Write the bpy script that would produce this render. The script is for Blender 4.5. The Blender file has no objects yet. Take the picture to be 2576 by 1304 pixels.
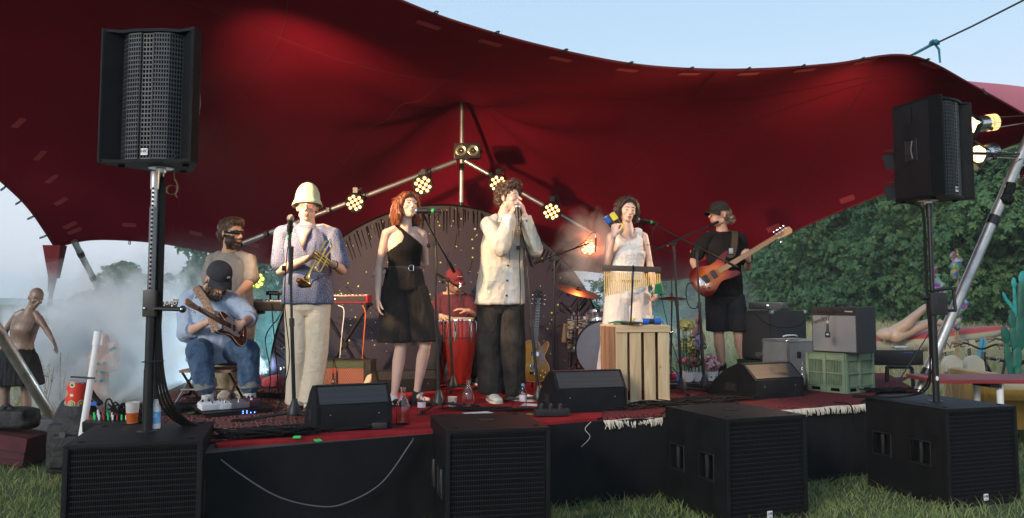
import bpy,bmesh,math,random
import numpy as np
from mathutils import Vector,Matrix,Quaternion,noise as mnoise
R=math.radians; PI=math.pi
rnd=random.Random(7)
SC=bpy.context.scene
COL=SC.collection
# ---------------------------------------------------------------- camera
FPX,CXP,CYP=2100.0,1288.0,605.0
TILT=math.atan(157.5/FPX)
CAMZ=1.44
cd=bpy.data.cameras.new('camera'); cam=bpy.data.objects.new('camera',cd); COL.objects.link(cam)
cam.location=(0,0,CAMZ); cam.rotation_euler=(PI/2+TILT,0,0)
cd.sensor_width=36; cd.lens=36*FPX/2576; cd.shift_y=-(652-CYP)/2576
cd.clip_start=0.05; cd.clip_end=6000
SC.camera=cam
# ---------------------------------------------------------------- world, sun, exposure
W=bpy.data.worlds.new('World'); SC.world=W; W.use_nodes=True
wn=W.node_tree; wn.nodes.clear()
wo=wn.nodes.new('ShaderNodeOutputWorld'); bg=wn.nodes.new('ShaderNodeBackground')
sky=wn.nodes.new('ShaderNodeTexSky'); sky.sky_type='NISHITA'; sky.sun_disc=False
sky.sun_elevation=R(20); sky.sun_rotation=R(215); sky.air_density=1.3; sky.dust_density=2.6; sky.ozone_density=1.6
# evening veil: a thin high cloud layer whitens the sky towards the horizon
geo=wn.nodes.new('ShaderNodeTexCoord'); sx=wn.nodes.new('ShaderNodeSeparateXYZ'); wn.links.new(geo.outputs['Generated'],sx.inputs[0])
rp=wn.nodes.new('ShaderNodeValToRGB'); wn.links.new(sx.outputs['Z'],rp.inputs[0])
rp.color_ramp.elements[0].position=0.0; rp.color_ramp.elements[0].color=(6.7,6.5,7.2,1)
rp.color_ramp.elements[1].position=0.50; rp.color_ramp.elements[1].color=(2.8,4.3,6.1,1)
e_=rp.color_ramp.elements.new(0.12); e_.color=(5.7,6.3,7.2,1)
e_=rp.color_ramp.elements.new(0.30); e_.color=(3.8,5.2,6.7,1)
mxw=wn.nodes.new('ShaderNodeMix'); mxw.data_type='RGBA'; mxw.inputs[0].default_value=0.85
wn.links.new(sky.outputs[0],mxw.inputs[6]); wn.links.new(rp.outputs[0],mxw.inputs[7])
wn.links.new(mxw.outputs[2],bg.inputs[0]); bg.inputs[1].default_value=0.145
wn.links.new(bg.outputs[0],wo.inputs[0])
sl=bpy.data.lights.new('sun','SUN'); sl.energy=2.0; sl.angle=R(14); sl.color=(1,.93,.84)
so=bpy.data.objects.new('sun',sl); COL.objects.link(so)
so.rotation_euler=(R(70),0,R(-35))
SC.view_settings.view_transform='Standard'; SC.view_settings.look='None'
SC.view_settings.exposure=0.12; SC.view_settings.gamma=1
SC.cycles.max_bounces=10; SC.cycles.diffuse_bounces=3; SC.cycles.glossy_bounces=3
SC.cycles.transmission_bounces=6; SC.cycles.transparent_max_bounces=10; SC.cycles.volume_bounces=8
SC.cycles.use_denoising=True; SC.cycles.sample_clamp_indirect=4
SC.cycles.caustics_reflective=False; SC.cycles.caustics_refractive=False
# ---------------------------------------------------------------- geometry helpers
def V(*a): return Vector(a)
def P(x,y,Y):
    """point of the place seen in direction (x, y) of the 2576 px wide photograph, Y metres in front"""
    dx=(x-CXP)/FPX; dz=(CYP-y)/FPX
    yw=math.cos(TILT)-dz*math.sin(TILT); zw=math.sin(TILT)+dz*math.cos(TILT)
    k=Y/yw
    return Vector((dx*k,Y,CAMZ+zw*k))
def G(x,y,z=0.0):
    dx=(x-CXP)/FPX; dz=(CYP-y)/FPX
    yw=math.cos(TILT)-dz*math.sin(TILT); zw=math.sin(TILT)+dz*math.cos(TILT)
    k=(z-CAMZ)/zw
    return Vector((dx*k,yw*k,z))
ZS=0.6      # stage height
class MB:
    """collects shapes of ONE object"""
    def __init__(s): s.v=[]; s.f=[]; s.m=[]; s.M=None
    def add(s,vs,fs,mi=0):
        b=len(s.v)
        if s.M is not None: vs=[s.M@Vector(p)for p in vs]
        s.v.extend([tuple(p)for p in vs]); s.f.extend([tuple(i+b for i in f)for f in fs]); s.m.extend([mi]*len(fs))
        return s
    def box(s,c,d,mi=0,M=None,ch=0.0):
        x,y,z=d[0]/2,d[1]/2,d[2]/2
        if ch<=0:
            vs=[(a*x,b*y,e*z)for a in(-1,1)for b in(-1,1)for e in(-1,1)]
            fs=[(0,1,3,2),(4,6,7,5),(0,4,5,1),(2,3,7,6),(0,2,6,4),(1,5,7,3)]
        else:
            bm=bmesh.new(); bmesh.ops.create_cube(bm,size=1)
            for v in bm.verts: v.co=Vector((v.co.x*2*x,v.co.y*2*y,v.co.z*2*z))
            bmesh.ops.bevel(bm,geom=bm.edges[:],offset=ch,segments=2,affect='EDGES',profile=.7)
            vs=[v.co.copy()for v in bm.verts]; fs=[tuple(v.index for v in f.verts)for f in bm.faces]; bm.free()
        c=Vector(c)
        vs=[c+(M@Vector(p)if M is not None else Vector(p))for p in vs]
        return s.add(vs,fs,mi)
    def loft(s,rings,mi=0,caps=True,closed=False):
        """rings: lists of points, equal length"""
        n=len(rings[0]); vs=[]; fs=[]
        for r in rings: vs+=list(r)
        k=len(rings)
        for i in range(k if closed else k-1):
            for j in range(n):
                a=i*n+j; b=i*n+(j+1)%n; c2=((i+1)%k)*n+(j+1)%n; d2=((i+1)%k)*n+j
                fs.append((a,b,c2,d2))
        if caps and not closed:
            fs.append(tuple(range(n))[::-1]); fs.append(tuple((k-1)*n+j for j in range(n)))
        return s.add(vs,fs,mi)
    def tube(s,pts,rad,n=8,mi=0,caps=True,rnd_end=False,flat=1.0,up=None):
        pts=[Vector(p)for p in pts]
        if not hasattr(rad,'__len__'): rad=[rad]*len(pts)
        rad=list(rad)
        if rnd_end:
            t0=(pts[0]-pts[1]).normalized(); t1=(pts[-1]-pts[-2]).normalized(); r0,r1=rad[0],rad[-1]
            A=[(pts[0]+t0*r0*a,r0*b)for a,b in((.98,.2),(.86,.5),(.5,.86))]
            B=[(pts[-1]+t1*r1*a,r1*b)for a,b in((.5,.86),(.86,.5),(.98,.2))]
            pts=[a[0]for a in A]+pts+[b[0]for b in B]; rad=[a[1]for a in A]+rad+[b[1]for b in B]
        rings=[]; u=None
        for i,p in enumerate(pts):
            t=(pts[min(i+1,len(pts)-1)]-pts[max(i-1,0)])
            if t.length<1e-9: t=Vector((0,0,1))
            t.normalize()
            if u is None:
                u=Vector(up)if up is not None else(Vector((0,0,1))if abs(t.z)<.9 else Vector((0,1,0)))
            u=(u-t*u.dot(t))
            if u.length<1e-6: u=t.orthogonal()
            u.normalize(); w=t.cross(u)
            rings.append([p+(u*math.cos(2*PI*j/n)*flat+w*math.sin(2*PI*j/n))*rad[i]for j in range(n)])
        return s.loft(rings,mi,caps)
    def lathe(s,prof,c=(0,0,0),n=20,mi=0,M=None,caps=True):
        rings=[[Vector(c)+(M@V(r*math.cos(2*PI*j/n),r*math.sin(2*PI*j/n),z)if M is not None else V(r*math.cos(2*PI*j/n),r*math.sin(2*PI*j/n),z))for j in range(n)]for r,z in prof]
        return s.loft(rings,mi,caps)
    def ell(s,c,r,M=None,mi=0,n=14,k=9):
        if not hasattr(r,'__len__'): r=(r,r,r)
        c=Vector(c); rings=[]
        for i in range(k+1):
            a=-PI/2+PI*(i if 0<i<k else(0.12 if i==0 else k-.12))/k
            rr=[V(r[0]*math.cos(a)*math.cos(2*PI*j/n),r[1]*math.cos(a)*math.sin(2*PI*j/n),r[2]*math.sin(a))for j in range(n)]
            rings.append([c+(M@q if M is not None else q)for q in rr])
        return s.loft(rings,mi)
    def prism(s,pts,a,b=None,mi=0):
        """pts: 3D outline; extruded by vector a"""
        n=len(pts); pts=[Vector(p)for p in pts]; a=Vector(a)
        vs=pts+[p+a for p in pts]
        fs=[tuple(range(n))[::-1],tuple(range(n,2*n))]+[(i,(i+1)%n,n+(i+1)%n,n+i)for i in range(n)]
        return s.add(vs,fs,mi)
    def quad(s,a,b,c,d,mi=0): return s.add([a,b,c,d],[(0,1,2,3)],mi)
    def mesh(s,name,mats,smooth=True,fixn=True,ang=35):
        me=bpy.data.meshes.new(name); me.from_pydata(s.v,[],s.f); me.update()
        for m in(mats if isinstance(mats,(list,tuple))else[mats]): me.materials.append(m)
        me.polygons.foreach_set('material_index',s.m)
        if fixn:
            bm=bmesh.new(); bm.from_mesh(me); bmesh.ops.recalc_face_normals(bm,faces=bm.faces[:]); bm.to_mesh(me); bm.free()
        if smooth:
            me.polygons.foreach_set('use_smooth',[True]*len(me.polygons))
            try: me.set_sharp_from_angle(angle=R(ang))
            except Exception: pass
        return me
    def build(s,name,mats,parent=None,smooth=True,label=None,ang=35,fixn=True):
        me=s.mesh(name,mats,smooth,fixn,ang)
        o=bpy.data.objects.new(name,me); COL.objects.link(o)
        if parent is not None:
            o.parent=parent
            me.transform(parent['_mi']if '_mi' in parent else Matrix.Identity(4))if False else None
            W_=worldm(parent); me.transform(W_.inverted())
        if label: o['label']=label
        return o
WM={}
def worldm(o):
    """world matrix of an object of ours (script-side, no depsgraph)"""
    m=Matrix.LocRotScale(o.location,o.rotation_euler,o.scale)
    return worldm(o.parent)@m if o.parent else m
def tag(o,label=None,cat=None,group=None,kind=None):
    if label: o['label']=label
    if cat: o['category']=cat
    if group: o['group']=group
    if kind: o['kind']=kind
    return o
def thing(name,label,cat,loc=(0,0,0),rz=0.0,group=None):
    o=bpy.data.objects.new(name,None); COL.objects.link(o); o.empty_display_size=.1
    o.location=loc; o.rotation_euler=(0,0,rz)
    return tag(o,label,cat,group)
def dup(root,label,group=None,loc=None,rz=None):
    def cp(o,par):
        c=o.copy(); COL.objects.link(c)
        if par is not None: c.parent=par
        for ch in[q for q in bpy.data.objects if q.parent==o and q is not c]: cp(ch,c)
        return c
    r=cp(root,None)
    if loc is not None: r.location=loc
    if rz is not None: r.rotation_euler[2]=rz
    r['label']=label
    if group: r['group']=group
    return r
def lerp(a,b,t): return a+(b-a)*t
def frame(z,x=None):
    """rotation matrix with local z along z, x as close as possible to x"""
    z=Vector(z).normalized(); x=Vector(x)if x is not None else z.orthogonal()
    x=x-z*x.dot(z); x.normalize(); y=z.cross(x)
    return Matrix((x,y,z)).transposed()
def spl(pts,n=8):
    """Catmull-Rom through points"""
    pts=[Vector(p)for p in pts]; q=[pts[0]*2-pts[1]]+pts+[pts[-1]*2-pts[-2]]; out=[]
    for i in range(1,len(q)-2):
        for k in range(n):
            t=k/n; a,b,c,d=q[i-1],q[i],q[i+1],q[i+2]
            out.append(.5*((2*b)+(c-a)*t+(2*a-5*b+4*c-d)*t*t+(3*b-a-3*c+d)*t**3))
    out.append(pts[-1]); return out
def fuse(mb,name,mats,parent=None,vox=.005,sm=5,fold=None,paint=None,label=None):
    """union of all shapes of mb as one continuous skin (voxel remesh), folds by noise"""
    me0=mb.mesh(name+'_src',mats,False,True)
    o=bpy.data.objects.new('tmp',me0); COL.objects.link(o)
    r=o.modifiers.new('r','REMESH'); r.mode='VOXEL'; r.voxel_size=vox; r.adaptivity=0
    if sm:
        s_=o.modifiers.new('s','SMOOTH'); s_.iterations=sm; s_.factor=.5
    dg=bpy.context.evaluated_depsgraph_get(); dg.update()
    me=bpy.data.meshes.new_from_object(o.evaluated_get(dg)); bpy.data.objects.remove(o); bpy.data.meshes.remove(me0)
    me.name=name; n=len(me.vertices)
    co=np.empty(n*3,'f'); me.vertices.foreach_get('co',co); co=co.reshape(-1,3)
    if fold:
        nr=np.empty(n*3,'f'); me.vertices.foreach_get('normal',nr); nr=nr.reshape(-1,3)
        d=np.zeros(n,'f')
        for amp,fx,fy,fz,seed in fold:
            for i in range(n):
                c=co[i]; d[i]+=amp*(1-2*abs(mnoise.noise((c[0]*fx+seed,c[1]*fy,c[2]*fz+seed*2))))
        co=co+nr*d[:,None]; me.vertices.foreach_set('co',co.ravel())
    me.materials.clear()
    ml=mats if isinstance(mats,(list,tuple))else[mats]
    for m in ml: me.materials.append(m)
    k=len(me.polygons); mi=np.zeros(k,'i')
    if paint:
        pc=np.empty(k*3,'f'); me.polygons.foreach_get('center',pc); mi=paint(pc.reshape(-1,3)).astype('i')
    me.polygons.foreach_set('material_index',mi)
    me.polygons.foreach_set('use_smooth',np.ones(k,bool)); me.update()
    ob=bpy.data.objects.new(name,me); COL.objects.link(ob)
    if parent is not None:
        ob.parent=parent; me.transform(worldm(parent).inverted())
    if label: ob['label']=label
    return ob
def text_mesh(mb,body,M,size,mi=0,depth=.001,sx=1.0,shear=0.0):
    """lettering as thin raised shapes; M: 4x4 placing the text's xy plane"""
    cu=bpy.data.curves.new('t','FONT'); cu.body=body; cu.size=size; cu.extrude=depth; cu.align_x='CENTER'; cu.align_y='CENTER'; cu.shear=shear
    o=bpy.data.objects.new('t',cu); COL.objects.link(o)
    dg=bpy.context.evaluated_depsgraph_get(); dg.update()
    me=bpy.data.meshes.new_from_object(o.evaluated_get(dg))
    mb.add([M@Vector((v.co.x*sx,v.co.y,v.co.z))for v in me.vertices],[tuple(p.vertices)for p in me.polygons],mi)
    bpy.data.objects.remove(o); bpy.data.curves.remove(cu); bpy.data.meshes.remove(me)
# ---------------------------------------------------------------- materials
def nodes(name):
    m=bpy.data.materials.new(name); m.use_nodes=True; t=m.node_tree
    return m,t,t.nodes['Principled BSDF']
def N(t,ty,**kw):
    n=t.nodes.new(ty)
    for k,v in kw.items():
        if k.startswith('i_'): n.inputs[k[2:].replace('_',' ')].default_value=v
        else: setattr(n,k,v)
    return n
def L(t,a,b): t.links.new(a,b)
def c4(c): return tuple(c)+(1,)if len(c)==3 else tuple(c)
def mat(name,col,rough=.6,metal=0.0,var=.12,vs=8.0,bump=0.0,bs=60.0,spec=.5,col2=None,coord='Object',stretch=(1,1,1),sheen=0,coat=0,detail=4,alpha=1,sss=0,wr=0):
    """principled with noise mottling (wear, dirt) and noise bump"""
    m,t,b=nodes(name)
    tc=N(t,'ShaderNodeTexCoord'); mp=N(t,'ShaderNodeMapping'); mp.inputs['Scale'].default_value=stretch
    L(t,tc.outputs[coord],mp.inputs[0])
    nz=N(t,'ShaderNodeTexNoise',i_Scale=vs,i_Detail=detail,i_Roughness=.6); L(t,mp.outputs[0],nz.inputs[0])
    mx=N(t,'ShaderNodeMix',data_type='RGBA')
    c2=col2 if col2 else tuple(min(1,c*(1+var))for c in col); c1=col if col2 else tuple(c*(1-var)for c in col)
    mx.inputs[6].default_value=c4(c1); mx.inputs[7].default_value=c4(c2)
    mr=N(t,'ShaderNodeMapRange',i_From_Min=.35,i_From_Max=.65); L(t,nz.outputs[0],mr.inputs[0]); L(t,mr.outputs[0],mx.inputs[0])
    L(t,mx.outputs[2],b.inputs['Base Color'])
    b.inputs['Roughness'].default_value=rough; b.inputs['Metallic'].default_value=metal
    b.inputs['Specular IOR Level'].default_value=spec
    if coat: b.inputs['Coat Weight'].default_value=coat; b.inputs['Coat Roughness'].default_value=.08
    if sheen: b.inputs['Sheen Weight'].default_value=sheen
    if sss: b.inputs['Subsurface Weight'].default_value=sss; b.inputs['Subsurface Radius'].default_value=(.02,.008,.004); b.inputs['Subsurface Scale'].default_value=1
    if alpha<1: b.inputs['Alpha'].default_value=alpha
    if bump:
        n2=N(t,'ShaderNodeTexNoise',i_Scale=bs,i_Detail=3); L(t,mp.outputs[0],n2.inputs[0])
        bp=N(t,'ShaderNodeBump',i_Strength=bump,i_Distance=.01); L(t,n2.outputs[0],bp.inputs['Height']); L(t,bp.outputs[0],b.inputs['Normal'])
    if wr:
        n3=N(t,'ShaderNodeTexNoise',i_Scale=wr,i_Detail=3,i_Distortion=1.5); L(t,mp.outputs[0],n3.inputs[0]); b3=N(t,'ShaderNodeBump',i_Strength=.55,i_Distance=.022); L(t,n3.outputs[0],b3.inputs['Height'])
        if bump: L(t,b3.outputs[0],bp.inputs['Normal'])
        else: L(t,b3.outputs[0],b.inputs['Normal'])
    return m
def emis(name,col,s):
    m,t,b=nodes(name); b.inputs['Base Color'].default_value=c4(col); b.inputs['Emission Color'].default_value=c4(col); b.inputs['Emission Strength'].default_value=s
    return m
def glass(name,col=(1,1,1),rough=.02,ior=1.45):
    m,t,b=nodes(name); b.inputs['Base Color'].default_value=c4(col); b.inputs['Roughness'].default_value=rough
    b.inputs['Transmission Weight'].default_value=1; b.inputs['IOR'].default_value=ior
    return m
K={}
K['black_cab']=mat('black_cabinet',(.0055,.0055,.0065),.5,col2=(.011,.011,.012),vs=9,detail=9,bump=.35,bs=420,spec=.16)
K['grille']=mat('black_grille',(.014,.014,.016),.55,.3,var=.1,spec=.25)
K['tape_grey']=mat('grey_cable',(.10,.10,.11),.5)
K['grille_back']=mat('grille_foam',(.003,.003,.0035),.9,spec=.1)
K['grille_steel']=mat('steel_grille',(.055,.062,.068),.5,.5,var=.15)  # one even steel tone, paler than the black grille
K['black_metal']=mat('black_metal',(.012,.012,.013),.35,.2,var=.2,vs=20)
K['black_plastic']=mat('black_plastic',(.014,.014,.015),.45,var=.2)
K['rubber']=mat('rubber',(.008,.008,.008),.75,var=.2,spec=.2)
K['steel']=mat('steel',(.55,.55,.56),.28,.9,var=.15,vs=15)
K['alu']=mat('aluminium_tube',(.50,.49,.47),.38,.85,var=.18,vs=6,bump=.05,bs=80)
K['chrome']=mat('chrome',(.75,.75,.76),.12,1,var=.05)
K['white_pl']=mat('white_plastic',(.72,.73,.74),.4,var=.06)
K['white']=mat('white_paint',(.75,.75,.76),.5,var=.05)
K['skin']=mat('skin',(.60,.36,.26),.5,var=.07,vs=25,col2=(.66,.41,.31),spec=.4,bump=.08,bs=220)
K['skin_pale']=mat('skin_pale',(.68,.45,.36),.5,col2=(.73,.50,.41),vs=20,spec=.4,bump=.05,bs=220)
K['skin_tan']=mat('skin_tan',(.50,.27,.17),.5,col2=(.57,.33,.22),vs=25,spec=.4,bump=.08,bs=220)
K['lips']=mat('lips',(.52,.19,.16),.45,var=.08)
K['eye']=mat('eye_white',(.6,.58,.55),.3,var=.03); K['iris']=mat('iris',(.03,.022,.018),.2,var=.1)
def skirt_mat(name,col,rough=.9,bump=.3,fine=700,sheen=.2,var=.18,vs=7):
    return mat(name,col,rough,var=var,vs=vs,bump=bump,bs=fine,sheen=sheen,spec=.2)
# ================================================================ SETTING
def np_mesh(name,verts,faces_flat,per,mats,mi=None,smooth=False):
    """fast mesh: verts (n,3), faces (k,per)"""
    me=bpy.data.meshes.new(name); n=len(verts); k=len(faces_flat)
    me.vertices.add(n); me.vertices.foreach_set('co',np.asarray(verts,'f').ravel())
    me.loops.add(k*per); me.loops.foreach_set('vertex_index',np.asarray(faces_flat,'i').ravel())
    me.polygons.add(k); me.polygons.foreach_set('loop_start',np.arange(0,k*per,per,dtype='i'))
    try: me.polygons.foreach_set('loop_total',np.full(k,per,'i'))
    except Exception: pass
    for m in(mats if isinstance(mats,(list,tuple))else[mats]): me.materials.append(m)
    if mi is not None: me.polygons.foreach_set('material_index',np.asarray(mi,'i'))
    if smooth: me.polygons.foreach_set('use_smooth',np.ones(k,bool))
    me.update(calc_edges=True); me.validate()
    o=bpy.data.objects.new(name,me); COL.objects.link(o); return o
# ground: one sheet to the horizon
m,t,b=nodes('ground_soil_and_turf')
tc=N(t,'ShaderNodeTexCoord'); nz=N(t,'ShaderNodeTexNoise',i_Scale=1.3,i_Detail=8,i_Roughness=.7); L(t,tc.outputs['Object'],nz.inputs[0])
cr=N(t,'ShaderNodeValToRGB'); cr.color_ramp.elements[0].position=.3; cr.color_ramp.elements[0].color=(.035,.055,.018,1)
cr.color_ramp.elements[1].position=.7; cr.color_ramp.elements[1].color=(.08,.11,.035,1); L(t,nz.outputs[0],cr.inputs[0]); L(t,cr.outputs[0],b.inputs['Base Color'])
b.inputs['Roughness'].default_value=.95
n2=N(t,'ShaderNodeTexNoise',i_Scale=60,i_Detail=4); L(t,tc.outputs['Object'],n2.inputs[0]); bp=N(t,'ShaderNodeBump',i_Strength=.8,i_Distance=.03); L(t,n2.outputs[0],bp.inputs['Height']); L(t,bp.outputs[0],b.inputs['Normal'])
K['ground']=m
gb=MB(); xs=[-2200,-600,-150,-40,-12,-6,-3,0,3,6,12,40,150,600,2200]; ys=[-60,-10,0,3,6,9,12,20,40,90,250,800,2300]
for i in range(len(xs)-1):
    for j in range(len(ys)-1):
        gb.quad((xs[i],ys[j],0),(xs[i+1],ys[j],0),(xs[i+1],ys[j+1],0),(xs[i],ys[j+1],0))
g=gb.build('ground',K['ground'],smooth=False); tag(g,'green turf running back into a meadow',kind='structure')
def hill(name,x0,x1,Y,hs,col,seed):
    mm=mat(name+'_mat',col,.95,var=.25,vs=.02)
    hb=MB(); n=60; rows=[]
    for r_ in range(5):
        f=r_/4; row=[]
        for i in range(n+1):
            x=lerp(x0,x1,i/n); h=hs*(.55+.45*mnoise.noise((x*.0016+seed,seed,0))+.12*mnoise.noise((x*.008,seed,2)))*math.sin(PI*min(1,max(0,(i/n)*.98+.01)))**.5
            row.append((x,Y+f*260,max(0,h)*math.sin(f*PI/2)-1))
        rows.append(row)
    vs=sum(rows,[]); fs=[(r_*(n+1)+i,r_*(n+1)+i+1,(r_+1)*(n+1)+i+1,(r_+1)*(n+1)+i)for r_ in range(4)for i in range(n)]
    hb.add(vs,fs); o=hb.build(name,mm); tag(o,kind='structure'); return o
hill('hills',-1700,500,1500,34,(.05,.09,.05),3.1)['label']='low wooded hills fading to blue behind the meadow'
hill('hill',-1300,-250,1050,13,(.05,.09,.045),8.3)['label']='nearer low blue ridge behind the smoke'
# ---- grass
def leafmat(name,c1,c2,scale=3.0,trans=.35,rough=.6):
    m,t,b=nodes(name); oi=N(t,'ShaderNodeNewGeometry'); mx=N(t,'ShaderNodeMix',data_type='RGBA')
    tc=N(t,'ShaderNodeTexCoord'); nz=N(t,'ShaderNodeTexNoise',i_Scale=scale,i_Detail=3); L(t,tc.outputs['Object'],nz.inputs[0])
    ad=N(t,'ShaderNodeMath',operation='ADD'); L(t,oi.outputs['Random Per Island'],ad.inputs[0]); L(t,nz.outputs[0],ad.inputs[1])
    mr=N(t,'ShaderNodeMapRange',i_From_Min=.3,i_From_Max=1.5); L(t,ad.outputs[0],mr.inputs[0]); L(t,mr.outputs[0],mx.inputs[0])
    mx.inputs[6].default_value=c4(c1); mx.inputs[7].default_value=c4(c2); L(t,mx.outputs[2],b.inputs['Base Color']); b.inputs['Roughness'].default_value=rough
    b.inputs['Specular IOR Level'].default_value=.25
    tr=N(t,'ShaderNodeBsdfTranslucent'); L(t,mx.outputs[2],tr.inputs[0]); ms=N(t,'ShaderNodeMixShader'); ms.inputs[0].default_value=trans
    L(t,b.outputs[0],ms.inputs[1]); L(t,tr.outputs[0],ms.inputs[2]); L(t,ms.outputs[0],t.nodes['Material Output'].inputs[0])
    return m
K['lawn']=leafmat('lawn_blades',(.12,.19,.05),(.36,.41,.16),1.2)
K['meadow']=leafmat('meadow_blades',(.18,.25,.08),(.50,.46,.24),.5)
K['seed']=leafmat('grass_seed_heads',(.36,.29,.17),(.55,.46,.30),.5)
K['leaf']=leafmat('tree_leaves',(.032,.095,.048),(.11,.22,.085),.35)
K['leaf2']=leafmat('tree_leaves_light',(.044,.11,.045),(.14,.245,.09),.35)
K['bark']=mat('bark',(.07,.055,.04),.9,var=.4,vs=5,bump=.8,bs=20)
rs=np.random.RandomState(5)
def blades(name,x,y,h,w,lean,mats,seg=3,mi=None,z0=0.0):
    n=len(x); a=rs.rand(n)*2*PI; la=rs.rand(n)*2*PI
    dx,dy=np.cos(a)*w,np.sin(a)*w; lx,ly=np.cos(la)*lean*h,np.sin(la)*lean*h
    vs=np.zeros((n,2*seg+2,3),'f')
    for s_ in range(seg+1):
        f=s_/seg; k=(1-f**1.6*.92)
        cx=x+lx*f*f; cy=y+ly*f*f; cz=z0+h*f*(1-.18*f*lean)
        vs[:,2*s_]=np.stack([cx-dx*k,cy-dy*k,cz],1); vs[:,2*s_+1]=np.stack([cx+dx*k,cy+dy*k,cz],1)
    base=(np.arange(n)*(2*seg+2))[:,None,None]
    q=np.array([[2*s_,2*s_+1,2*s_+3,2*s_+2]for s_ in range(seg)])[None]
    fc=(base+q).reshape(-1,4)
    return np_mesh(name,vs.reshape(-1,3),fc,4,mats,None if mi is None else np.repeat(mi,seg))
def persp_pts(n,y0,y1,xl,xr,pw=1.0):
    """scatter more densely near the stage's viewers; xl,xr = side slopes"""
    u=rs.rand(n); y=1/((1/y0)*(1-u)+(1/y1)*u)if pw==1 else y0+(y1-y0)*u**pw
    x=(xl+(xr-xl)*rs.rand(n))*y; return x,y
x,y=persp_pts(120000,3.6,10.5,-.86,.86)
nzv=np.array([mnoise.noise((a*1.3,b_*1.3,0))for a,b_ in zip(x[::1],y[::1])])
K['straw']=leafmat('dry_lawn_blades',(.26,.22,.10),(.42,.36,.20),2)
kp=rs.rand(len(x))>np.clip((nzv-.22)*3,0,.75); x,y,nzv=x[kp],y[kp],nzv[kp]
o=blades('lawn',x,y,(.032+.038*rs.rand(len(x))**2*1.6)*(1+.7*nzv),.0022+.0016*rs.rand(len(x)),.8,[K['lawn'],K['straw']],2,(rs.rand(len(x))<.10).astype(int))
tag(o,'short trodden lawn in front of the stage','grass',kind='stuff')
def in_meadow(x,y):
    # keep off the stage
    return(y>10.6)|(x>4.6+.0*y)|(x<-4.4)
n=60000; u=rs.rand(n); y=8.4+(46-8.4)*u**2.0; x=(-.72+1.46*rs.rand(n))*y
k=in_meadow(x,y)&~((y<12.5)&(np.abs(x)<4.3))&~((x>4.75)&(y<9.7)); x,y=x[k],y[k]; h=(.42+.42*rs.rand(len(x)))*np.where(y>12,1,.5+.12*(y-8))
h=np.where(x<0,h*.95,h)
mi=(rs.rand(len(x))<.3).astype(int)
o=blades('meadow_grass',x,y,h,.004+.0012*y*.35,.45,[K['meadow'],K['seed']],4,mi)
tag(o,'tall dry meadow grass going to seed behind the stage','grass',kind='stuff')
def grass_plume(n,x,y,h0):
    """seed heads: stalk with spindly head"""
    vs=[]; 
    mb=MB()
    for i in range(n):
        h=h0[i]; le=rs.rand()*.25*h; a=rs.rand()*2*PI; tip=V(x[i]+math.cos(a)*le,y[i]+math.sin(a)*le,h); b0=V(x[i],y[i],h*.45)
        w=V(math.cos(a+1.5),math.sin(a+1.5),0)*.0035
        mb.quad(b0-w,b0+w,tip+w,tip-w)
        for j in range(5):
            f=.62+.38*j/5; c=b0.lerp(tip,f); s_=(.03*(1-f)+.012)*(1+.02*y[i]); d=V(rs.randn(),rs.randn(),1.2).normalized()*s_*1.5; ww=V(rs.randn(),rs.randn(),rs.randn()*.3).normalized()*s_*.35
            mb.quad(c-ww,c+d*.5-ww*1.2,c+d,c+ww)
    return mb
nn=1700; yy=8.8+rs.rand(nn)**1.6*14; xx=np.where(rs.rand(nn)<.55,(.38+.33*rs.rand(nn))*yy,(-.68+.36*rs.rand(nn))*yy); kk=(in_meadow(xx,yy))&~((xx>4.7)&(yy<9.8))&~((yy<11.5)&(np.abs(xx)<4.3))
xx,yy=xx[kk],yy[kk]
o=grass_plume(len(xx),xx,yy,.62+.32*rs.rand(len(xx))).build('meadow_seed_heads',K['seed'],smooth=False,fixn=False); tag(o,'pale feathery seed heads above the meadow grass','grass',kind='stuff')
# ---- trees
def leaf_cloud(centers,radii,n,size,squash=1.0):
    """n leaf clusters spread mostly on the outside of lobes; returns verts, faces (triangular fans of 5 leaflets)"""
    nl=len(centers); centers=np.array(centers); radii=np.array(radii)
    w=radii**2; w=w/w.sum(); li=rs.choice(nl,n,p=w)
    d=rs.randn(n,3); d[:,2]=np.where(d[:,2]<-.2,d[:,2]*np.where(rs.rand(n)<.55,-1,1),d[:,2]); d/=np.linalg.norm(d,axis=1)[:,None]
    rr=radii[li]*(.62+.44*rs.rand(n)**.5)
    c=centers[li]+d*rr[:,None]*np.array([1,1,squash])
    nleaf=5; vs=np.zeros((n,nleaf,4,3),'f')
    nrm=d*.7+rs.randn(n,3)*.45; nrm[:,2]+=.35; nrm/=np.linalg.norm(nrm,axis=1)[:,None]
    a=np.cross(nrm,rs.randn(n,3)); a/=np.linalg.norm(a,axis=1)[:,None]; b_=np.cross(nrm,a)
    sz=size*(.6+.8*rs.rand(n))
    for j in range(nleaf):
        an=(j-2)*.75+rs.randn(n)*.15; dirv=a*np.cos(an)[:,None]+b_*np.sin(an)[:,None]; sd=-a*np.sin(an)[:,None]+b_*np.cos(an)[:,None]
        ln=sz*(1-.13*abs(j-2)); droop=-nrm*(ln*.35)[:,None]
        vs[:,j,0]=c; vs[:,j,1]=c+dirv*(ln*.6)[:,None]+sd*(ln*.22)[:,None]+droop*.3
        vs[:,j,2]=c+dirv*ln[:,None]+droop; vs[:,j,3]=c+dirv*(ln*.6)[:,None]-sd*(ln*.22)[:,None]+droop*.3
    fc=np.arange(n*nleaf*4).reshape(-1,4)
    return vs.reshape(-1,3),fc
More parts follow.
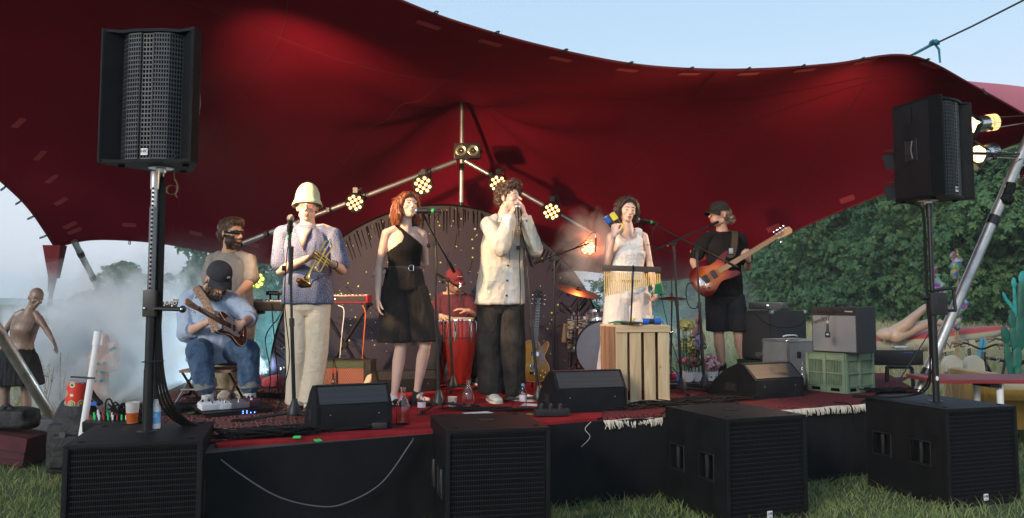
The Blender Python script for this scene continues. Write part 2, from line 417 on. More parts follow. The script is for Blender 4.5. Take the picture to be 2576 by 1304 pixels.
def make_tree(name,label,loc,H,Wd,seed,lf,cnt,size,low=.08,group='trees along the meadow'):
    global rs
    rs=np.random.RandomState(seed); r_=random.Random(seed)
    root=thing(name,label,'tree',loc,0,group)
    tb=MB(); tb.tube([V(0,0,-.1),V(.1,0,H*.3),V(-.1,.1,H*.6),V(.1,0,H*.85)],[H*.035,H*.026,H*.018,H*.006],9)
    cs=[]; rd=[]
    nl=58
    for i in range(nl):
        f=low+(1-low)*(i+.5)/nl; prof=math.sin(PI*min(1,(f*.80+.16)))**.7
        a=i*2.4+r_.random(); rr=Wd*.5*prof*(.30+.62*r_.random()); lr=Wd*(.085+.09*r_.random())*(.6+.5*prof)
        c=V(math.cos(a)*rr,math.sin(a)*rr,H*f-lr*.2); cs.append(tuple(c)); rd.append(lr)
        if i%2==0: tb.tube([V(0,0,H*f*.75),V(c.x*.5,c.y*.5,H*f*.88),c],[H*.012,H*.008,H*.003],6)
    cs.append((0,0,H*.50)); rd.append(Wd*.22)
    vs,fc=leaf_cloud(cs,rd,cnt,size,.62)
    tr=bpy.data.objects.new('trunk',tb.mesh('trunk',K['bark'])); COL.objects.link(tr); tr.parent=root
    cr=np_mesh('crown',vs,fc,4,lf); cr.parent=root
    return root
TL=[  # px x, Y, height, width, kind
 (1905,66,5.2,9,0),(1985,60,6.8,9,1),(2070,55,8.2,9,0),(2160,50,9.2,9,1),(2255,46,10.2,9.2,0),(2345,43,10.8,9.5,0),
 (2440,40,9.6,8.6,1),(2535,38,9.4,8.6,0),(2640,36,9.6,9,1),(1820,74,5.2,9,1),(1740,80,5.4,9,0)]
tl_lab=['dark green chestnut tree at the left end of the row beside the bassist','lighter green tree behind the bass amplifier','dark full tree above the gap between the two amplifiers','broad light green tree behind the black combo amplifier',
 'dark green tree left of the right loudspeaker pole','dark tree directly behind the right loudspeaker pole','light green tree between the loudspeaker pole and the leaning tent pole','dark tree behind the spotlights on the tent pole',
 'light green tree cut off by the right edge of the photo','pale green tree seen between the bassist and the microphone stands','hazy green tree seen beyond the drum kit']
for(px,Y,H,Wd,kd),lb in zip(TL,tl_lab):
    c=P(px,762,Y); make_tree('chestnut_tree',lb,(c.x,Y,0),H,Wd,int(px),K['leaf2']if kd else K['leaf'],15000,.25)
c=P(305,762,72); make_tree('round_tree','round pale blue tree in the haze behind the smoke',(c.x,72,0),4.9,5.2,31,K['leaf2'],5000,.22,group='distant trees on the left')
c=P(235,762,120); make_tree('round_tree','small hazy shrub-like tree at the foot of the hills',(c.x,120,0),3.2,7,33,K['leaf2'],2500,.3,group='distant trees on the left')
# shrubs behind the keyboard player
K['shrub']=leafmat('shrub_leaves',(.05,.12,.08),(.14,.26,.17),.8)
def shrub(px,Y,H,Wd,seed,lb,cnt=2600,size=.075):
    c=P(px,762,Y)
    return make_tree('shrub',lb,(c.x,Y,0),H,Wd,seed,K['shrub'],cnt,size,.15,'shrubs behind the keyboards')
for a in[(455,14,1.9,1.9,51,'low leafy shrub at the left end behind the seated guitarist'),(520,13.5,2.6,1.3,52,'slender sapling rising left of the keyboard player'),(620,13,2.3,2.0,53,'bushy shrub behind the keyboard player'),
          (705,13.3,2.5,2.2,54,'dense shrub behind the floor light and the trumpeter'),(560,15,1.7,2.4,55,'wide low shrub behind the keyboard stand'),(400,16,1.3,2.5,56,'low shrub behind the black speaker pole'),
          (1560,15,1.9,2.6,57,'low shrub behind the drum kit')]: shrub(*a)
rs=np.random.RandomState(11)
# ================================================================ STAGE
poly=[G(400,1146,ZS),G(700,1117,ZS),G(1040,1090,ZS),G(1500,1054,ZS),G(1850,1036,ZS),G(2168,1014,ZS),G(2330,990,ZS),V(4.15,9.9,ZS),V(-3.7,10.2,ZS),V(-2.95,5.9,ZS)]
poly[0]=G(470,1140,ZS)
K['deck']=mat('stage_deck',(.045,.04,.036),.8,var=.3,vs=3)
K['skirt']=skirt_mat('black_molton',(.008,.0082,.0095),.95,.3,300,.05)
K['red_carpet']=mat('red_carpet',(.27,.022,.026),.95,var=.22,vs=5,bump=.5,bs=350,spec=.05)
sb=MB(); sb.prism([p-V(0,0,.012)for p in poly],(0,0,-.05)); st=sb.build('stage_deck',K['deck'],smooth=False)
tag(st,'low stage platform the band stands on','stage')
st.name='stage_platform'
# skirt: hanging cloth with soft folds
sk=MB(); ring=[]
path=poly[:7]+[V(3.95,7.4,ZS)]; path=[V(-2.95,5.9,ZS)]+path
dense=[]
for i in range(len(path)-1):
    a,b_=path[i],path[i+1]; k=max(2,int((b_-a).length/.03))
    dense+=[a.lerp(b_,j/k)for j in range(k)]
dense.append(path[-1])
rows=[]
for r_ in range(9):
    f=r_/8; row=[]
    for i,p in enumerate(dense):
        tdir=(dense[min(i+1,len(dense)-1)]-dense[max(i-1,0)]).normalized(); nrm=V(tdir.y,-tdir.x,0); s_=i*.03
        am=.004+.03*f; w=am*(mnoise.noise((s_*2.2,f*.6,1))+.5*mnoise.noise((s_*6,f,4)))+.010
        row.append(V(p.x,p.y,ZS-.014-(ZS-.02)*f)+nrm*w)
    rows.append(row)
n_=len(dense); sk.add(sum(rows,[]),[(r_*n_+i,r_*n_+i+1,(r_+1)*n_+i+1,(r_+1)*n_+i)for r_ in range(8)for i in range(n_-1)])
so_=sk.build('skirt',K['skirt'],st)
# ---- carpets
cb=MB(); cp=[G(548,1122,ZS),G(1040,1088,ZS),G(1500,1053,ZS),G(1560,1050,ZS),G(1480,960,ZS),G(820,950,ZS),G(850,1060,ZS),G(560,1112,ZS)]
cb.prism(cp,(0,0,.006)); rc=cb.build('carpet',K['red_carpet'],smooth=False)
# folded edge of the red carpet along the stage rim
ce=MB(); edge=spl([G(545,1123,ZS),G(700,1111,ZS),G(880,1100,ZS),G(1040,1088,ZS),G(1290,1070,ZS),G(1500,1053,ZS)],6)
nrm_e=V(.42,-.9,0).normalized()
secs=[V(0,0,.007),V(0,0,.012),V(0,0,.006),V(0,0,-.028),V(0,0,-.03)]; off=[-.10,.0,.016,.018,.004]
rings=[[p+nrm_e*off[k]+secs[k]for k in range(5)]for p in edge]; ce.loft(rings,0,True); ce.build('carpet_edge',K['red_carpet'],rc)
tag(rc,'bright red carpet on the front of the stage','carpet')
def persian(name,base,c2,c3,sc):
    m,t,b=nodes(name); tc=N(t,'ShaderNodeTexCoord'); mp=N(t,'ShaderNodeMapping'); mp.inputs['Scale'].default_value=(sc,sc*1.0,1); mp.inputs['Rotation'].default_value=(0,0,.45); L(t,tc.outputs['Object'],mp.inputs[0])
    v1=N(t,'ShaderNodeTexVoronoi',i_Scale=3.2,distance='MANHATTAN'); v1.feature='F1'; v1.inputs['Randomness'].default_value=.25; L(t,mp.outputs[0],v1.inputs[0])
    v2=N(t,'ShaderNodeTexVoronoi',i_Scale=11,distance='CHEBYCHEV'); v2.inputs['Randomness'].default_value=.35; L(t,mp.outputs[0],v2.inputs[0])
    w=N(t,'ShaderNodeMath',operation='PINGPONG'); L(t,v1.outputs[0],w.inputs[0]); w.inputs[1].default_value=.22
    cr=N(t,'ShaderNodeValToRGB'); cr.color_ramp.interpolation='CONSTANT'
    for i,(p_,c_)in enumerate([(0,c3),(.05,base),(.11,c2),(.15,base)]):
        if i<2: cr.color_ramp.elements[i].position=p_; cr.color_ramp.elements[i].color=c4(c_)
        else: e=cr.color_ramp.elements.new(p_); e.color=c4(c_)
    L(t,w.outputs[0],cr.inputs[0])
    gt=N(t,'ShaderNodeMath',operation='LESS_THAN'); L(t,v2.outputs[0],gt.inputs[0]); gt.inputs[1].default_value=.2
    mx=N(t,'ShaderNodeMix',data_type='RGBA'); L(t,gt.outputs[0],mx.inputs[0]); L(t,cr.outputs[0],mx.inputs[6]); L(t,v2.outputs['Color'],mx.inputs[7])
    mx2=N(t,'ShaderNodeMix',data_type='RGBA',blend_type='MIX'); mx2.inputs[0].default_value=.8; L(t,mx.outputs[2],mx2.inputs[6]); mx3=N(t,'ShaderNodeMix',data_type='RGBA'); L(t,gt.outputs[0],mx3.inputs[0]); mx3.inputs[6].default_value=c4(base); mx3.inputs[7].default_value=c4(c2); 
    L(t,cr.outputs[0],mx3.inputs[6]); L(t,mx3.outputs[2],b.inputs['Base Color']); b.inputs['Roughness'].default_value=.95; b.inputs['Specular IOR Level'].default_value=.1
    nz=N(t,'ShaderNodeTexNoise',i_Scale=300); L(t,tc.outputs['Object'],nz.inputs[0]); bp=N(t,'ShaderNodeBump',i_Strength=.4,i_Distance=.004); L(t,nz.outputs[0],bp.inputs['Height']); L(t,bp.outputs[0],b.inputs['Normal'])
    return m
K['rug1']=persian('persian_rug_rose',(.15,.035,.035),(.32,.20,.15),(.035,.02,.03),1.6)
K['rug2']=persian('persian_rug_dark',(.12,.014,.018),(.20,.06,.05),(.015,.012,.022),2.2)
K['fringe']=mat('cream_fringe',(.62,.56,.46),.9,var=.15)
r1=MB(); r1.prism([G(500,1115,ZS),G(850,1085,ZS),G(905,960,ZS),V(-3.3,8.6,ZS),V(-2.85,6.2,ZS)],(0,0,.010)); r1o=r1.build('rug',K['rug1'],smooth=False)
tag(r1o,'rose patterned persian rug under the seated guitarist and trumpeter','rug')
# right rug: overhangs the stage rim with a fringe
def overhang_rug(name,front,back,drop,m_,lab):
    """front: points along stage rim; back: two far points"""
    f=spl(front,8); n=len(f); k=10; rows=[]
    b0,b1=back
    tdir=(front[-1]-front[0]).normalized(); nrm=V(tdir.y,-tdir.x,0)
    for j in range(k+1):
        g_=j/k; rows.append([b0.lerp(b1,i/(n-1)).lerp(f[i],g_)+V(0,0,.011+.004*mnoise.noise((i*.3,j*.5,2)))for i in range(n)])
    rows.append([f[i]+nrm*.03+V(0,0,.002)for i in range(n)])
    rows.append([f[i]+nrm*.045+V(0,0,-drop*(.7+.5*mnoise.noise((i*.25,3,1))))for i in range(n)])
    vs=sum(rows,[]); nr=len(rows)
    mb=MB(); mb.add(vs,[(r*n+i,r*n+i+1,(r+1)*n+i+1,(r+1)*n+i)for r in range(nr-1)for i in range(n-1)])
    o=mb.build(name,m_); md=o.modifiers.new('t','SOLIDIFY'); md.thickness=.008
    fr=MB(); last=rows[-1]; tot=int((front[-1]-front[0]).length/.007)
    for i in range(tot):
        s_=i/tot*(n-1); a=int(s_); p=last[a].lerp(last[min(a+1,n-1)],s_-a); q=p+nrm*rnd.uniform(.0,.03)+tdir*rnd.uniform(-.018,.018)+V(0,0,-rnd.uniform(.03,.06))
        fr.tube([p+V(0,0,.006),p.lerp(q,.5)+nrm*.008+tdir*rnd.uniform(-.006,.006),q],[.0045,.004,.0022],4)
    fo=fr.build('fringe',K['fringe'],o)
    tag(o,lab,'rug'); return o
overhang_rug('rug',[G(1872,1034,ZS),G(1960,1028,ZS),G(2060,1021,ZS),G(2166,1013,ZS)],(G(1800,975,ZS),G(2290,950,ZS)),.018,K['rug2'],'dark red persian rug under the bass monitor with a long cream fringe')
overhang_rug('rug',[G(1512,1052,ZS),G(1585,1047,ZS),G(1660,1044,ZS)],(G(1545,985,ZS),G(1790,975,ZS)),.028,K['rug2'],'dark red persian rug beside the wooden crate with a short cream fringe')
r3=MB(); r3.prism([G(1420,1000,ZS),G(1600,1010,ZS),G(1860,1000,ZS),G(2310,985,ZS),G(2230,940,ZS),V(1.0,9.6,ZS)],(0,0,.008)); r3o=r3.build('rug',K['rug2'],smooth=False); tag(r3o,'dark rug at the back of the stage under the drum kit','rug')
# ================================================================ TENT
m,t,b=nodes('stretch_tent_fabric')
tc=N(t,'ShaderNodeTexCoord'); nz=N(t,'ShaderNodeTexNoise',i_Scale=1.1,i_Detail=5); L(t,tc.outputs['Object'],nz.inputs[0])
ge=N(t,'ShaderNodeNewGeometry')
mr=N(t,'ShaderNodeMapRange',i_From_Min=.3,i_From_Max=.7); L(t,nz.outputs[0],mr.inputs[0])
mx=N(t,'ShaderNodeMix',data_type='RGBA'); mx.inputs[6].default_value=(.135,.0045,.014,1); mx.inputs[7].default_value=(.185,.006,.019,1); L(t,mr.outputs[0],mx.inputs[0])
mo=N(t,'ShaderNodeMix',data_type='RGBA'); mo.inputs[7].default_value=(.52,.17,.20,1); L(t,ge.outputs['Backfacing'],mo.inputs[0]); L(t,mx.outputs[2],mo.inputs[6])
L(t,mo.outputs[2],b.inputs['Base Color']); b.inputs['Roughness'].default_value=.85; b.inputs['Specular IOR Level'].default_value=.05; b.inputs['Sheen Weight'].default_value=0
n2=N(t,'ShaderNodeTexNoise',i_Scale=220,i_Detail=2); L(t,tc.outputs['Object'],n2.inputs[0]); bp=N(t,'ShaderNodeBump',i_Strength=.25,i_Distance=.004); L(t,n2.outputs[0],bp.inputs['Height']); L(t,bp.outputs[0],b.inputs['Normal'])
n4=N(t,'ShaderNodeTexNoise',i_Scale=1.1,i_Detail=3,i_Distortion=.2); L(t,tc.outputs['Object'],n4.inputs[0]); b4=N(t,'ShaderNodeBump',i_Strength=.32,i_Distance=.12); L(t,n4.outputs[0],b4.inputs['Height']); L(t,b4.outputs[0],bp.inputs['Normal'])
tr=N(t,'ShaderNodeBsdfTranslucent'); tr.inputs[0].default_value=(.30,.004,.012,1); ms=N(t,'ShaderNodeMixShader'); ms.inputs[0].default_value=.025
L(t,b.outputs[0],ms.inputs[1]); L(t,tr.outputs[0],ms.inputs[2]); L(t,ms.outputs[0],t.nodes['Material Output'].inputs[0])
K['tent']=m
K['tent_patch']=mat('tent_patch',(.33,.035,.042),.8,var=.1); K['tent_seam']=mat('tent_seam',(.12,.006,.010),.9)
front=[(-560,-60,6.0),(-150,-330,5.0),(450,-250,5.2),(1010,2,6.2),(1210,74,6.5),(1410,127,6.8),(1600,163,7.1),(1775,175,7.35),(1940,173,7.5),(2100,161,7.6),(2290,141,7.6),(2460,222,7.9),(2660,335,8.3)]
back=[(138,622,10.3),(240,603,10.5),(400,612,10.7),(560,642,10.9),(700,668,11),(950,694,11),(1200,700,11),(1440,680,10.9),(1700,704,10.5),(1895,627,10.0),(2080,545,9.6),(2330,446,9.1),(2660,322,8.7)]
PEAK=P(1163,240,9.6)
NU,NV=96,56
fr_=spl([P(*a)for a in front],8); bk_=spl([P(*a)for a in back],8)
side={.33:P(-270,215,7.3),.62:P(-10,445,8.8),.82:P(74,527,9.6)}
def tent_pt(u,v):
    s_=u*(len(fr_)-1); i=min(int(s_),len(fr_)-2); f=s_-i
    a=fr_[i].lerp(fr_[i+1],f); c=bk_[i].lerp(bk_[i+1],f)
    p=a.lerp(c,v)
    # sag profile: roof stays high, then falls towards the low back edge
    e=2.3 if u<.75 else lerp(2.3,1.7,(u-.75)/.25)
    hz=lerp(a.z,c.z,v**e)
    hz+=.10*math.sin(PI*v)*max(0,1-abs(u-.30)/.4)
    # ridge near the right corner pole
    hz+=.42*math.exp(-((u-1.0)/.10)**2)*math.sin(PI*min(1,v*1.5))**1 if v<.667 else 0
    d=math.hypot(p.x-PEAK.x,p.y-PEAK.y)
    p=V(p.x,p.y,hz)
    k=1/(1+(d/.55)**2)*.55+.45*math.exp(-(d/1.5)**2)
    tgt=PEAK.z
    w_edge=math.sin(PI*min(1,max(0,v)))**.8 if v<1 else 0
    if tgt>hz: p.z=hz+(tgt-hz)*k*min(1,(1-v)/.18 if v>.82 else 1)*min(1,v/.3)
    # scalloped edges between the tie points and tension creases
    p.z+=.05*math.sin(PI*v)*mnoise.noise((p.x*.6,p.y*.6,3))
    an=math.atan2(p.y-PEAK.y,p.x-PEAK.x); p.z+=.035*math.exp(-((d-1.0)/.8)**2)*math.cos(an*9+1.3)*min(1,max(0,(1-v)/.2))
    return p
def left_edge(v):
    ks=[(0,P(*front[0]))]+sorted(side.items())+[(1,P(*back[0]))]
    pts=[q for _,q in ks]; vs_=[q for q,_ in ks]
    for i in range(len(vs_)-1):
        if v<=vs_[i+1]+1e-9:
            f=(v-vs_[i])/(vs_[i+1]-vs_[i]); q=[pts[max(i-1,0)],pts[i],pts[i+1],pts[min(i+2,len(pts)-1)]]
            t_=f; return .5*((2*q[1])+(q[2]-q[0])*t_+(2*q[0]-5*q[1]+4*q[2]-q[3])*t_*t_+(3*q[1]-q[0]-3*q[2]+q[3])*t_**3)
grid=[]
for j in range(NV+1):
    v=j/NV; row=[]
    le=left_edge(v); d0=le-tent_pt(0,v)
    for i in range(NU+1):
        u=i/NU; p=tent_pt(u,v); p=p+d0*math.exp(-(u/.09)**1.5)
        row.append(p)
    grid.append(row)
tent=thing('stretch_tent','big dark red stretch tent canopy spanning the whole stage','tent',(0,0,0))
tb=MB(); nx=NU+1
tb.add(sum(grid,[]),[(j*nx+i,(j+1)*nx+i,(j+1)*nx+i+1,j*nx+i+1)for j in range(NV)for i in range(NU)])
to=tb.build('canopy',K['tent'],tent,fixn=False,ang=180)
# make the underside the front face
if to.data.polygons[10].normal.z>0: to.data.flip_normals()
def gp(u,v):
    a=u*NU; b_=v*NV; i=min(int(a),NU-1); j=min(int(b_),NV-1); f,g_=a-i,b_-j
    return grid[j][i].lerp(grid[j][i+1],f).lerp(grid[j+1][i].lerp(grid[j+1][i+1],f),g_)
def gn(u,v):
    e=.004; n=(gp(min(1,u+e),v)-gp(max(0,u-e),v)).cross(gp(u,min(1,v+e))-gp(u,max(0,v-e))).normalized()
    return n if n.z<0 else-n
hem=MB()
for ln in([(i/160,0.0)for i in range(161)],[(i/160,1.0)for i in range(161)],[(0.0,i/60)for i in range(61)]):
    hem.tube([gp(*q)for q in ln],.011,5)
hem.build('hem',K['tent_seam'],tent)
sm=MB()
def seam(uv,r=.0035):
    pts=[gp(*q)+gn(*q)*.004 for q in uv]; sm.tube(pts,r,4)
for u0 in(.20,.36,.60,.80): seam([(u0+.02*math.sin(i/9),i/40)for i in range(1,40)])
seam([(i/80,.27+.02*math.sin(i/17))for i in range(1,80)]); seam([(.62+i*.36/40,.50-.34*i/40)for i in range(41)])
sm.build('seam',K['tent_seam'],tent)
K['strap']=mat('black_webbing',(.012,.012,.013),.7)
# reinforcement patches and webbing loops along the edge
def patch(u,v,s_=.10):
    p=gp(u,v); n=gn(u,v); e=.01; tu=(gp(min(1,u+e),v)-gp(max(0,u-e),v)).normalized(); tv=n.cross(tu)
    c=p+n*.006; mb=MB(); w=s_; h=s_*.45
    mb.prism([c+tu*w*a+tv*h*b_ for a,b_ in((-1,-.8),(-.8,-1),(.8,-1),(1,-.8),(1,.8),(.8,1),(-.8,1),(-1,.8))],n*.002)
    mb.build('patch',K['tent_patch'],tent)
def clip(p,out,tu,s_=.05):
    mb=MB(); mb.tube([p,p+out*s_*.6+tu*.01,p+out*s_*1.4,p+out*s_*1.2-tu*.015,p+out*.01-tu*.01],.006,5)
    mb.tube([p-out*.05,p+out*.01],.012,6); mb.build('loop',K['strap'],tent)
for i in range(13):
    u=.06+.072*i
    if u>.99: break
    e=.01; tu=(gp(min(1,u+e),0)-gp(u-e,0)).normalized(); inn=(gp(u,.03)-gp(u,0)).normalized()
    clip(gp(u,0),-inn,tu); patch(u+.01,.045)
for i in range(12):
    u=.05+.08*i; tu=(gp(min(1,u+.01),1)-gp(u-.01,1)).normalized(); inn=(gp(u,.97)-gp(u,1)).normalized()
    clip(gp(u,1),-inn,tu,.06); patch(u,.955,.08)
for v in(.42,.55,.66,.76,.85,.93):
    tv=(gp(0,v+.01)-gp(0,v-.01)).normalized(); inn=(gp(.03,v)-gp(0,v)).normalized(); clip(gp(0,v),-inn,tv,.07); patch(.045,v,.08)
# ---- poles
def pole(name,lab,a,b_,r,bands=(.1,.5),m_='alu',cat='tent pole',group='tent poles'):
    root=thing(name,lab,cat,tuple(a),0,group); mb=MB(); mb.tube([a,b_],r,16); mb.build('tube',K[m_],root)
    for f in bands:
        bb=MB(); bb.tube([a.lerp(b_,f-.012),a.lerp(b_,f+.012)],r*1.12,14); bb.build('band',K['black_metal'],root)
    ft=MB(); ax=(b_-a).normalized(); ft.tube([a-ax*.03,a+ax*.05],r*1.25,14); ft.build('foot',K['rubber'],root)
    return root
fL=G(176,1124,0); LFC=P(*front[0])
pole('tent_pole','thick weathered metal tent pole leaning left at the left edge of the photo',fL,LFC+V(0,0,.02),.052,(.35,.9))
RFC=P(2640,225,8.45); fR=P(2293,1003,8.1); fR=P(2247,1113,8.1); fR.z=.03
pole('tent_pole','silver tent pole leaning right that carries the two lit spotlights',fR,RFC,.050,(.20,.62))
tp=P(186,606,10.3); ft_=G(392,1010,0)
pole('tent_pole','thin dull tent pole sinking into the smoke at the back left corner',ft_,tp,.038,(.66,.80,.93))
pk=P(1163,243,9.6); pbot=V(pk.x-.02,pk.y,ZS+.03)
pole('tent_pole','upright metal pole holding up the middle of the canopy above the backdrop',pbot,pk,.027,(.74,.6))
pc=MB(); pc.lathe([(.02,-.02),(.16,-.005),(.22,.015),(.10,.03)],pk-V(0,0,.02),20); pk_o=pc.build('pole_cap',K['black_metal']); tag(pk_o,'round black pressure plate on top of the middle tent pole','pole cap')
# guy ropes and tie-off
K['rope']=mat('dark_rope',(.02,.03,.035),.8); K['teal_rope']=mat('teal_rope',(.012,.16,.24),.7,var=.2,vs=90)
rp_=MB(); a=P(2290,140,7.6); b2=P(2620,-22,6.6); rp_.tube([a,a.lerp(b2,.5)-V(0,0,.01),b2],.009,6); kn=P(2350,108,7.4)
o=rp_.build('guy_rope',K['rope']); tag(o,'dark guy rope pulling the canopy edge up to the top right corner of the photo','rope')
kb=MB(); 
for s_ in range(3): kb.tube([kn+V(.03*math.cos(q*.8+s_),.03*math.sin(q*.8),.018*math.sin(q*1.7+s_))for q in range(9)],.013,6)
kb.tube([kn,P(2362,125,7.4),P(2365,158,7.4)],[.013,.012,.009],6); kb.tube([kn,P(2330,120,7.45),P(2300,136,7.55)],.014,6)
kb.build('knot',K['teal_rope'],o)
rp_=MB(); c0=gp(0,1); q=[c0,P(138,655,10.3),P(130,735,10.3)]
rp_.tube([c0+V(.06,0,0),P(132,690,10.3),P(128,745,10.3),P(110,880,10.2),P(95,1050,9.9)],[.02,.035,.025,.03,.02],6); rp_.tube([P(155,640,10.3),P(133,735,10.3)],.012,5); rp_.tube([P(126,640,10.3),P(122,735,10.3)],.012,5)
o=rp_.build('guy_strap',K['strap']); tag(o,'black ratchet strap hanging from the back left corner of the canopy','strap')
cone=MB(); cone.loft([[c0+V(x_*.11,y_*.08,.02)for x_,y_ in((-1,-1),(1,-1),(1,1),(-1,1))],[P(136,700,10.3)+V(x_*.05,y_*.04,0)for x_,y_ in((-1,-1),(1,-1),(1,1),(-1,1))]]); cone.build('corner_pocket',K['tent_seam'],tent)
for(a_,b_,lb)in(((2552,500,8.3),(2235,1000,8.3),'thin black rope running beside the silver leaning pole'),((2050,560,9.6),(1900,960,13),'thin dark rope slanting down across the trees behind the amplifiers')):
    r2=MB(); r2.tube([P(*a_),P(*b_)],.006,5); tag(r2.build('guy_rope',K['rope']),lb,'rope')
# ---- T-bar pipes with lights
K['led']=emis('warm_led',(1,.50,.14),3.2); K['led_core']=emis('warm_led_core',(1,.80,.45),9.0)
K['led_y']=emis('yellow_led',(.70,.95,.12),5.0); K['led_o']=emis('orange_led',(1,.30,.12),5.0)
K['lens_amber']=mat('lamp_reflector',(.5,.42,.25),.25,.7)
Jn=P(1157,412,9.35)
def pipe(name,lab,pts,r,bands):
    root=thing(name,lab,'lighting pipe',tuple(pts[0]),0,'pipes carrying the stage lights'); mb=MB(); mb.tube(pts,r,14); mb.build('tube',K['alu'],root)
    for f in bands:
        q=pts[0].lerp(pts[-1],f); ax=(pts[-1]-pts[0]).normalized(); bb=MB(); bb.tube([q-ax*.03,q+ax*.03],r*1.35,12); bb.box(q+V(0,-.03,0),(.035,.04,.05)); bb.build('clamp',K['black_metal'],root)
    return root
Lend=P(560,632,8.9); Rend=P(1500,592,9.2)
pipe('light_bar','silver pipe sloping down to the left with two round LED lights',[P(1147,406,9.35),Lend],.028,(.16,.41,.56,.82,.93))
pipe('light_bar','silver pipe sloping down to the right behind the harmonica player',[P(1170,405,9.35),Rend],.026,(.2,.42,.62,.72))
def led_par(px,py,Y,r,lab,face=(0,-1,0),body='black_metal',led='led',core='led_core',n12=True,clampv=(-.02,.05,.14)):
    c=P(px,py,Y); root=thing('led_light',lab,'stage light',tuple(c),0,'round LED stage lights'); M=frame(Vector(face)*-1)
    f=Vector(face).normalized(); mb=MB()
    mb.lathe([(r*.55,.12),(r*.9,.085),(r,.03),(r,-.02),(r*.95,-.035),(r*.88,-.035),(r*.86,-.02),(r*.86,-.012),(0.001,-.012)],c,28,0,M,caps=False); mb.build('housing',K[body],root)
    for k_ in range(26):
        a=2*PI*k_/26; fin=MB(); 
    bk=MB(); bk.tube([c+M@V(-r*1.08,0,.02),c+M@V(-r*1.02,0,.05)+V(0,0,r*.9),c+V(0,0,r*1.15)-f*.05,c+M@V(r*1.02,0,.05)+V(0,0,r*.9),c+M@V(r*1.08,0,.02)],.010,6); bk.box(c+V(0,0,r*1.2)-f*.06,(.05,.05,.06)); bk.tube([c+V(.03,0,r*1.2)-f*.06,c+V(.07,0,r*1.5)-f*.06],.008,6); bk.build('bracket',K['black_metal'],root)
    pos=[(-.17,.5),(.17,.5),(-.52,.17),(-.17,.17),(.17,.17),(.52,.17),(-.52,-.17),(-.17,-.17),(.17,-.17),(.52,-.17),(-.17,-.5),(.17,-.5)]
    rot=rnd.uniform(-.3,.3); X=M@V(1,0,0); Z=M@V(0,1,0)
    for(a,b_)in pos:
        a2,b2_=a*math.cos(rot)-b_*math.sin(rot),a*math.sin(rot)+b_*math.cos(rot); q=c+X*a2*r*1.25+Z*b2_*r*1.25+f*.018
        lb=MB(); lb.lathe([(r*.165,0),(r*.165,-.008),(r*.12,-.014),(.001,-.015)],q,14,0,M,caps=False); lo=lb.build('lens',K[led],root)
        c2=MB(); c2.lathe([(r*.085,-.0145),(.001,-.018)],q,10,0,M,caps=False); c2.build('bulb',K[core],lo)
    return root
led_par(893,510,9.0,.105,'round LED light glowing left on the pipe above the trumpeter',(.1,-1,-.25))
led_par(1064,466,9.15,.115,'round LED light just above the head of the woman in black',(.05,-1,-.2))
led_par(1253,462,9.15,.105,'round LED light half hidden behind the hair of the harmonica player',(-.05,-1,-.2))
led_par(1388,532,9.0,.105,'round LED light on the pipe right of the harmonica player',(-.1,-1,-.25))
led_par(1480,624,9.2,.090,'orange glowing LED light in smoke left of the woman in white',(-.1,-1,-.15),led='led_o')
K['yel_body']=mat('yellow_light_housing',(.20,.21,.02),.5)
led_par(645,706,10.6,.115,'yellow green LED light low behind the keyboard player',(.2,-1,.0),'yel_body','led_y','led_y')
def plight(name,lab,c,d,e,col,ang,blend=.6,size=.08,parent=None):
    l=bpy.data.lights.new(name,'SPOT'); l.energy=e; l.color=col; l.spot_size=R(ang); l.spot_blend=blend; l.shadow_soft_size=size
    o=bpy.data.objects.new(name,l); COL.objects.link(o); o.location=c; o.rotation_euler=Vector(d).to_track_quat('-Z','Y').to_euler()
    return o
# blinder on the middle pole
c=P(1176,381,9.30); root=thing('blinder_light','black twin blinder lamp on the middle pole with two unlit lenses','stage light',tuple(c))
mb=MB(); mb.box(c,(.30,.10,.175),ch=.012); mb.box(c+V(0,-.052,0),(.285,.01,.16)); mb.build('housing',K['black_metal'],root)
kn_=MB(); kn_.tube([c+V(-.17,0,0),c+V(.17,0,0)],.016,8); kn_.box(c+V(0,.07,0),(.06,.06,.06)); kn_.build('bracket',K['black_metal'],root)
for s_ in(-1,1):
    q=c+V(s_*.068,-.058,0); M=frame((0,1,0)); lb=MB(); lb.lathe([(.062,0),(.062,-.01),(.056,-.012),(.052,-.004),(.001,.01)],q,24,0,M,caps=False); lo=lb.build('lens',K['lens_amber'],root)
    bb=MB(); bb.ell(q+V(0,-.002,0),.012); bb.build('bulb',K['chrome'],lo)
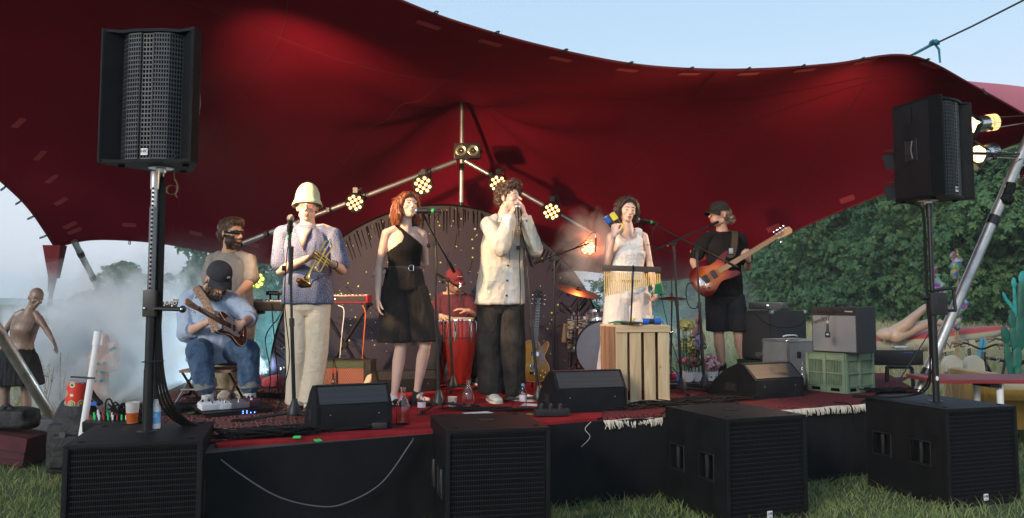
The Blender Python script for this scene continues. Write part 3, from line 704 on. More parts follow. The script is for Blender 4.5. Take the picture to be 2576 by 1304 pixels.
# PAR cans on the silver pole (lit) -------------------------------------------------
K['par_lens']=emis('halogen_lens',(1,.72,.36),4.0)
K['vent_glow']=emis('vent_glow',(1,.65,.25),1.3)
K['par_can']=mat('polished_aluminium',(.62,.60,.58),.22,.95,var=.1,vs=10)
def par_can(c,d,r,ln,lab,pole_pt,energy,cone_deg,col=(1,.62,.33),perf=False,blend=.5):
    d=Vector(d).normalized(); M=frame(d); root=thing('par_lamp',lab,'spotlight',tuple(c),0,'lit par can spotlights')
    mb=MB(); mb.lathe([(r*.35,-ln),(r*.75,-ln*.92),(r*.85,-ln*.6),(r*.9,-ln*.45),(r*.93,-ln*.2),(r,0),(r*.94,.002),(r*.90,-.03),(r*.8,-ln*.3)],c,28,0,M,caps=False); mb.build('can',K['par_can'],root)
    le=MB(); le.lathe([(r*.88,-.022),(r*.6,-.012),(.001,-.008)],c,28,0,M,caps=False); le.build('lens',K['par_lens'],root)
    fr=MB(); X=M@V(1,0,0); Yv=M@V(0,1,0)
    for a,b_ in((X,Yv),(Yv,X),(-X,Yv),(-Yv,X)):
        p0=c+a*r*1.05; fr.prism([p0-b_*r*1.1,p0+b_*r*1.1,p0+b_*r*1.0+d*r*.9+a*r*.25,p0-b_*r*1.0+d*r*.9+a*r*.25],a*.004)
    fr.build('barn_door',K['black_metal'],root)
    sl_=MB()
    for k_ in range(30):
        a=2*PI*k_/30
        for q in(.55,.7,.82):
            p_=c+M@V(math.cos(a)*r*.87,math.sin(a)*r*.87,-ln*q); sl_.box(p_,(.02,.008,.012),M=frame(M@V(math.cos(a),math.sin(a),0),d))
    sl_.build('vent',K['black_metal']if not perf else K['vent_glow'],root)
    br=MB(); s0=c-d*ln*.45
    pz=Vector(pole_pt)
    for sg in(-1,1):
        br.tube([s0+X*sg*r*1.0,s0+X*sg*r*1.08-d*.02,pz+X*sg*.05],.012,5,flat=.35)
    br.tube([pz+X*.06,pz-X*.06],.02,8); br.build('yoke',K['white_pl'],root)
    kb_=MB(); kb_.ell(s0+X*r*1.1,.02); kb_.ell(s0-X*r*1.1,.02); kb_.build('knob',K['black_metal'],root)
    if energy:
        lo=plight('halogen_beam',None,tuple(c+d*.03),d,energy,col,cone_deg,blend,.07); lo.parent=root; lo.location=(root.matrix_basis.inverted()@lo.location)
    return root
stage_mid=P(1150,700,7.4)
cU=P(2452,314,8.2); cLo=P(2462,388,8.15)
def on_pole(y,off=(0,0,0)):
    f=(1113-y)/(1113-225); return fR.lerp(RFC,f)+V(*off)
par_can(cU,P(1150,480,7.6)-cU,.088,.26,'upper lit spotlight on the silver pole, light spilling from its vents',on_pole(300),90,70,perf=True)
par_can(cLo,P(1250,640,6.2)-cLo,.092,.25,'lower lit spotlight on the silver pole behind the right loudspeaker',on_pole(400),560,66)
# second pair just in front of the pole, seen by their barn doors left of the loudspeaker
cB=P(2278,395,7.55); cB2=P(2282,475,7.55)
r_=thing('par_lamp','upper black barn door frame peeking out left of the right loudspeaker','spotlight',tuple(cB),0,'par cans hidden behind the right loudspeaker')
def hidden_par(root,c,d):
    d=d.normalized(); M=frame(d,(0,0,1)); r=.07; mb=MB(); mb.lathe([(r*.35,-.24),(r*.8,-.2),(r*.9,-.1),(r,0),(r*.9,-.02)],c,20,0,M,caps=False); mb.build('can',K['black_metal'],root)
    X=M@V(1,0,0); Yv=M@V(0,1,0); fr=MB()
    for a,b_ in((X,Yv),(-X,Yv),(Yv,X)): p0=c+a*r; fr.prism([p0-b_*r,p0+b_*r,p0+b_*r*.95+d*.15+a*.04,p0-b_*r*.95+d*.15+a*.04],a*.004)
    fr.build('barn_door',K['black_metal'],root)
hidden_par(r_,cB,V(-1,-.25,-.35)); hl_=plight('halogen_beam',None,tuple(cB+V(-.05,.05,.12)),V(3.45,8.5,3.5)-cB,26,(1,.66,.38),95,1,.05); hl_.parent=r_; hl_.location=r_.matrix_basis.inverted()@hl_.location
r_=thing('par_lamp','lower black barn door frame peeking out left of the right loudspeaker','spotlight',tuple(cB2),0,'par cans hidden behind the right loudspeaker'); hidden_par(r_,cB2,V(-1,-.2,-.3))
hb=MB(); hb.tube([cB+V(.28,.05,.2),cB2+V(.30,.05,-.1)],.02,8); hb.tube([cB+V(.28,.05,.05),on_pole(395)],.016,8); hb.tube([cB+V(.22,.05,.02),cB+V(.30,.05,.02)],.012,6); hb.tube([cB2+V(.22,.05,.02),cB2+V(.30,.05,.02)],.012,6); tag(hb.build('lamp_bar',K['black_metal']),'short dark bar behind the right loudspeaker holding two par cans','lamp bar')
# left pair on a stand hidden behind the left loudspeaker
cl=P(400,205,5.55); cl2=P(352,300,5.6)
st_=thing('lighting_stand','thin black lighting stand directly behind the left loudspeaker pole','lighting stand',(cl.x-.02,cl.y+.12,0))
mb=MB(); bx_,by_=cl.x-.02,cl.y+.14; mb.tube([(bx_,by_,.05),(bx_,by_,cl.z+.1)],.017,8); mb.build('pole',K['black_metal'],st_)
for k_ in range(3):
    a=k_*2*PI/3+.9; lb=MB(); lb.tube([(bx_,by_,.7),(bx_+.35*math.cos(a),by_+.35*math.sin(a),.02)],.012,6); lb.build('leg',K['black_metal'],st_)
mb=MB(); mb.tube([(bx_-.28,by_,cl.z),(bx_+.20,by_,cl.z)],.017,8); mb.build('crossbar',K['black_metal'],st_)
par_can(cl,V(-1.75,8.6,3.5)-cl,.085,.22,'upper spotlight hidden behind the left loudspeaker',(bx_+.1,by_,cl.z),620,56,(1,.66,.38),blend=1)
par_can(cl2,P(1020,620,7.6)-cl2,.085,.22,'lower spotlight hidden behind the left loudspeaker',(bx_-.15,by_,cl.z),880,70,(1,.64,.36))
# coloured floor floods at the back of the stage
def floor_flood(px,py,Y,d,col,e,lab,led,ang=100):
    c=P(px,py,Y); c.z=max(c.z,ZS+.12)if Y<10 else c.z
    root=thing('flood_light',lab,'stage light',tuple(c)); M=frame(-Vector(d).normalized()); mb=MB(); mb.lathe([(.06,.1),(.09,.04),(.09,-.02),(.08,-.02),(.001,-.01)],c,20,0,M,caps=False); mb.build('housing',K['black_metal'],root)
    le=MB(); le.lathe([(.078,-.021),(.001,-.024)],c,20,0,M,caps=False); le.build('lens',led,root); b2=MB(); b2.tube([c+V(-.1,0,0),c+V(-.1,.02,-c.z+ZS*(Y<10)),c+V(.1,.02,-c.z+ZS*(Y<10)),c+V(.1,0,0)],.008,5); b2.build('bracket',K['black_metal'],root)
    lo=plight('flood_beam',None,tuple(c+Vector(d).normalized()*.04),d,e,col,ang,.7,.08); lo.parent=root; lo.location=root.matrix_basis.inverted()@lo.location
    return root
floor_flood(770,880,10.4,(-.55,1,.25),(.30,.95,1.0),200,'cyan flood light behind the backdrop lighting the bushes and smoke',emis('cyan_led',(.3,.95,1),6))
floor_flood(1610,860,10.3,(.45,1,.3),(.25,.85,1.0),120,'blue flood light hidden behind the woman in white',emis('blue_led',(.3,.8,1),6))
floor_flood(728,925,9.3,(-1,.05,.10),(.62,.86,1.0),260,'added unseen pale blue flood light behind the guitarist, put in to brighten the smoke',emis('added_pale_led',(.7,.9,1),6),80)  # unseen lamp, added only to brighten the smoke
oq=P(1480,624,9.2); ol=plight('led_beam',None,tuple(oq+V(0,-.06,0)),V(.1,-1,.25),55,(1,.16,.05),150,1,.06); ol_p=[o_ for o_ in bpy.data.objects if o_.get('label')=='orange glowing LED light in smoke left of the woman in white'][0]; ol.parent=ol_p; ol.location=ol_p.matrix_basis.inverted()@ol.location
# ================================================================ PA SYSTEM
m,t,b=nodes('perforated_black_grille')
tc=N(t,'ShaderNodeTexCoord'); mp=N(t,'ShaderNodeMapping'); L(t,tc.outputs['UV'],mp.inputs[0])
K['foam']=K['grille_back']
def sub(loc,rz,lab,dims=(.62,.70,.69),cup=True,plate=True):
    """subwoofer: local origin at the base centre, front towards -Y"""
    Wd,Dp,H=dims; root=thing('subwoofer',lab,'subwoofer',loc,rz,'black subwoofers on the grass'); TM=worldm(root)
    def mbx(): q=MB(); q.M=TM; return q
    t_=.02; mb=mbx(); yb=Dp/2; yf=-Dp/2
    mb.box((0,(yb+yf)/2+.02,H-t_/2),(Wd,Dp-.04,t_),ch=.004); mb.box((0,.02,t_/2),(Wd,Dp-.04,t_),ch=.004)
    for s_ in(-1,1):
        # side wall with two recessed handles
        x=s_*(Wd/2-t_/2); hz0,hz1=H*.40,H*.62
        ys_=[yf,yf+Dp*.20,yf+Dp*.42,yf+Dp*.68,yf+Dp*.90,yb]
        mb.box((x,0,(hz0)/2+.01),(t_,Dp-.004,hz0-.02)); mb.box((x,0,(hz1+H)/2-.01),(t_,Dp-.004,H-hz1-.02))
        for a,b_ in((0,1),(2,3),(4,5)): mb.box((x,(ys_[a]+ys_[b_])/2,(hz0+hz1)/2),(t_,ys_[b_]-ys_[a],hz1-hz0))
        for a,b_ in((1,2),(3,4)):
            cy_=(ys_[a]+ys_[b_])/2; w_=ys_[b_]-ys_[a]; h_=hz1-hz0
            mb.box((x-s_*.055,cy_,(hz0+hz1)/2),(.006,w_,h_)); 
            for q in(-1,1): mb.box((x-s_*.03,cy_+q*w_/2,(hz0+hz1)/2),(.05,.008,h_)); mb.box((x-s_*.03,cy_,(hz0+hz1)/2+q*h_/2),(.05,w_,.008))
    mb.box((0,yb-.012,H/2),(Wd-.03,.02,H-.03))
    # front frame
    for s_ in(-1,1): mb.box((s_*(Wd/2-.012),yf+.02,H/2),(.028,.045,H-.004),ch=.006); mb.box((0,yf+.02,H/2+s_*(H/2-.012)),(Wd-.004,.045,.026),ch=.006)
    mb.build('cabinet',K['black_cab'],root)
    for s_ in(-1,1):
        for a in(.31,.79):
            hb_=mbx(); x=s_*(Wd/2+.002); cy_=yf+Dp*a; w_,h_=Dp*.235,H*.25; cz_=H*.51
            fr=[(cy_-w_/2,cz_-h_/2),(cy_+w_/2,cz_-h_/2),(cy_+w_/2,cz_+h_/2),(cy_-w_/2,cz_+h_/2)]
            hb_.tube([V(x,*fr[k_%4])for k_ in range(5)],.005,6); hb_.tube([V(x-s_*.01,cy_,cz_-h_*.42),V(x-s_*.004,cy_-.01,cz_),V(x-s_*.01,cy_,cz_+h_*.42)],.014,8)
            hb_.build('handle',K['black_plastic'],root)
    # grille: rows of vertical slots standing off a dark foam sheet
    gx0,gx1,gz0,gz1=-Wd/2+.03,Wd/2-.03,.03,H-.03
    fb=mbx(); fb.box((0,yf+.034,H/2),(gx1-gx0,.006,gz1-gz0)); fb.build('foam',K['foam'],root)
    gb_=mbx(); nrow=21; yy_=yf+.018; rh=(gz1-gz0)/nrow
    for i in range(nrow+1):
        z=gz0+(gz1-gz0)*i/nrow; gb_.box((0,yy_-.004*(1 if i%1==0 else 0),z),(gx1-gx0,.006,.007))
    nc=int((gx1-gx0)/.0105)
    for i in range(nc+1):
        x=gx0+(gx1-gx0)*i/nc; gb_.box((x,yy_,H/2),(.0042,.003,gz1-gz0))
    gb_.build('grille',K['grille'],root,smooth=False,fixn=False)
    if plate:
        pb=mbx(); pb.box((Wd*.02,yf+.006,.055),(.040,.006,.046),mi=0,ch=.003); po=pb.build('badge',K['white'],root)
        tb_=mbx(); M4=Matrix.Translation(V(Wd*.02,yf+.0015,.060))@Matrix.Rotation(PI/2,4,'X'); text_mesh(tb_,'HK',M4,.027,sx=1.1); tb_.box((Wd*.02,yf+.0025,.041),(.024,.001,.003)); tb_.build('logo',K['black_plastic'],po)
    if cup:
        cu=mbx(); cu.lathe([(.055,H+.0005),(.055,H+.004),(.03,H+.004),(.022,H-.0)],(0,.02,0),24); cu.build('pole_socket',K['black_metal'],root)
    for a in(-1,1):
        for q in(-1,1):
            f_=mbx(); f_.lathe([(.022,H+.0008),(.018,H+.0035),(.012,H+.001)],(a*(Wd/2-.07),q*(Dp/2-.08),0),14); f_.build('foot_cup',K['rubber'],root)
    return root
def put_sub(tl,tr,lab,dims,**kw):
    """tl,tr: front top corners as seen"""
    a=G(*tl,dims[2]); b_=G(*tr,dims[2]); d=b_-a; rz=math.atan2(d.y,d.x); mid=(a+b_)/2
    back_=V(-math.sin(rz),math.cos(rz),0); c=mid+back_*dims[1]/2
    return sub((c.x,c.y,0),rz,lab,dims,**kw),rz,c
w1=(G(510,1107,.69)-G(159,1121,.69)).length
s1,rz1,c1=put_sub((159,1121),(510,1107),'leftmost subwoofer carrying the left loudspeaker pole and a beer cup',(w1,.76,.69),plate=False)
w2=(G(1384,1075,.69)-G(1122,1084,.69)).length
s2,rz2,c2=put_sub((1122,1084),(1384,1075),'subwoofer below the middle of the stage, in front of the red carpet',(w2,.72,.69),plate=False)
w3=(G(2027,1043,.69)-G(1826,1055,.69)).length
s3,rz3,c3=put_sub((1826,1055),(2027,1043),'subwoofer between the middle one and the pole, below the bass monitor',(w3,.74,.69))
w4=(G(2556,1021,.69)-G(2380,1030,.69)).length
s4,rz4,c4_=put_sub((2380,1030),(2556,1021),'rightmost subwoofer carrying the right loudspeaker pole',(w4,.80,.69))
def top_speaker(loc,rz,lab,W_=.56,H_=.78,D_=.42,tilt=0.0,strap=False):
    """trapezoid full-range box, origin at the bottom centre; front towards -Y"""
    root=thing('loudspeaker',lab,'loudspeaker',loc,rz,'loudspeakers on poles'); TM=worldm(root)
    def mbx(): q=MB(); q.M=TM; return q
    wf,wb=W_/2,W_*.20; yf=-D_*.5; yb=D_*.5; rec=.085
    # floor plan of the box outline, front edge recessed for the curved grille
    plan=[(-wf,yf),(-wf,yf+.10),(-wb,yb),(wb,yb),(wf,yf+.10),(wf,yf)]
    mb=mbx()
    def wall(a,b_,z0,z1,th=.018):
        a,b_=Vector(a),Vector(b_); d=(b_-a).normalized(); n=V(-d.y,d.x)*th if True else 0
        mb.prism([V(a.x,a.y,z0),V(b_.x,b_.y,z0),V(b_.x+n.x,b_.y+n.y,z0),V(a.x+n.x,a.y+n.y,z0)],(0,0,z1-z0))
    for i in range(5):
        a,b_=plan[i],plan[i+1]; wall(b_,a,.0,H_)
    for z in(0.001,H_-.019):
        o_=[V(x*.997,y,z)for x,y in plan[::-1]]; fcen=[V(-wf*.45,yf+.055,z),V(wf*.45,yf+.055,z)]
        mb.prism([V(-wf,yf,z),V(-wf*.62,yf+.035,z),V(-wf*.3,yf+.012,z),V(wf*.3,yf+.012,z),V(wf*.62,yf+.035,z),V(wf,yf,z)]+[V(x,y,z)for x,y in plan[::-1][1:5]],(0,0,.018))
    # flared inner cheeks
    for s_ in(-1,1):
        mb.prism([V(s_*wf,yf,.015),V(s_*(wf-.012),yf-.004,.015),V(s_*(wf-.10),yf+.085,.015),V(s_*wf,yf+.10,.015)],(0,0,H_-.03))
    mb.box((0,yf+.10,H_/2),(W_-.05,.012,H_-.03))
    mb.build('cabinet',K['black_cab'],root)
    # curved grille in vertical facets
    gw=wf-.10; fac=[(-gw,yf+.080),(-gw*.72,yf+.035),(-gw*.28,yf+.018),(-gw*.22,yf+.030),(gw*.10,yf+.030),(gw*.16,yf+.018),(gw*.66,yf+.030),(gw,yf+.080)]
    gb_=mbx(); fo=mbx(); z0,z1=.025,H_-.028
    for i in range(len(fac)-1):
        a,b_=V(*fac[i],0),V(*fac[i+1],0); ln=(b_-a).length; d=(b_-a)/ln; n=V(d.y,-d.x,0)
        fo.prism([a-n*.014,b_-n*.014,b_-n*.016,a-n*.016][::-1]if False else[V(*(a-n*.014).xy,z0),V(*(b_-n*.014).xy,z0),V(*(b_-n*.018).xy,z0),V(*(a-n*.018).xy,z0)],(0,0,z1-z0))
        k_=max(1,round(ln/.0165))
        for j in range(k_+1):
            p_=a+d*(ln*j/k_); gb_.prism([V(*(p_-d*.0025).xy,z0),V(*(p_+d*.0025).xy,z0),V(*(p_+d*.0025-n*.003).xy,z0),V(*(p_-d*.0025-n*.003).xy,z0)],(0,0,z1-z0))
        nr=int((z1-z0)/.0262)
        for j in range(nr+1):
            z=z0+(z1-z0)*j/nr; gb_.prism([V(a.x,a.y,z-.0035),V(b_.x,b_.y,z-.0035),V(b_.x-n.x*.003,b_.y-n.y*.003,z-.0035),V(a.x-n.x*.003,a.y-n.y*.003,z-.0035)],(0,0,.007))
    fo.build('foam',K['foam'],root,smooth=False); gb_.build('grille',K['grille_steel'],root,smooth=False,fixn=False)
    pb=mbx(); pb.box((-gw*.05,yf+.022,.062),(.042,.006,.040),ch=.003); po=pb.build('badge',K['white'],root)
    tb_=mbx(); text_mesh(tb_,'HK',Matrix.Translation(V(-gw*.05,yf+.0175,.065))@Matrix.Rotation(PI/2,4,'X'),.027,sx=1.1); tb_.build('logo',K['black_plastic'],po)
    tb_=mbx(); text_mesh(tb_,'5',Matrix.Translation(V(gw*.86,yf+.052,.05))@Matrix.Rotation(R(24),4,'Z')@Matrix.Rotation(PI/2,4,'X'),.07,sx=1.0,depth=.004); tb_.build('numeral',K['black_plastic'],root)
    # side handle recesses, rigging plates, feet, pole flange
    for s_ in(-1,1):
        a,b_=V(s_*wf,yf+.10,0),V(s_*wb,yb,0); d=(b_-a).normalized(); n=V(d.y,-d.x,0)*s_
        if n.dot(V(s_,0,0))<0: n=-n
        q=a.lerp(b_,.5); M3=Matrix((d,V(0,0,1),n)).transposed(); cz_=H_*.50
        hb_=mbx(); rr=[(-.06,-.085),(.06,-.085),(.06,.085),(-.06,.085)]
        c_=V(q.x,q.y,cz_)+n*.002; hb_.tube([c_+M3@V(*rr[k_%4],0)for k_ in range(5)],.005,6)
        hb_.box(c_-n*.0005,(.10,.15,.003),M=M3); hb_.tube([c_+M3@V(-.02,-.07,.004),c_+M3@V(-.012,0,.012),c_+M3@V(-.02,.07,.004)],.010,8); hb_.tube([c_+M3@V(-.045,-.035,.002),c_+M3@V(.045,-.035,.002)],.006,6)
        hb_.build('handle',K['black_plastic'],root)
        rp2=mbx(); rp2.box(V(q.x,q.y,H_*.86)+n*.002,(.03,.13,.006),M=M3); rp2.build('rigging_plate',K['black_metal'],root)
    fl=mbx(); fl.lathe([(.075,-.0015),(.075,-.006),(.03,-.008),(.028,-.03),(.02,-.03)],(0,.02,0),24); fl.build('pole_flange',K['steel'],root)
    for x_,y_ in((-wf*.7,yf+.12),(wf*.7,yf+.12),(-wb*.7,yb-.05),(wb*.7,yb-.05)):
        f_=mbx(); f_.lathe([(.02,-.0005),(.018,-.012),(.008,-.013)],(x_,y_,0),14); f_.build('rubber_foot',K['rubber'],root)
    return root
# left pole: from the subwoofer top to the speaker
pb_=G(370,1083,.69); pt_=V(pb_.x+.005,pb_.y,P(388,432,pb_.y).z)
pL=thing('speaker_pole','tall black and silver pole under the left loudspeaker, cables taped to it','speaker pole',tuple(pb_),0,'poles carrying the loudspeakers')
h_=pt_.z-pb_.z
mb=MB(); mb.tube([pb_,pb_+V(0,0,h_*.50)],.0265,16); mb.tube([pb_,pb_+V(0,0,.36)],.029,16); mb.build('lower_tube',K['black_metal'],pL)
mb=MB(); mb.tube([pb_+V(0,0,h_*.5),pb_+V(0,0,h_*.86)],.0255,16); mb.build('inner_tube',mat('brushed_dark_steel',(.18,.18,.185),.35,.8),pL)
sl_=MB()
for k_ in range(26): sl_.box(pb_+V(0,-.026,h_*.51+k_*.026),(.010,.004,.012))
sl_.build('hole_row',K['foam'],pL,smooth=False)
mb=MB(); mb.tube([pb_+V(0,0,h_*.85),pb_+V(0,0,h_*.96)],.020,14); mb.tube([pb_+V(0,0,h_*.93),pb_+V(0,0,h_)],.026,16); mb.build('top_spigot',K['alu'],pL)
mb=MB(); zc=h_*.485; mb.box(pb_+V(0,0,zc),(.075,.075,.16),ch=.01); mb.tube([pb_+V(.02,-.02,zc-.03),pb_+V(.20,-.03,zc-.035)],.018,10,flat=.7); mb.ell(pb_+V(.20,-.03,zc-.035),.022); mb.build('clamp',K['black_plastic'],pL)
b_=MB(); b_.ell(pb_+V(.20,-.05,zc-.035),(.008,.004,.008)); b_.ell(pb_+V(-.02,-.045,zc-.03),(.008,.006,.008)); b_.build('rivet',K['chrome'],pL)
tie=MB(); tie.tube([pb_+V(-.035,-.02,.40),pb_+V(.0,-.035,.405),pb_+V(.10,-.03,.41)],.004,5); tie.build('cable_tie',K['black_plastic'],pL)
def cable(pts,r,lab,name='cable',m_='rubber',n=6,par=None,grp=None,cat='cable',k=8):
    mb=MB(); mb.tube(spl(pts,k),r,n); o=mb.build(name,K[m_],par)
    if par is None: tag(o,lab,cat,grp)
    return o
q=pb_
for k_ in range(4):
    dx_=.028+.009*k_; cable([q+V(dx_-.02,.03,h_-.03),q+V(dx_,.012,h_*.9),q+V(dx_+.002,.012,h_*.5),q+V(dx_+.003,.01,.55),q+V(dx_+.02+.01*k_,.02,.22),q+V(.10+.03*k_,.10+.02*k_,.06-.012*k_),q+V(.22+.05*k_,.28+.03*k_,-.06)],.0075,None,'cable',par=pL)
spL=top_speaker((pt_.x+.012,pt_.y+.02,pt_.z+.03),R(-3),'left loudspeaker on its pole, its full perforated grille facing the viewer',.56,.80,.40)
spL.rotation_euler=(R(0),R(0),R(-3))
# strap loop hanging under the left speaker
sb_=MB(); c=P(432,478,pt_.y+.12); sb_.tube([P(437,425,pt_.y+.12),P(439,455,pt_.y+.12)],.004,5)
sb_.loft([[c+V(.035*math.cos(a),.012*s_,.03*math.sin(a))for s_ in(-1,1)]+[c+V(.033*math.cos(a),.012*s_,.028*math.sin(a))for s_ in(1,-1)]for a in[i*2*PI/18 for i in range(18)]],closed=True)
sb_.loft([[p_+V(0,.010*s_,0)for s_ in(-1,1)]+[p_+V(.003,.010*s_,0)for s_ in(1,-1)]for p_ in spl([P(439,450,pt_.y+.12),P(446,470,pt_.y+.12),P(441,490,pt_.y+.12),P(446,498,pt_.y+.12)],5)])
K['tan']=mat('tan_webbing',(.30,.22,.12),.8); tag(sb_.build('webbing_strap',K['tan']),'coiled tan webbing strap dangling under the left loudspeaker','strap')
# right pole and speaker
qb=G(2356,1012,.69); qt=V(qb.x-.0,qb.y,P(2337,512,qb.y).z); h_=qt.z-qb.z
pR=thing('speaker_pole','black pole with a crank box under the right loudspeaker','speaker pole',tuple(qb),0,'poles carrying the loudspeakers')
mb=MB(); mb.tube([qb,qb+V(0,0,h_*.52)],.0245,16); mb.build('lower_tube',K['black_metal'],pR)
mb=MB(); mb.tube([qb+V(0,0,h_*.5),qb+V(0,0,h_)],.018,14); mb.tube([qb+V(0,0,h_*.93),qb+V(0,0,h_)],.024,14); mb.build('upper_tube',K['black_metal'],pR)
mb=MB(); zc=h_*.49; mb.box(qb+V(.03,0,zc),(.13,.08,.17),ch=.012); mb.box(qb+V(.05,-.035,zc+.03),(.04,.02,.04)); mb.build('crank_box',K['black_plastic'],pR)
mb=MB(); mb.tube([qb+V(-.02,-.02,zc+.10),qb+V(.13,-.03,zc+.12),qb+V(.145,-.03,zc+.10),qb+V(.155,-.03,zc-.05)],.013,8); mb.tube([qb+V(.10,-.03,zc-.05),qb+V(.16,-.03,zc-.05)],.012,8); mb.build('crank_handle',K['black_plastic'],pR)
mb=MB(); mb.tube([qb+V(-.07,0,zc+.05),qb+V(-.03,0,zc+.05)],.018,10); mb.tube([qb+V(-.085,0,zc+.05),qb+V(-.07,0,zc+.05)],.024,10); mb.build('knob',K['black_plastic'],pR)
mb=MB(); mb.ell(qb+V(0,-.025,.18),(.012,.003,.018)); mb.build('sticker',K['white'],pR)
for k_ in range(2): cable([qt+V(-.12+.02*k_,.05,.0),qt+V(-.06,.03,-.02),qt+V(-.03-.01*k_,.02,-.12),qb+V(-.032-.008*k_,.012,h_*.6),qb+V(-.032,.01,.30),qb+V(-.05-.03*k_,.05,.09),qb+V(-.22,.16,.02),qb+V(-.55,.22,.015+.012*k_)],.007,None,par=pR)
spR=top_speaker((qt.x+.03,qt.y+.04,qt.z+.03),R(36),'right loudspeaker on its pole turned to show its blank black side',.46,.76,.46)
# ================================================================ PEOPLE
HM_={}
def hair_mat(name,c1,c2):
    m,t,b=nodes(name); tc=N(t,'ShaderNodeTexCoord'); mp=N(t,'ShaderNodeMapping'); mp.inputs['Scale'].default_value=(90,90,9); L(t,tc.outputs['Object'],mp.inputs[0])
    nz=N(t,'ShaderNodeTexNoise',i_Scale=1.6,i_Detail=3); L(t,mp.outputs[0],nz.inputs[0]); mx=N(t,'ShaderNodeMix',data_type='RGBA'); mx.inputs[6].default_value=c4(c1); mx.inputs[7].default_value=c4(c2)
    mr=N(t,'ShaderNodeMapRange',i_From_Min=.38,i_From_Max=.62); L(t,nz.outputs[0],mr.inputs[0]); L(t,mr.outputs[0],mx.inputs[0]); L(t,mx.outputs[2],b.inputs['Base Color']); b.inputs['Roughness'].default_value=.5
    bp=N(t,'ShaderNodeBump',i_Strength=.9,i_Distance=.004); L(t,nz.outputs[0],bp.inputs['Height']); L(t,bp.outputs[0],b.inputs['Normal'])
    m2,t2,b2=nodes(name+'_strands'); g2=N(t2,'ShaderNodeNewGeometry'); x2=N(t2,'ShaderNodeMix',data_type='RGBA'); x2.inputs[6].default_value=c4(tuple(c*.8 for c in c1)); x2.inputs[7].default_value=c4(tuple(min(1,c*1.35)for c in c2)); L(t2,g2.outputs['Random Per Island'],x2.inputs[0]); L(t2,x2.outputs[2],b2.inputs['Base Color']); b2.inputs['Roughness'].default_value=.4
    HM_[name]=m2; return m
K['hair_red']=hair_mat('auburn_hair',(.10,.028,.010),(.32,.10,.03)); K['hair_brown']=hair_mat('brown_hair',(.035,.017,.010),(.11,.055,.03))
K['hair_dark']=hair_mat('dark_brown_hair',(.020,.011,.008),(.06,.032,.02)); K['hair_grey']=hair_mat('grey_blond_hair',(.07,.052,.038),(.26,.20,.145)); K['beard']=hair_mat('beard',(.06,.035,.022),(.17,.11,.075))
for a_,b_ in(('hair_red','auburn_hair'),('hair_brown','brown_hair'),('hair_dark','dark_brown_hair'),('hair_grey','grey_blond_hair'),('beard','beard')): K[a_+'_s']=HM_[b_]
def hdir(yaw,pitch,roll):
    """head frame: face looks along local -Y; yaw>0 turns towards the right of the picture"""
    return Matrix.Rotation(R(yaw),3,'Z')@Matrix.Rotation(R(pitch),3,'X')@Matrix.Rotation(R(roll),3,'Y')
def head_shapes(mb,c,M,s=1.0,fem=False,nose=1.0):
    def q(x,y,z): return c+M@V(x*s,y*s,z*s)
    def E(x,y,z,r,n=16,k=10): mb.ell(q(x,y,z),tuple(a*s for a in r)if hasattr(r,'__len__')else(r*s,)*3,M,n=n,k=k)
    E(0,.016,.038,(.075,.096,.086),22,14); E(0,-.012,.012,(.070,.082,.088),20,12)
    jw=.90 if fem else 1.0
    E(0,-.022,-.035,(.058*jw,.068,.078),18,12); E(0,-.060,-.088,(.026*jw,.026,.022)); E(0,-.045,-.080,(.042*jw,.036,.028))
    for a in(-1,1):
        E(a*.046*jw,.000,-.058,(.018,.028,.030)); E(a*.038,-.056,-.020,(.025,.024,.024)); E(a*.033,-.073,.034,(.026,.012,.010))
        mb.ell(q(a*.076,.014,-.004),(.008*s,.019*s,.030*s),M@Matrix.Rotation(a*.30,3,'Z')@Matrix.Rotation(-.15,3,'X')); E(a*.073,.010,-.024,(.006,.010,.010))
        E(a*.0115*nose,-.097,-.030,(.0085,.010,.008))
    mb.tube([q(0,-.084,.026),q(0,-.096,.004),q(0,-.109*nose if nose>1 else-.109,-.022)],[.0075*s,.0088*s,.0115*s],10,rnd_end=True)
    E(0,-.080,-.056,(.030*jw,.022,.022)); E(0,-.0945,-.0515,(.021,.009,.0055)); E(0,-.0925,-.0615,(.018,.0095,.0065))
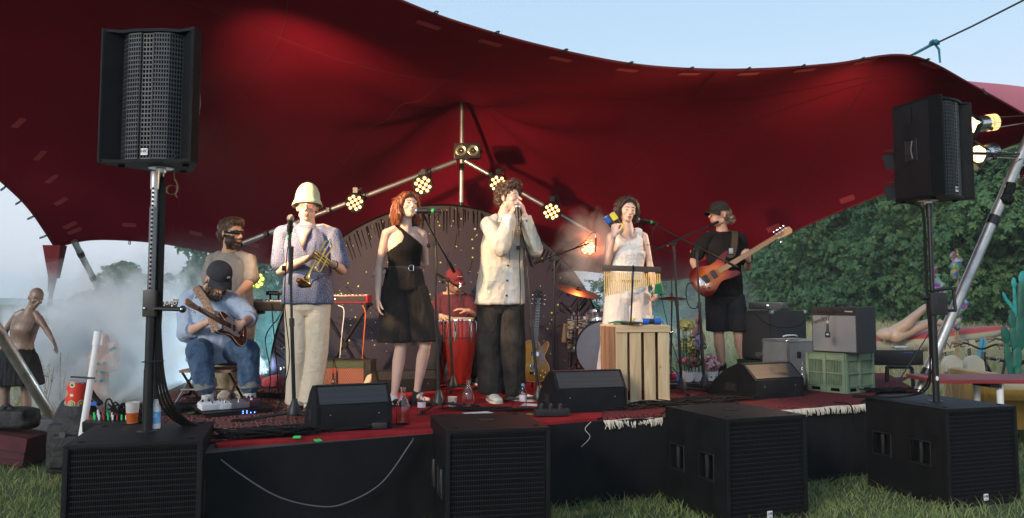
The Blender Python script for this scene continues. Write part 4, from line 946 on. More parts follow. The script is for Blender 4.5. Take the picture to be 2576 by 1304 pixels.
def hand_shapes(mb,w,f,n,th,curl=(30,35,40,45),s=1.0,spread=3,thumb=30,bend2=1.0):
    """w wrist, f finger direction, n direction the palm faces, th = +1/-1 side of the thumb (along f x n)"""
    f=Vector(f).normalized(); n=Vector(n); n=(n-f*n.dot(f)).normalized(); sd=f.cross(n)*th
    pl=.088*s
    def rr(c,hw,hd): return[c+sd*hw*math.cos(a)+n*hd*math.sin(a)for a in[2*PI*i/12 for i in range(12)]]
    mb.loft([rr(w-f*.02*s,.024*s,.019*s),rr(w,.026*s,.018*s),rr(w+f*.03*s+sd*.004*s,.036*s,.017*s),rr(w+f*.065*s,.041*s,.014*s),rr(w+f*pl,.038*s,.011*s)])
    for i,(off,ln)in enumerate(((.031,.072),(.0105,.080),(-.0105,.075),(-.030,.060))):
        p=w+f*(pl-.006*s-(.004*s if i==3 else 0))+sd*off*s; cu=curl[i]; sp=(1.5-i)*spread
        d=(f+sd*math.tan(R(sp))).normalized(); pts=[p]; ang=0
        for j,(fr,k_)in enumerate(((.45,.6),(.30,1.0*bend2),(.25,.7*bend2))):
            ang+=R(cu*k_*1.3); dd=d*math.cos(ang)+n*math.sin(ang); p=p+dd*ln*fr*s; pts.append(p)
        mb.tube(pts,[.0092*s,.0085*s,.0078*s,.0068*s],9,rnd_end=True)
    b_=w+f*.022*s+sd*.026*s+n*.004*s; a=R(thumb); d1=(f*math.cos(R(42))+sd*math.sin(R(42))+n*.35*math.sin(a)).normalized(); k1=b_+d1*.040*s
    d2=(f*math.cos(R(20))+sd*math.sin(R(20))*.4+n*math.sin(a)).normalized(); k2=k1+d2*.030*s; k3=k2+(d2+n*.3*math.sin(a)).normalized()*.024*s
    mb.tube([b_-d1*.01,k1,k2,k3],[.0135*s,.0108*s,.0095*s,.0078*s],9,rnd_end=True)
def ringe(c,a,b_,n=20,sq=2.0):
    """super-ellipse ring"""
    out=[]
    for i in range(n):
        t_=2*PI*i/n; ct,st=math.cos(t_),math.sin(t_)
        out.append(c+a*math.copysign(abs(ct)**(2/sq),ct)+b_*math.copysign(abs(st)**(2/sq),st))
    return out
class Person:
    def __init__(s,name_label,base,yaw,J,fem=False,skin='skin',hs=1.0,scale=1.0,group=None):
        s.root=thing('person',name_label,'person',tuple(base),0,group); s.J=J; s.fem=fem; s.skin=skin; s.k=scale; s.hs=hs*scale
        s.hM=hdir(*J['hd']); s.head=J['head']
        hL,hR=J['hipL'],J['hipR']; s.pel=(hL+hR)/2; sh=(J['shL']+J['shR'])/2; s.shm=sh
        s.sx=(J['shR']-J['shL']).normalized(); s.px=(hR-hL).normalized(); s.up=(sh-s.pel).normalized()
        s.ff=s.sx.cross(s.up).normalized()       # forward (towards the viewer when facing the camera)
        if s.ff.y>0 and abs(yaw)<90: s.ff=-s.ff
        s.pf=s.px.cross(s.up).normalized()
        if s.pf.dot(s.ff)<0: s.pf=-s.pf
        s.neck=J.get('neck',sh+s.up*.075*s.k)
        s.shw=(J['shR']-J['shL']).length/2
    def torso_rings(s,inf=0.0,f0=-.06,f1=1.0,belly=0.0,n=20,neckup=True):
        """rings along the spine from f0 (below the hips) to f1 (shoulders); half widths in metres"""
        fem=s.fem; k=s.k
        prof=[(-.10,.150,.100),(0,.168 if fem else .162,.112),(.20,.150 if fem else .155,.104),(.42,.122 if fem else .145,.092),(.65,.138 if fem else .158,.108 if not fem else .106),(.82,.146 if fem else .165,.106 if not fem else .110),(.93,.136 if fem else .152,.088),(1.0,.112 if fem else .125,.074)]
        rings=[]
        for i in range(15):
            f=lerp(f0,f1,i/14)
            for a,b_ in zip(prof[:-1],prof[1:]):
                if a[0]<=f<=b_[0]or b_ is prof[-1]:
                    g_=min(1,max(0,(f-a[0])/(b_[0]-a[0]))); w=lerp(a[1],b_[1],g_); d=lerp(a[2],b_[2],g_); break
            c=s.pel.lerp(s.shm,f); xd=s.px.lerp(s.sx,min(1,max(0,f))).normalized(); fd=s.pf.lerp(s.ff,min(1,max(0,f))).normalized()
            if fem: c=c+fd*.016*math.exp(-((f-.70)/.12)**2)
            bl=belly*math.exp(-((f-.28)/.30)**2)
            c=c+fd*bl*.7
            rings.append(ringe(c,xd*(w*k+inf+bl*.4),fd*(d*k+inf+bl*.5),n,2.2))
        if f1>=.95 and neckup:
            for g_,w,d in((.35,.100,.072),(.62,.076,.066),(.80,.066,.062)): rings.append(ringe(s.shm.lerp(s.neck,g_)+s.up*.004,s.sx*(w*k*(.86 if fem else 1)+inf*.5),s.ff*(d*k*(.86 if fem else 1)+inf*.5),n,2.0))
        return rings
    def body(s,hands=(),vox=.005,lip=True,paint_fn=None,nose=1.0,mats=None,arm=1.0,leg=1.0,feet=True):
        J,k=s.J,s.k; mb=MB()
        head_shapes(mb,s.head,s.hM,s.hs,s.fem,nose)
        nb=s.neck; nk=s.head+s.hM@V(0,.018*s.hs,-.055*s.hs); nr=.046 if s.fem else .056
        mb.tube([nk,nk.lerp(nb,.5),nb,nb-s.up*.05],[nr*.95*k,nr*.97*k,nr*1.12*k,nr*1.3*k],14,rnd_end=True)
        mb.loft(s.torso_rings())
        for a,sg in(('L',-1),('R',1)):
            sh,el,wr=J['sh'+a],J['el'+a],J['wr'+a]; u=1.0*k*arm*(.80 if s.fem else 1)
            mb.tube([nb-s.up*.035+s.sx*sg*.03,sh.lerp(nb,.45)+s.up*.012,sh],[.040*u,.045*u,.050*u],10,rnd_end=True)
            mb.tube([sh,sh.lerp(el,.3),sh.lerp(el,.7),el],[.052*u,.050*u,.043*u,.037*u],12,rnd_end=True)
            mb.tube([el,el.lerp(wr,.25),el.lerp(wr,.65),wr],[.038*u,.041*u,.032*u,.025*u],12,rnd_end=True)
            hp,kn,an=J['hip'+a],J['kn'+a],J['an'+a]; u=k*leg*(.92 if s.fem else 1)
            mb.tube([hp,hp.lerp(kn,.35),hp.lerp(kn,.8),kn],[.085*u,.080*u,.058*u,.053*u],14,rnd_end=True)
            ax=(an-kn).normalized(); bk=-s.pf*.012
            mb.tube([kn,kn.lerp(an,.28)+bk,kn.lerp(an,.6)+bk*.5,kn.lerp(an,.88),an],[.052*u,.057*u,.044*u,.032*u,.033*u],14,rnd_end=True)
            if feet:
                to=J['to'+a]; mb.tube([an-V(0,0,.02),an.lerp(to,.3)-V(0,0,.03),an.lerp(to,.62)-V(0,0,.012)],[.030*k,.027*k,.018*k],10,rnd_end=True)
        for h in hands: hand_shapes(mb,*h[0],**h[1])
        if lip:
            hi=s.hM.inverted(); hc=np.array(s.head); HM=np.array(hi)
        def paint(pc):
            mi=np.zeros(len(pc),'i'); q=(pc-hc)@HM.T/s.hs
            lp=((q[:,0]/.0225)**2+((q[:,2]+.0565)/.0095)**2<1)&(q[:,1]<-.085); mi[lp]=1
            if paint_fn is not None: mi=paint_fn(pc,q,mi)
            return mi
        o=fuse(mb,'body',mats or[K[s.skin],K['lips']],s.root,vox,4,paint=paint if lip else None); s.bodyo=o
        return o
    def q(s,x,y,z): return s.head+s.hM@(V(x,y,z)*s.hs)
    def face(s,closed=False,brow='hair_brown',look=0.0):
        for a in(-1,1):
            if closed:
                e=MB(); e.ell(s.q(a*.031,-.0815,.010),(.0135*s.hs,.009*s.hs,.0085*s.hs),s.hM); e.build('eyelid',K[s.skin],s.bodyo)
                l=MB(); l.tube([s.q(a*.031+x_,-.0915+abs(x_)*.25,.0035+abs(x_)*.08)for x_ in(-.013,-.006,0,.006,.013)],.0017*s.hs,6); l.build('eyelash',K['iris'],s.bodyo)
            else:
                e=MB(); e.ell(s.q(a*.031,-.0790,.008),(.0115*s.hs,.0095*s.hs,.0050*s.hs),s.hM); eo=e.build('eye',K['eye'],s.bodyo)
                i_=MB(); i_.ell(s.q(a*.031+look,-.0860,.008),(.0058*s.hs,.003*s.hs,.0050*s.hs),s.hM); i_.build('iris',K['iris'],eo)
                l=MB(); l.tube([s.q(a*.031+x_,-.0885+abs(x_)*.3,.0145-abs(x_)*.22)for x_ in(-.014,-.007,0,.007,.014)],.0019*s.hs,6); l.build('eyelash',K['iris'],s.bodyo)
            bmb=MB(); bmb.tube([s.q(a*x_,y_,z_)for x_,y_,z_ in((.013,-.0895,.027),(.028,-.0885,.033),(.046,-.076,.029))],[.0030*s.hs,.0030*s.hs,.0014*s.hs],6,rnd_end=True); bmb.build('eyebrow',K[brow],s.bodyo)
    def hair(s,shapes,m_,fold=None,vox=.005,strands=None,name='hair',loose=700,curly=False):
        mb=MB()
        for x,y,z,r in shapes: mb.ell(s.q(x,y,z),tuple(a*s.hs for a in r),s.hM,n=16,k=10)
        if strands:
            for p,rr in strands: mb.tube([s.q(*a)for a in p],[a*s.hs for a in rr],7,rnd_end=True)
        o=fuse(mb,name,[K[m_]],s.root,vox,3,fold or[(.005,60,60,18,3)])
        if loose:
            rr=random.Random(len(o.data.vertices)); st_=MB(); vv=o.data.vertices; hz_=s.head.z-s.root.location.z
            for _ in range(loose):
                v_=vv[rr.randrange(len(vv))]; lq=s.hM.inverted()@(v_.co+s.root.location-s.head)
                if lq.y<-.04 and lq.z<.09*s.hs and name=='hair': continue
                n_=v_.normal.copy(); dn=V(rr.uniform(-.3,.3),rr.uniform(-.2,.3),-1 if not curly else rr.uniform(-1,1)); dn=(dn-n_*dn.dot(n_)).normalized(); ln=rr.uniform(.02,.055)*(.6 if curly else 1); p0=v_.co+n_*.001; up_=rr.uniform(.002,.008)
                pts=[p0,p0+dn*ln*.5+n_*up_,p0+dn*ln+n_*up_*rr.uniform(-.4,1.2)]; st_.tube(pts,[.0016,.0022,.0007],3)
            so2=st_.build('strands',K[m_+'_s'],None,fixn=False); so2.parent=o
        return o
    def cloth(s,name,mb,m_,vox=.007,fold=None,sm=6,paint=None):
        return fuse(mb,name,m_ if isinstance(m_,list)else[K[m_]],s.root,vox,sm,fold if fold is not None else[(.007,7,7,5,1),(.003,22,22,12,5)],paint)
    def sleeve(s,mb,a,inf=.014,to=.75,r0=.060,r1=.058,beyond=None):
        J=s.J; sh,el,wr=J['sh'+a],J['el'+a],J['wr'+a]; k=s.k
        e=sh.lerp(el,min(1,to)); pts=[sh-s.up*.005,sh.lerp(e,.5),e]; rr=[r0*k,(r0+r1)/2*k,r1*k]
        mb.tube(pts,rr,14,rnd_end=True)
        if beyond is not None: mb.tube([el,el.lerp(wr,beyond*.5),el.lerp(wr,beyond)],[r1*k*1.02,r1*k*.95,r1*k*.85],14,rnd_end=True)
    def shoulders(s,mb,inf=.014):
        for a,sg in(('L',-1),('R',1)):
            sh=s.J['sh'+a]; u=s.k*(.85 if s.fem else 1); mb.tube([s.neck-s.up*.044+s.sx*sg*.045,sh.lerp(s.neck,.45)+s.up*.004,sh-s.up*.006],[(.030)*u+inf*.7,.038*u+inf*.8,.046*u+inf*.7],10,rnd_end=True)
    def collar(s,m_,r=.072,h=.035,open_=40,name='collar',tilt=.3):
        """folded shirt collar standing round the neck, open at the front"""
        mb=MB(); n=22; c=s.neck-s.up*.012; rows=[]
        for(rr,z)in((r*.92,-.012),(r*.88,h),(r*.95,h+.004),(r*1.38,-.006),(r*1.34,-.012)):
            row=[]
            for i in range(n+1):
                a=R(open_)+(2*PI-2*R(open_))*i/n; e=abs(i/n-.5)*2
                fwd=s.ff*math.cos(a)+s.sx*math.sin(a)
                row.append(c+fwd*rr*(1+.25*max(0,e-.7))+s.up*(z-.035*max(0,e-.55)*2.2))
            rows.append(row)
        mb.add(sum(rows,[]),[(r_*(n+1)+i,r_*(n+1)+i+1,(r_+1)*(n+1)+i+1,(r_+1)*(n+1)+i)for r_ in range(4)for i in range(n)])
        o=mb.build(name,K[m_],s.root,fixn=False); md=o.modifiers.new('t','SOLIDIFY'); md.thickness=.003; return o
    def shoe(s,a,m_,sole='white',L_=.27,W_=.047,H_=.065,high=0.0,name='shoe',sneaker=True):
        an,to=s.J['an'+a],s.J['to'+a]; d=V(to.x-an.x,to.y-an.y,0).normalized(); sd=V(-d.y,d.x,0); z0=s.root.location.z if s.J.get('zf')is None else s.J['zf']
        if 'zf'+a in s.J: z0=s.J['zf'+a]
        hl=V(an.x,an.y,z0)-d*.060; mb=MB()
        st=[(0,.50,.75+high),(.06,.80,1.0+high),(.16,.85,1.05+high*.6),(.30,.82,1.05+high*.3),(.48,.88,.85),(.68,1.0,.62),(.86,.88,.50),(.97,.55,.36),(1.0,.25,.22)]
        rings=[]
        for f,w,h in st:
            c=hl+d*L_*f; hh=H_*h; ww=W_*w
            rings.append([c+sd*ww*math.cos(t_)*(1.0 if math.sin(t_)<0.2 else .86)+V(0,0,.018+hh*.5+hh*.5*math.sin(t_))for t_ in[2*PI*i/16 for i in range(16)]])
        mb.loft(rings); o=mb.build(name,K[m_],s.root)
        so_=MB(); rr=[[c for c in[hl+d*L_*f-d*.004+sd*W_*w*1.06*cc+V(0,0,z)for cc,z in((-1,.001),(1,.001),(1,.024),(-1,.024))]]for f,w,h in[(0,.50,0)]+st[1:-1]+[(1.01,.30,0)]]
        so_.loft(rr); so_.build('sole',K[sole],o)
        if sneaker:
            for k_ in range(4):
                c=hl+d*L_*(.36+.075*k_)+V(0,0,.018+H_*(1.02-.13*k_)); lc=MB(); lc.tube([c-sd*.018,c+V(0,0,.004),c+sd*.018],.003,5); lc.build('lace',K['white'],o)
        return o
def tight(p,name,fn,off,m_,exclude=True):
    """garment grown from the body surface where fn(side, height, pts) holds"""
    me=p.bodyo.data; n=len(me.vertices); co=np.empty(n*3,'f'); nr=np.empty(n*3,'f'); me.vertices.foreach_get('co',co); me.vertices.foreach_get('normal',nr)
    co=co.reshape(-1,3); nr=nr.reshape(-1,3); Wm=worldm(p.bodyo); w=co+np.array(Wm.translation)
    r_=w-np.array(p.shm); a_=r_@np.array(p.sx); b_=r_@np.array(p.up); ok=fn(a_,b_,w)&(b_<.07)&(np.abs(r_@np.array(p.ff))<.155)
    if exclude:
        for k_ in 'LR':
            A,B,C=np.array(p.J['sh'+k_]),np.array(p.J['el'+k_]),np.array(p.J['wr'+k_])
            for P0,P1 in((A,B),(B,C)):
                d=P1-P0; t_=np.clip(((w-P0)@d)/(d@d),0,1); ds=np.linalg.norm(w-(P0+t_[:,None]*d),axis=1); lim=.058 if P0 is A else .065
                ok&=~((ds<lim)&(t_>(.25 if P0 is A else 0))&(np.abs(a_)>.10))
    fs=[tuple(q.vertices)for q in me.polygons if all(ok[i]for i in q.vertices)]
    used=sorted({i for f in fs for i in f}); mp_={i:j for j,i in enumerate(used)}; mb=MB()
    mb.add([Vector(co[i]+nr[i]*off)for i in used],[tuple(mp_[i]for i in f)for f in fs]); me2=mb.mesh(name,K[m_],True,False,180)
    o=bpy.data.objects.new(name,me2); COL.objects.link(o); o.parent=p.root; md=o.modifiers.new('s','SOLIDIFY'); md.thickness=off*.8; md.offset=0; sm_=o.modifiers.new('m','SMOOTH'); sm_.iterations=2
    return o
def leg_cloth(mb,p,J,r,k=1.0,ends=('an','an'),hem=None,t_end=1.0):
    """trouser legs: r = radii at hip, mid-thigh, knee, shin, hem"""
    for a,en in zip('LR',ends):
        hp,kn,an=J['hip'+a],J['kn'+a],J['an'+a]; e=kn.lerp(an,t_end)
        mb.tube([hp,hp.lerp(kn,.4),kn,kn.lerp(e,.5),e],[q*k for q in r],18,rnd_end=False)
def waist_cloth(mb,p,w,d,f0=-.12,f1=.32,inf=.0):
    rings=[]
    for i in range(7):
        f=lerp(f0,f1,i/6); c=p.pel.lerp(p.shm,f); ww=lerp(w[0],w[1],i/6); dd=lerp(d[0],d[1],i/6)
        rings.append(ringe(c,p.px*ww,p.pf*dd,22,2.3))
    rings.insert(0,ringe(p.pel.lerp(p.shm,f0-.10),p.px*w[0]*.80,p.pf*d[0]*.72,22,2.3)); mb.loft(rings)
def cap(p,m_,lab_brim=True,bs=.075,tilt=8,z=.052,logo=None,strap=False,r=(.083,.101,.075),twist=0):
    M=p.hM@Matrix.Rotation(R(-tilt),3,'X')@Matrix.Rotation(R(twist),3,'Z'); c=p.q(0,.012,z); s=p.hs; mb=MB(); rings=[]
    for i in range(9):
        a=i/8*PI/2; rr=math.cos(a)**.75 if i<8 else .03; zz=math.sin(a)
        rings.append([c+M@V(r[0]*s*rr*math.cos(t_),r[1]*s*rr*math.sin(t_)+.004*zz,r[2]*s*zz*1.05)for t_ in[2*PI*k_/28 for k_ in range(28)]])
    rings.insert(0,[c+M@V(r[0]*s*.99*math.cos(t_),r[1]*s*.99*math.sin(t_),-.022*s)for t_ in[2*PI*k_/28 for k_ in range(28)]])
    mb.loft(rings); o=mb.build('cap',K[m_],p.root)
    bm_=MB(); top=[]; bot=[]; n=16
    for row in range(5):
        g_=row/4; tr_=[]
        for i in range(n+1):
            a=-PI/2+(i/n-.5)*R(128); ex=math.cos((i/n-.5)*R(170))**.55*bs*g_
            x_=r[0]*s*math.cos(a)*(1+.05*g_); y_=r[1]*s*math.sin(a)-ex*s; z_=-.016*s-.05*s*g_*g_*abs(x_/(r[0]*s))**2-.012*s*g_
            tr_.append(c+M@V(x_,y_,z_))
        top.append(tr_)
    bm_.add(sum(top,[]),[(r_*(n+1)+i,r_*(n+1)+i+1,(r_+1)*(n+1)+i+1,(r_+1)*(n+1)+i)for r_ in range(4)for i in range(n)])
    bo=bm_.build('brim',K[m_],o,fixn=False); md=bo.modifiers.new('t','SOLIDIFY'); md.thickness=.004
    bt=MB(); bt.ell(c+M@V(0,0,r[2]*s*1.06),.007); bt.build('button',K[m_],o)
    if strap:
        sb2=MB(); sb2.tube([c+M@V(-.03,r[1]*s*1.0,-.015),c+M@V(-.01,r[1]*s*1.25,-.012),c+M@V(.0,r[1]*s*1.55,-.020)],.008,6,flat=.3); sb2.build('strap',K['strap'],o)
    return o,c,M
def FR(p): # short-hand
    return p.ff
# ---------------------------------------------------------------- clothes materials
K['denim']=mat('blue_denim',(.030,.065,.13),.85,var=.3,vs=9,bump=.4,bs=500,col2=(.085,.15,.25),spec=.2,sheen=.1,wr=11); K['denim_in']=mat('denim_turnup',(.22,.22,.21),.9,var=.2,vs=40,bump=.4,bs=500)
K['black_denim']=mat('washed_black_denim',(.016,.015,.015),.85,vs=6,col2=(.045,.040,.037),bump=.4,bs=500,spec=.2,wr=11)
K['blue_shirt']=mat('pale_blue_shirt',(.38,.47,.62),.85,var=.06,bump=.25,bs=600,spec=.2,wr=11)
K['taupe']=mat('taupe_tshirt',(.27,.245,.22),.9,var=.1,bump=.3,bs=600,spec=.1,wr=11)
K['cream_tr']=mat('cream_trousers',(.60,.52,.40),.8,var=.05,bump=.3,bs=700,spec=.2,wr=11)
K['cream_jk']=mat('cream_cotton_jacket',(.66,.61,.52),.85,var=.06,bump=.4,bs=450,spec=.2,wr=11)
K['black_knit']=mat('black_rib_knit',(.014,.013,.013),.85,var=.15,bump=.5,bs=300,spec=.15); K['black_linen']=mat('black_linen',(.022,.019,.017),.9,var=.2,bump=.6,bs=350,spec=.15,sheen=.1,wr=11)
K['black_tee']=mat('black_tshirt',(.016,.0145,.014),.9,var=.2,bump=.3,bs=500,spec=.12,wr=11); K['grey_short']=mat('dark_grey_linen',(.026,.026,.029),.9,var=.2,bump=.6,bs=300,spec=.15,wr=11)
K['white_tee']=mat('white_tshirt',(.70,.68,.66),.85,var=.04,bump=.3,bs=400,wr=11); K['white_trs']=mat('white_cotton',(.68,.62,.58),.85,var=.05,bump=.4,bs=400,wr=11)
K['wine_tee']=mat('wine_tshirt',(.10,.018,.028),.9,var=.15,bump=.3,bs=500,wr=11); K['red_cap']=mat('wine_cap',(.20,.022,.028),.85,var=.12,bump=.4,bs=500)
K['navy_cap']=mat('charcoal_cap',(.030,.031,.040),.85,var=.15,bump=.4,bs=500); K['black_cap']=mat('black_cap',(.020,.020,.021),.85,var=.2,bump=.5,bs=300)
K['leather']=mat('black_leather',(.014,.012,.011),.28,var=.2,spec=.6); K['brown_lea']=mat('brown_leather',(.05,.016,.010),.25,var=.2,spec=.6); K['gold']=mat('brass',(.75,.50,.16),.22,1,var=.12,vs=20)
K['shoe_w']=mat('white_sneaker',(.62,.58,.50),.7,var=.06,vs=30); K['sock_w']=mat('white_sock',(.68,.68,.70),.9,bump=.4,bs=300); K['sock_b']=mat('black_sock',(.012,.012,.014),.9)
K['camo']=mat('mottled_khaki',(.20,.15,.07),.9,col2=(.34,.30,.22),vs=9,bump=.3,bs=400,wr=11); K['shoe_k']=mat('grey_black_sneaker',(.03,.03,.032),.7,var=.5,vs=40)
# patterned shirt: diamonds and rosettes on blue
m,t,b=nodes('paisley_blue_shirt'); tc=N(t,'ShaderNodeTexCoord'); mp=N(t,'ShaderNodeMapping'); mp.inputs['Rotation'].default_value=(0,PI/4,0); L(t,tc.outputs['Object'],mp.inputs[0])
v=N(t,'ShaderNodeTexVoronoi',i_Scale=24,distance='MANHATTAN'); v.inputs['Randomness'].default_value=.12; L(t,mp.outputs[0],v.inputs[0]); w=N(t,'ShaderNodeMath',operation='PINGPONG'); w.inputs[1].default_value=.16; L(t,v.outputs[0],w.inputs[0])
cr=N(t,'ShaderNodeValToRGB'); cr.color_ramp.interpolation='LINEAR'; els=[(0,(.42,.22,.20)),(.035,(.22,.24,.27)),(.06,(.018,.055,.15)),(.10,(.13,.18,.24)),(.125,(.020,.07,.20)),(.16,(.012,.075,.25))]
for i,(p_,c_)in enumerate(els):
    if i<2: cr.color_ramp.elements[i].position=p_; cr.color_ramp.elements[i].color=c4(c_)
    else: e=cr.color_ramp.elements.new(p_); e.color=c4(c_)
L(t,w.outputs[0],cr.inputs[0]); n2=N(t,'ShaderNodeTexVoronoi',i_Scale=75); L(t,mp.outputs[0],n2.inputs[0]); mx=N(t,'ShaderNodeMix',data_type='RGBA',blend_type='MIX'); lt=N(t,'ShaderNodeMath',operation='LESS_THAN'); lt.inputs[1].default_value=.28; L(t,n2.outputs[0],lt.inputs[0])
ml_=N(t,'ShaderNodeMath',operation='MULTIPLY'); ml_.inputs[1].default_value=.55; L(t,lt.outputs[0],ml_.inputs[0]); L(t,ml_.outputs[0],mx.inputs[0]); L(t,cr.outputs[0],mx.inputs[6]); mx.inputs[7].default_value=(.13,.165,.21,1); L(t,mx.outputs[2],b.inputs['Base Color']); b.inputs['Roughness'].default_value=.8; b.inputs['Specular IOR Level'].default_value=.2
K['paisley']=m
K['bucket']=mat('pale_green_towelling',(.50,.56,.36),.95,var=.12,vs=60,bump=1.0,bs=260,sheen=.3)
K['rose_lens']=mat('rose_lens',(.42,.17,.15),.1,alpha=.35,spec=.8); K['dark_lens']=mat('dark_lens',(.012,.012,.013),.12,spec=.7)
def jitter(M): return M
# ================================================================ 1 trumpeter
Y=6.55; b0=G(762,1040,ZS)
def pj(x,y,dy=0.0): return P(x,y,b0.y+dy)
J=dict(head=pj(773,522),hd=(8,3,0),shL=pj(711,588),shR=pj(840,590),elL=pj(706,682,-.03),elR=pj(860,680,-.02),wrL=pj(775,650,-.25),wrR=pj(838,665,-.22),
         hipL=pj(748,760),hipR=pj(800,760),knL=pj(749,884,-.02),knR=pj(797,884,-.02),anL=pj(745,1010,.05),anR=pj(782,1008,.0),neck=pj(774,568,.0),zf=ZS)
J['toL']=J['anL']+V(-.03,-.20,-.06); J['toR']=J['anR']+V(.02,-.20,-.06)
p=Person('man in pale bucket hat and patterned blue shirt holding a trumpet',b0,0,J,hs=1.0); TR=p
p.body(hands=[((J['wrL'],V(.92,-.25,.42),V(.2,-.15,-.9),1),dict(curl=(35,38,40,44))),((J['wrR'],V(-.9,-.22,.10),V(-.1,.25,.85),-1),dict(curl=(55,58,60,62),thumb=50))])
p.face(False)
mb=MB(); mb.loft(p.torso_rings(.020,-.02,.97)); p.shoulders(mb,.010); p.sleeve(mb,'L',to=.80,r0=.058,r1=.066); p.sleeve(mb,'R',to=.80,r0=.058,r1=.066)
mb.loft([ringe(p.pel.lerp(p.shm,f),p.px*(w),p.pf*dd,24)for f,w,dd in((-.02,.192,.140),(.2,.186,.135),(.4,.176,.130))])
sh_=p.cloth('shirt',mb,'paisley',fold=[(.010,6,6,2.2,1),(.004,16,16,7,5)])
# open neckline: skin coloured V with chest, collar on top
vm=MB(); ff=p.ff; c0=p.neck
vm.add([c0+p.sx*-.062+ff*.070-p.up*.012,c0+p.sx*.062+ff*.070-p.up*.012,c0+ff*.142-p.up*.085,c0+p.sx*.004+ff*.150-p.up*.20,c0+p.sx*-.034+ff*.135-p.up*.085,c0+p.sx*.034+ff*.135-p.up*.085],[(0,4,2),(0,2,1),(1,2,5),(4,3,2),(2,3,5)])
vo=vm.build('open_chest',K['skin'],p.bodyo,fixn=False); md=vo.modifiers.new('s','SOLIDIFY'); md.thickness=.012
p.collar('paisley',.078,.028,42)
nl=MB(); nl.tube([c0+p.sx*x_+ff*(.079+.02*(1-abs(x_)/.06))-p.up*(.02+.05*(1-(x_/.062)**2))for x_ in(-.062,-.045,-.02,0,.02,.045,.062)],.0018,6); nl.build('necklace',K['steel'],p.root)
mb=MB(); leg_cloth(mb,p,J,(.098,.094,.083,.078,.083),t_end=1.03); waist_cloth(mb,p,(.158,.150),(.115,.105),-.10,.10)
p.cloth('trousers',mb,'cream_tr',fold=[(.005,9,9,1.5,3),(.002,22,22,6,4)])
p.shoe('L','brown_lea','rubber',sneaker=False); p.shoe('R','brown_lea','rubber',sneaker=False)
# bucket hat
hc=p.q(0,.016,.052); mb=MB(); prof=[(.122,-.044),(.112,-.016),(.100,.008),(.097,.035),(.090,.070),(.072,.108),(.046,.134),(.014,.147),(.001,.148)]
mb.lathe([(r_*.97*p.hs,z*p.hs)for r_,z in prof],hc,30,0,p.hM@Matrix.Rotation(R(-13),3,'X'),caps=False); ho=mb.build('bucket_hat',K['bucket'],p.root,fixn=False); md=ho.modifiers.new('s','SOLIDIFY'); md.thickness=.005
gl=MB()
for a in(-1,1): gl.tube([p.q(a*.030+.021*math.cos(t_),-.098+.004*abs(math.cos(t_)),.004+.018*math.sin(t_))for t_ in[2*PI*i/14 for i in range(15)]],.0012,5); gl.tube([p.q(a*.051,-.094,.010),p.q(a*.078,-.02,.010),p.q(a*.080,.02,.006)],.0014,5)
gl.tube([p.q(-.010,-.1,.012),p.q(.010,-.1,.012)],.0014,5); go=gl.build('glasses',K['gold'],p.root)
for a in(-1,1):
    l_=MB(); l_.add([p.q(a*.030,-.0985,.004)]+[p.q(a*.030+.021*math.cos(t_),-.098,.004+.018*math.sin(t_))for t_ in[2*PI*i/14 for i in range(14)]],[(0,1+i,1+(i+1)%14)for i in range(14)]); l_.build('lens',K['rose_lens'],go,fixn=False)
br=MB(); w_=J['wrR']; fd=(J['wrR']-J['elR']).normalized(); M=frame(fd); br.tube([w_-fd*.02+M@V(.031*math.cos(t_),.031*math.sin(t_),0)for t_ in[2*PI*i/14 for i in range(15)]],.0045,6); br.build('bracelet',K['leather'],p.root)
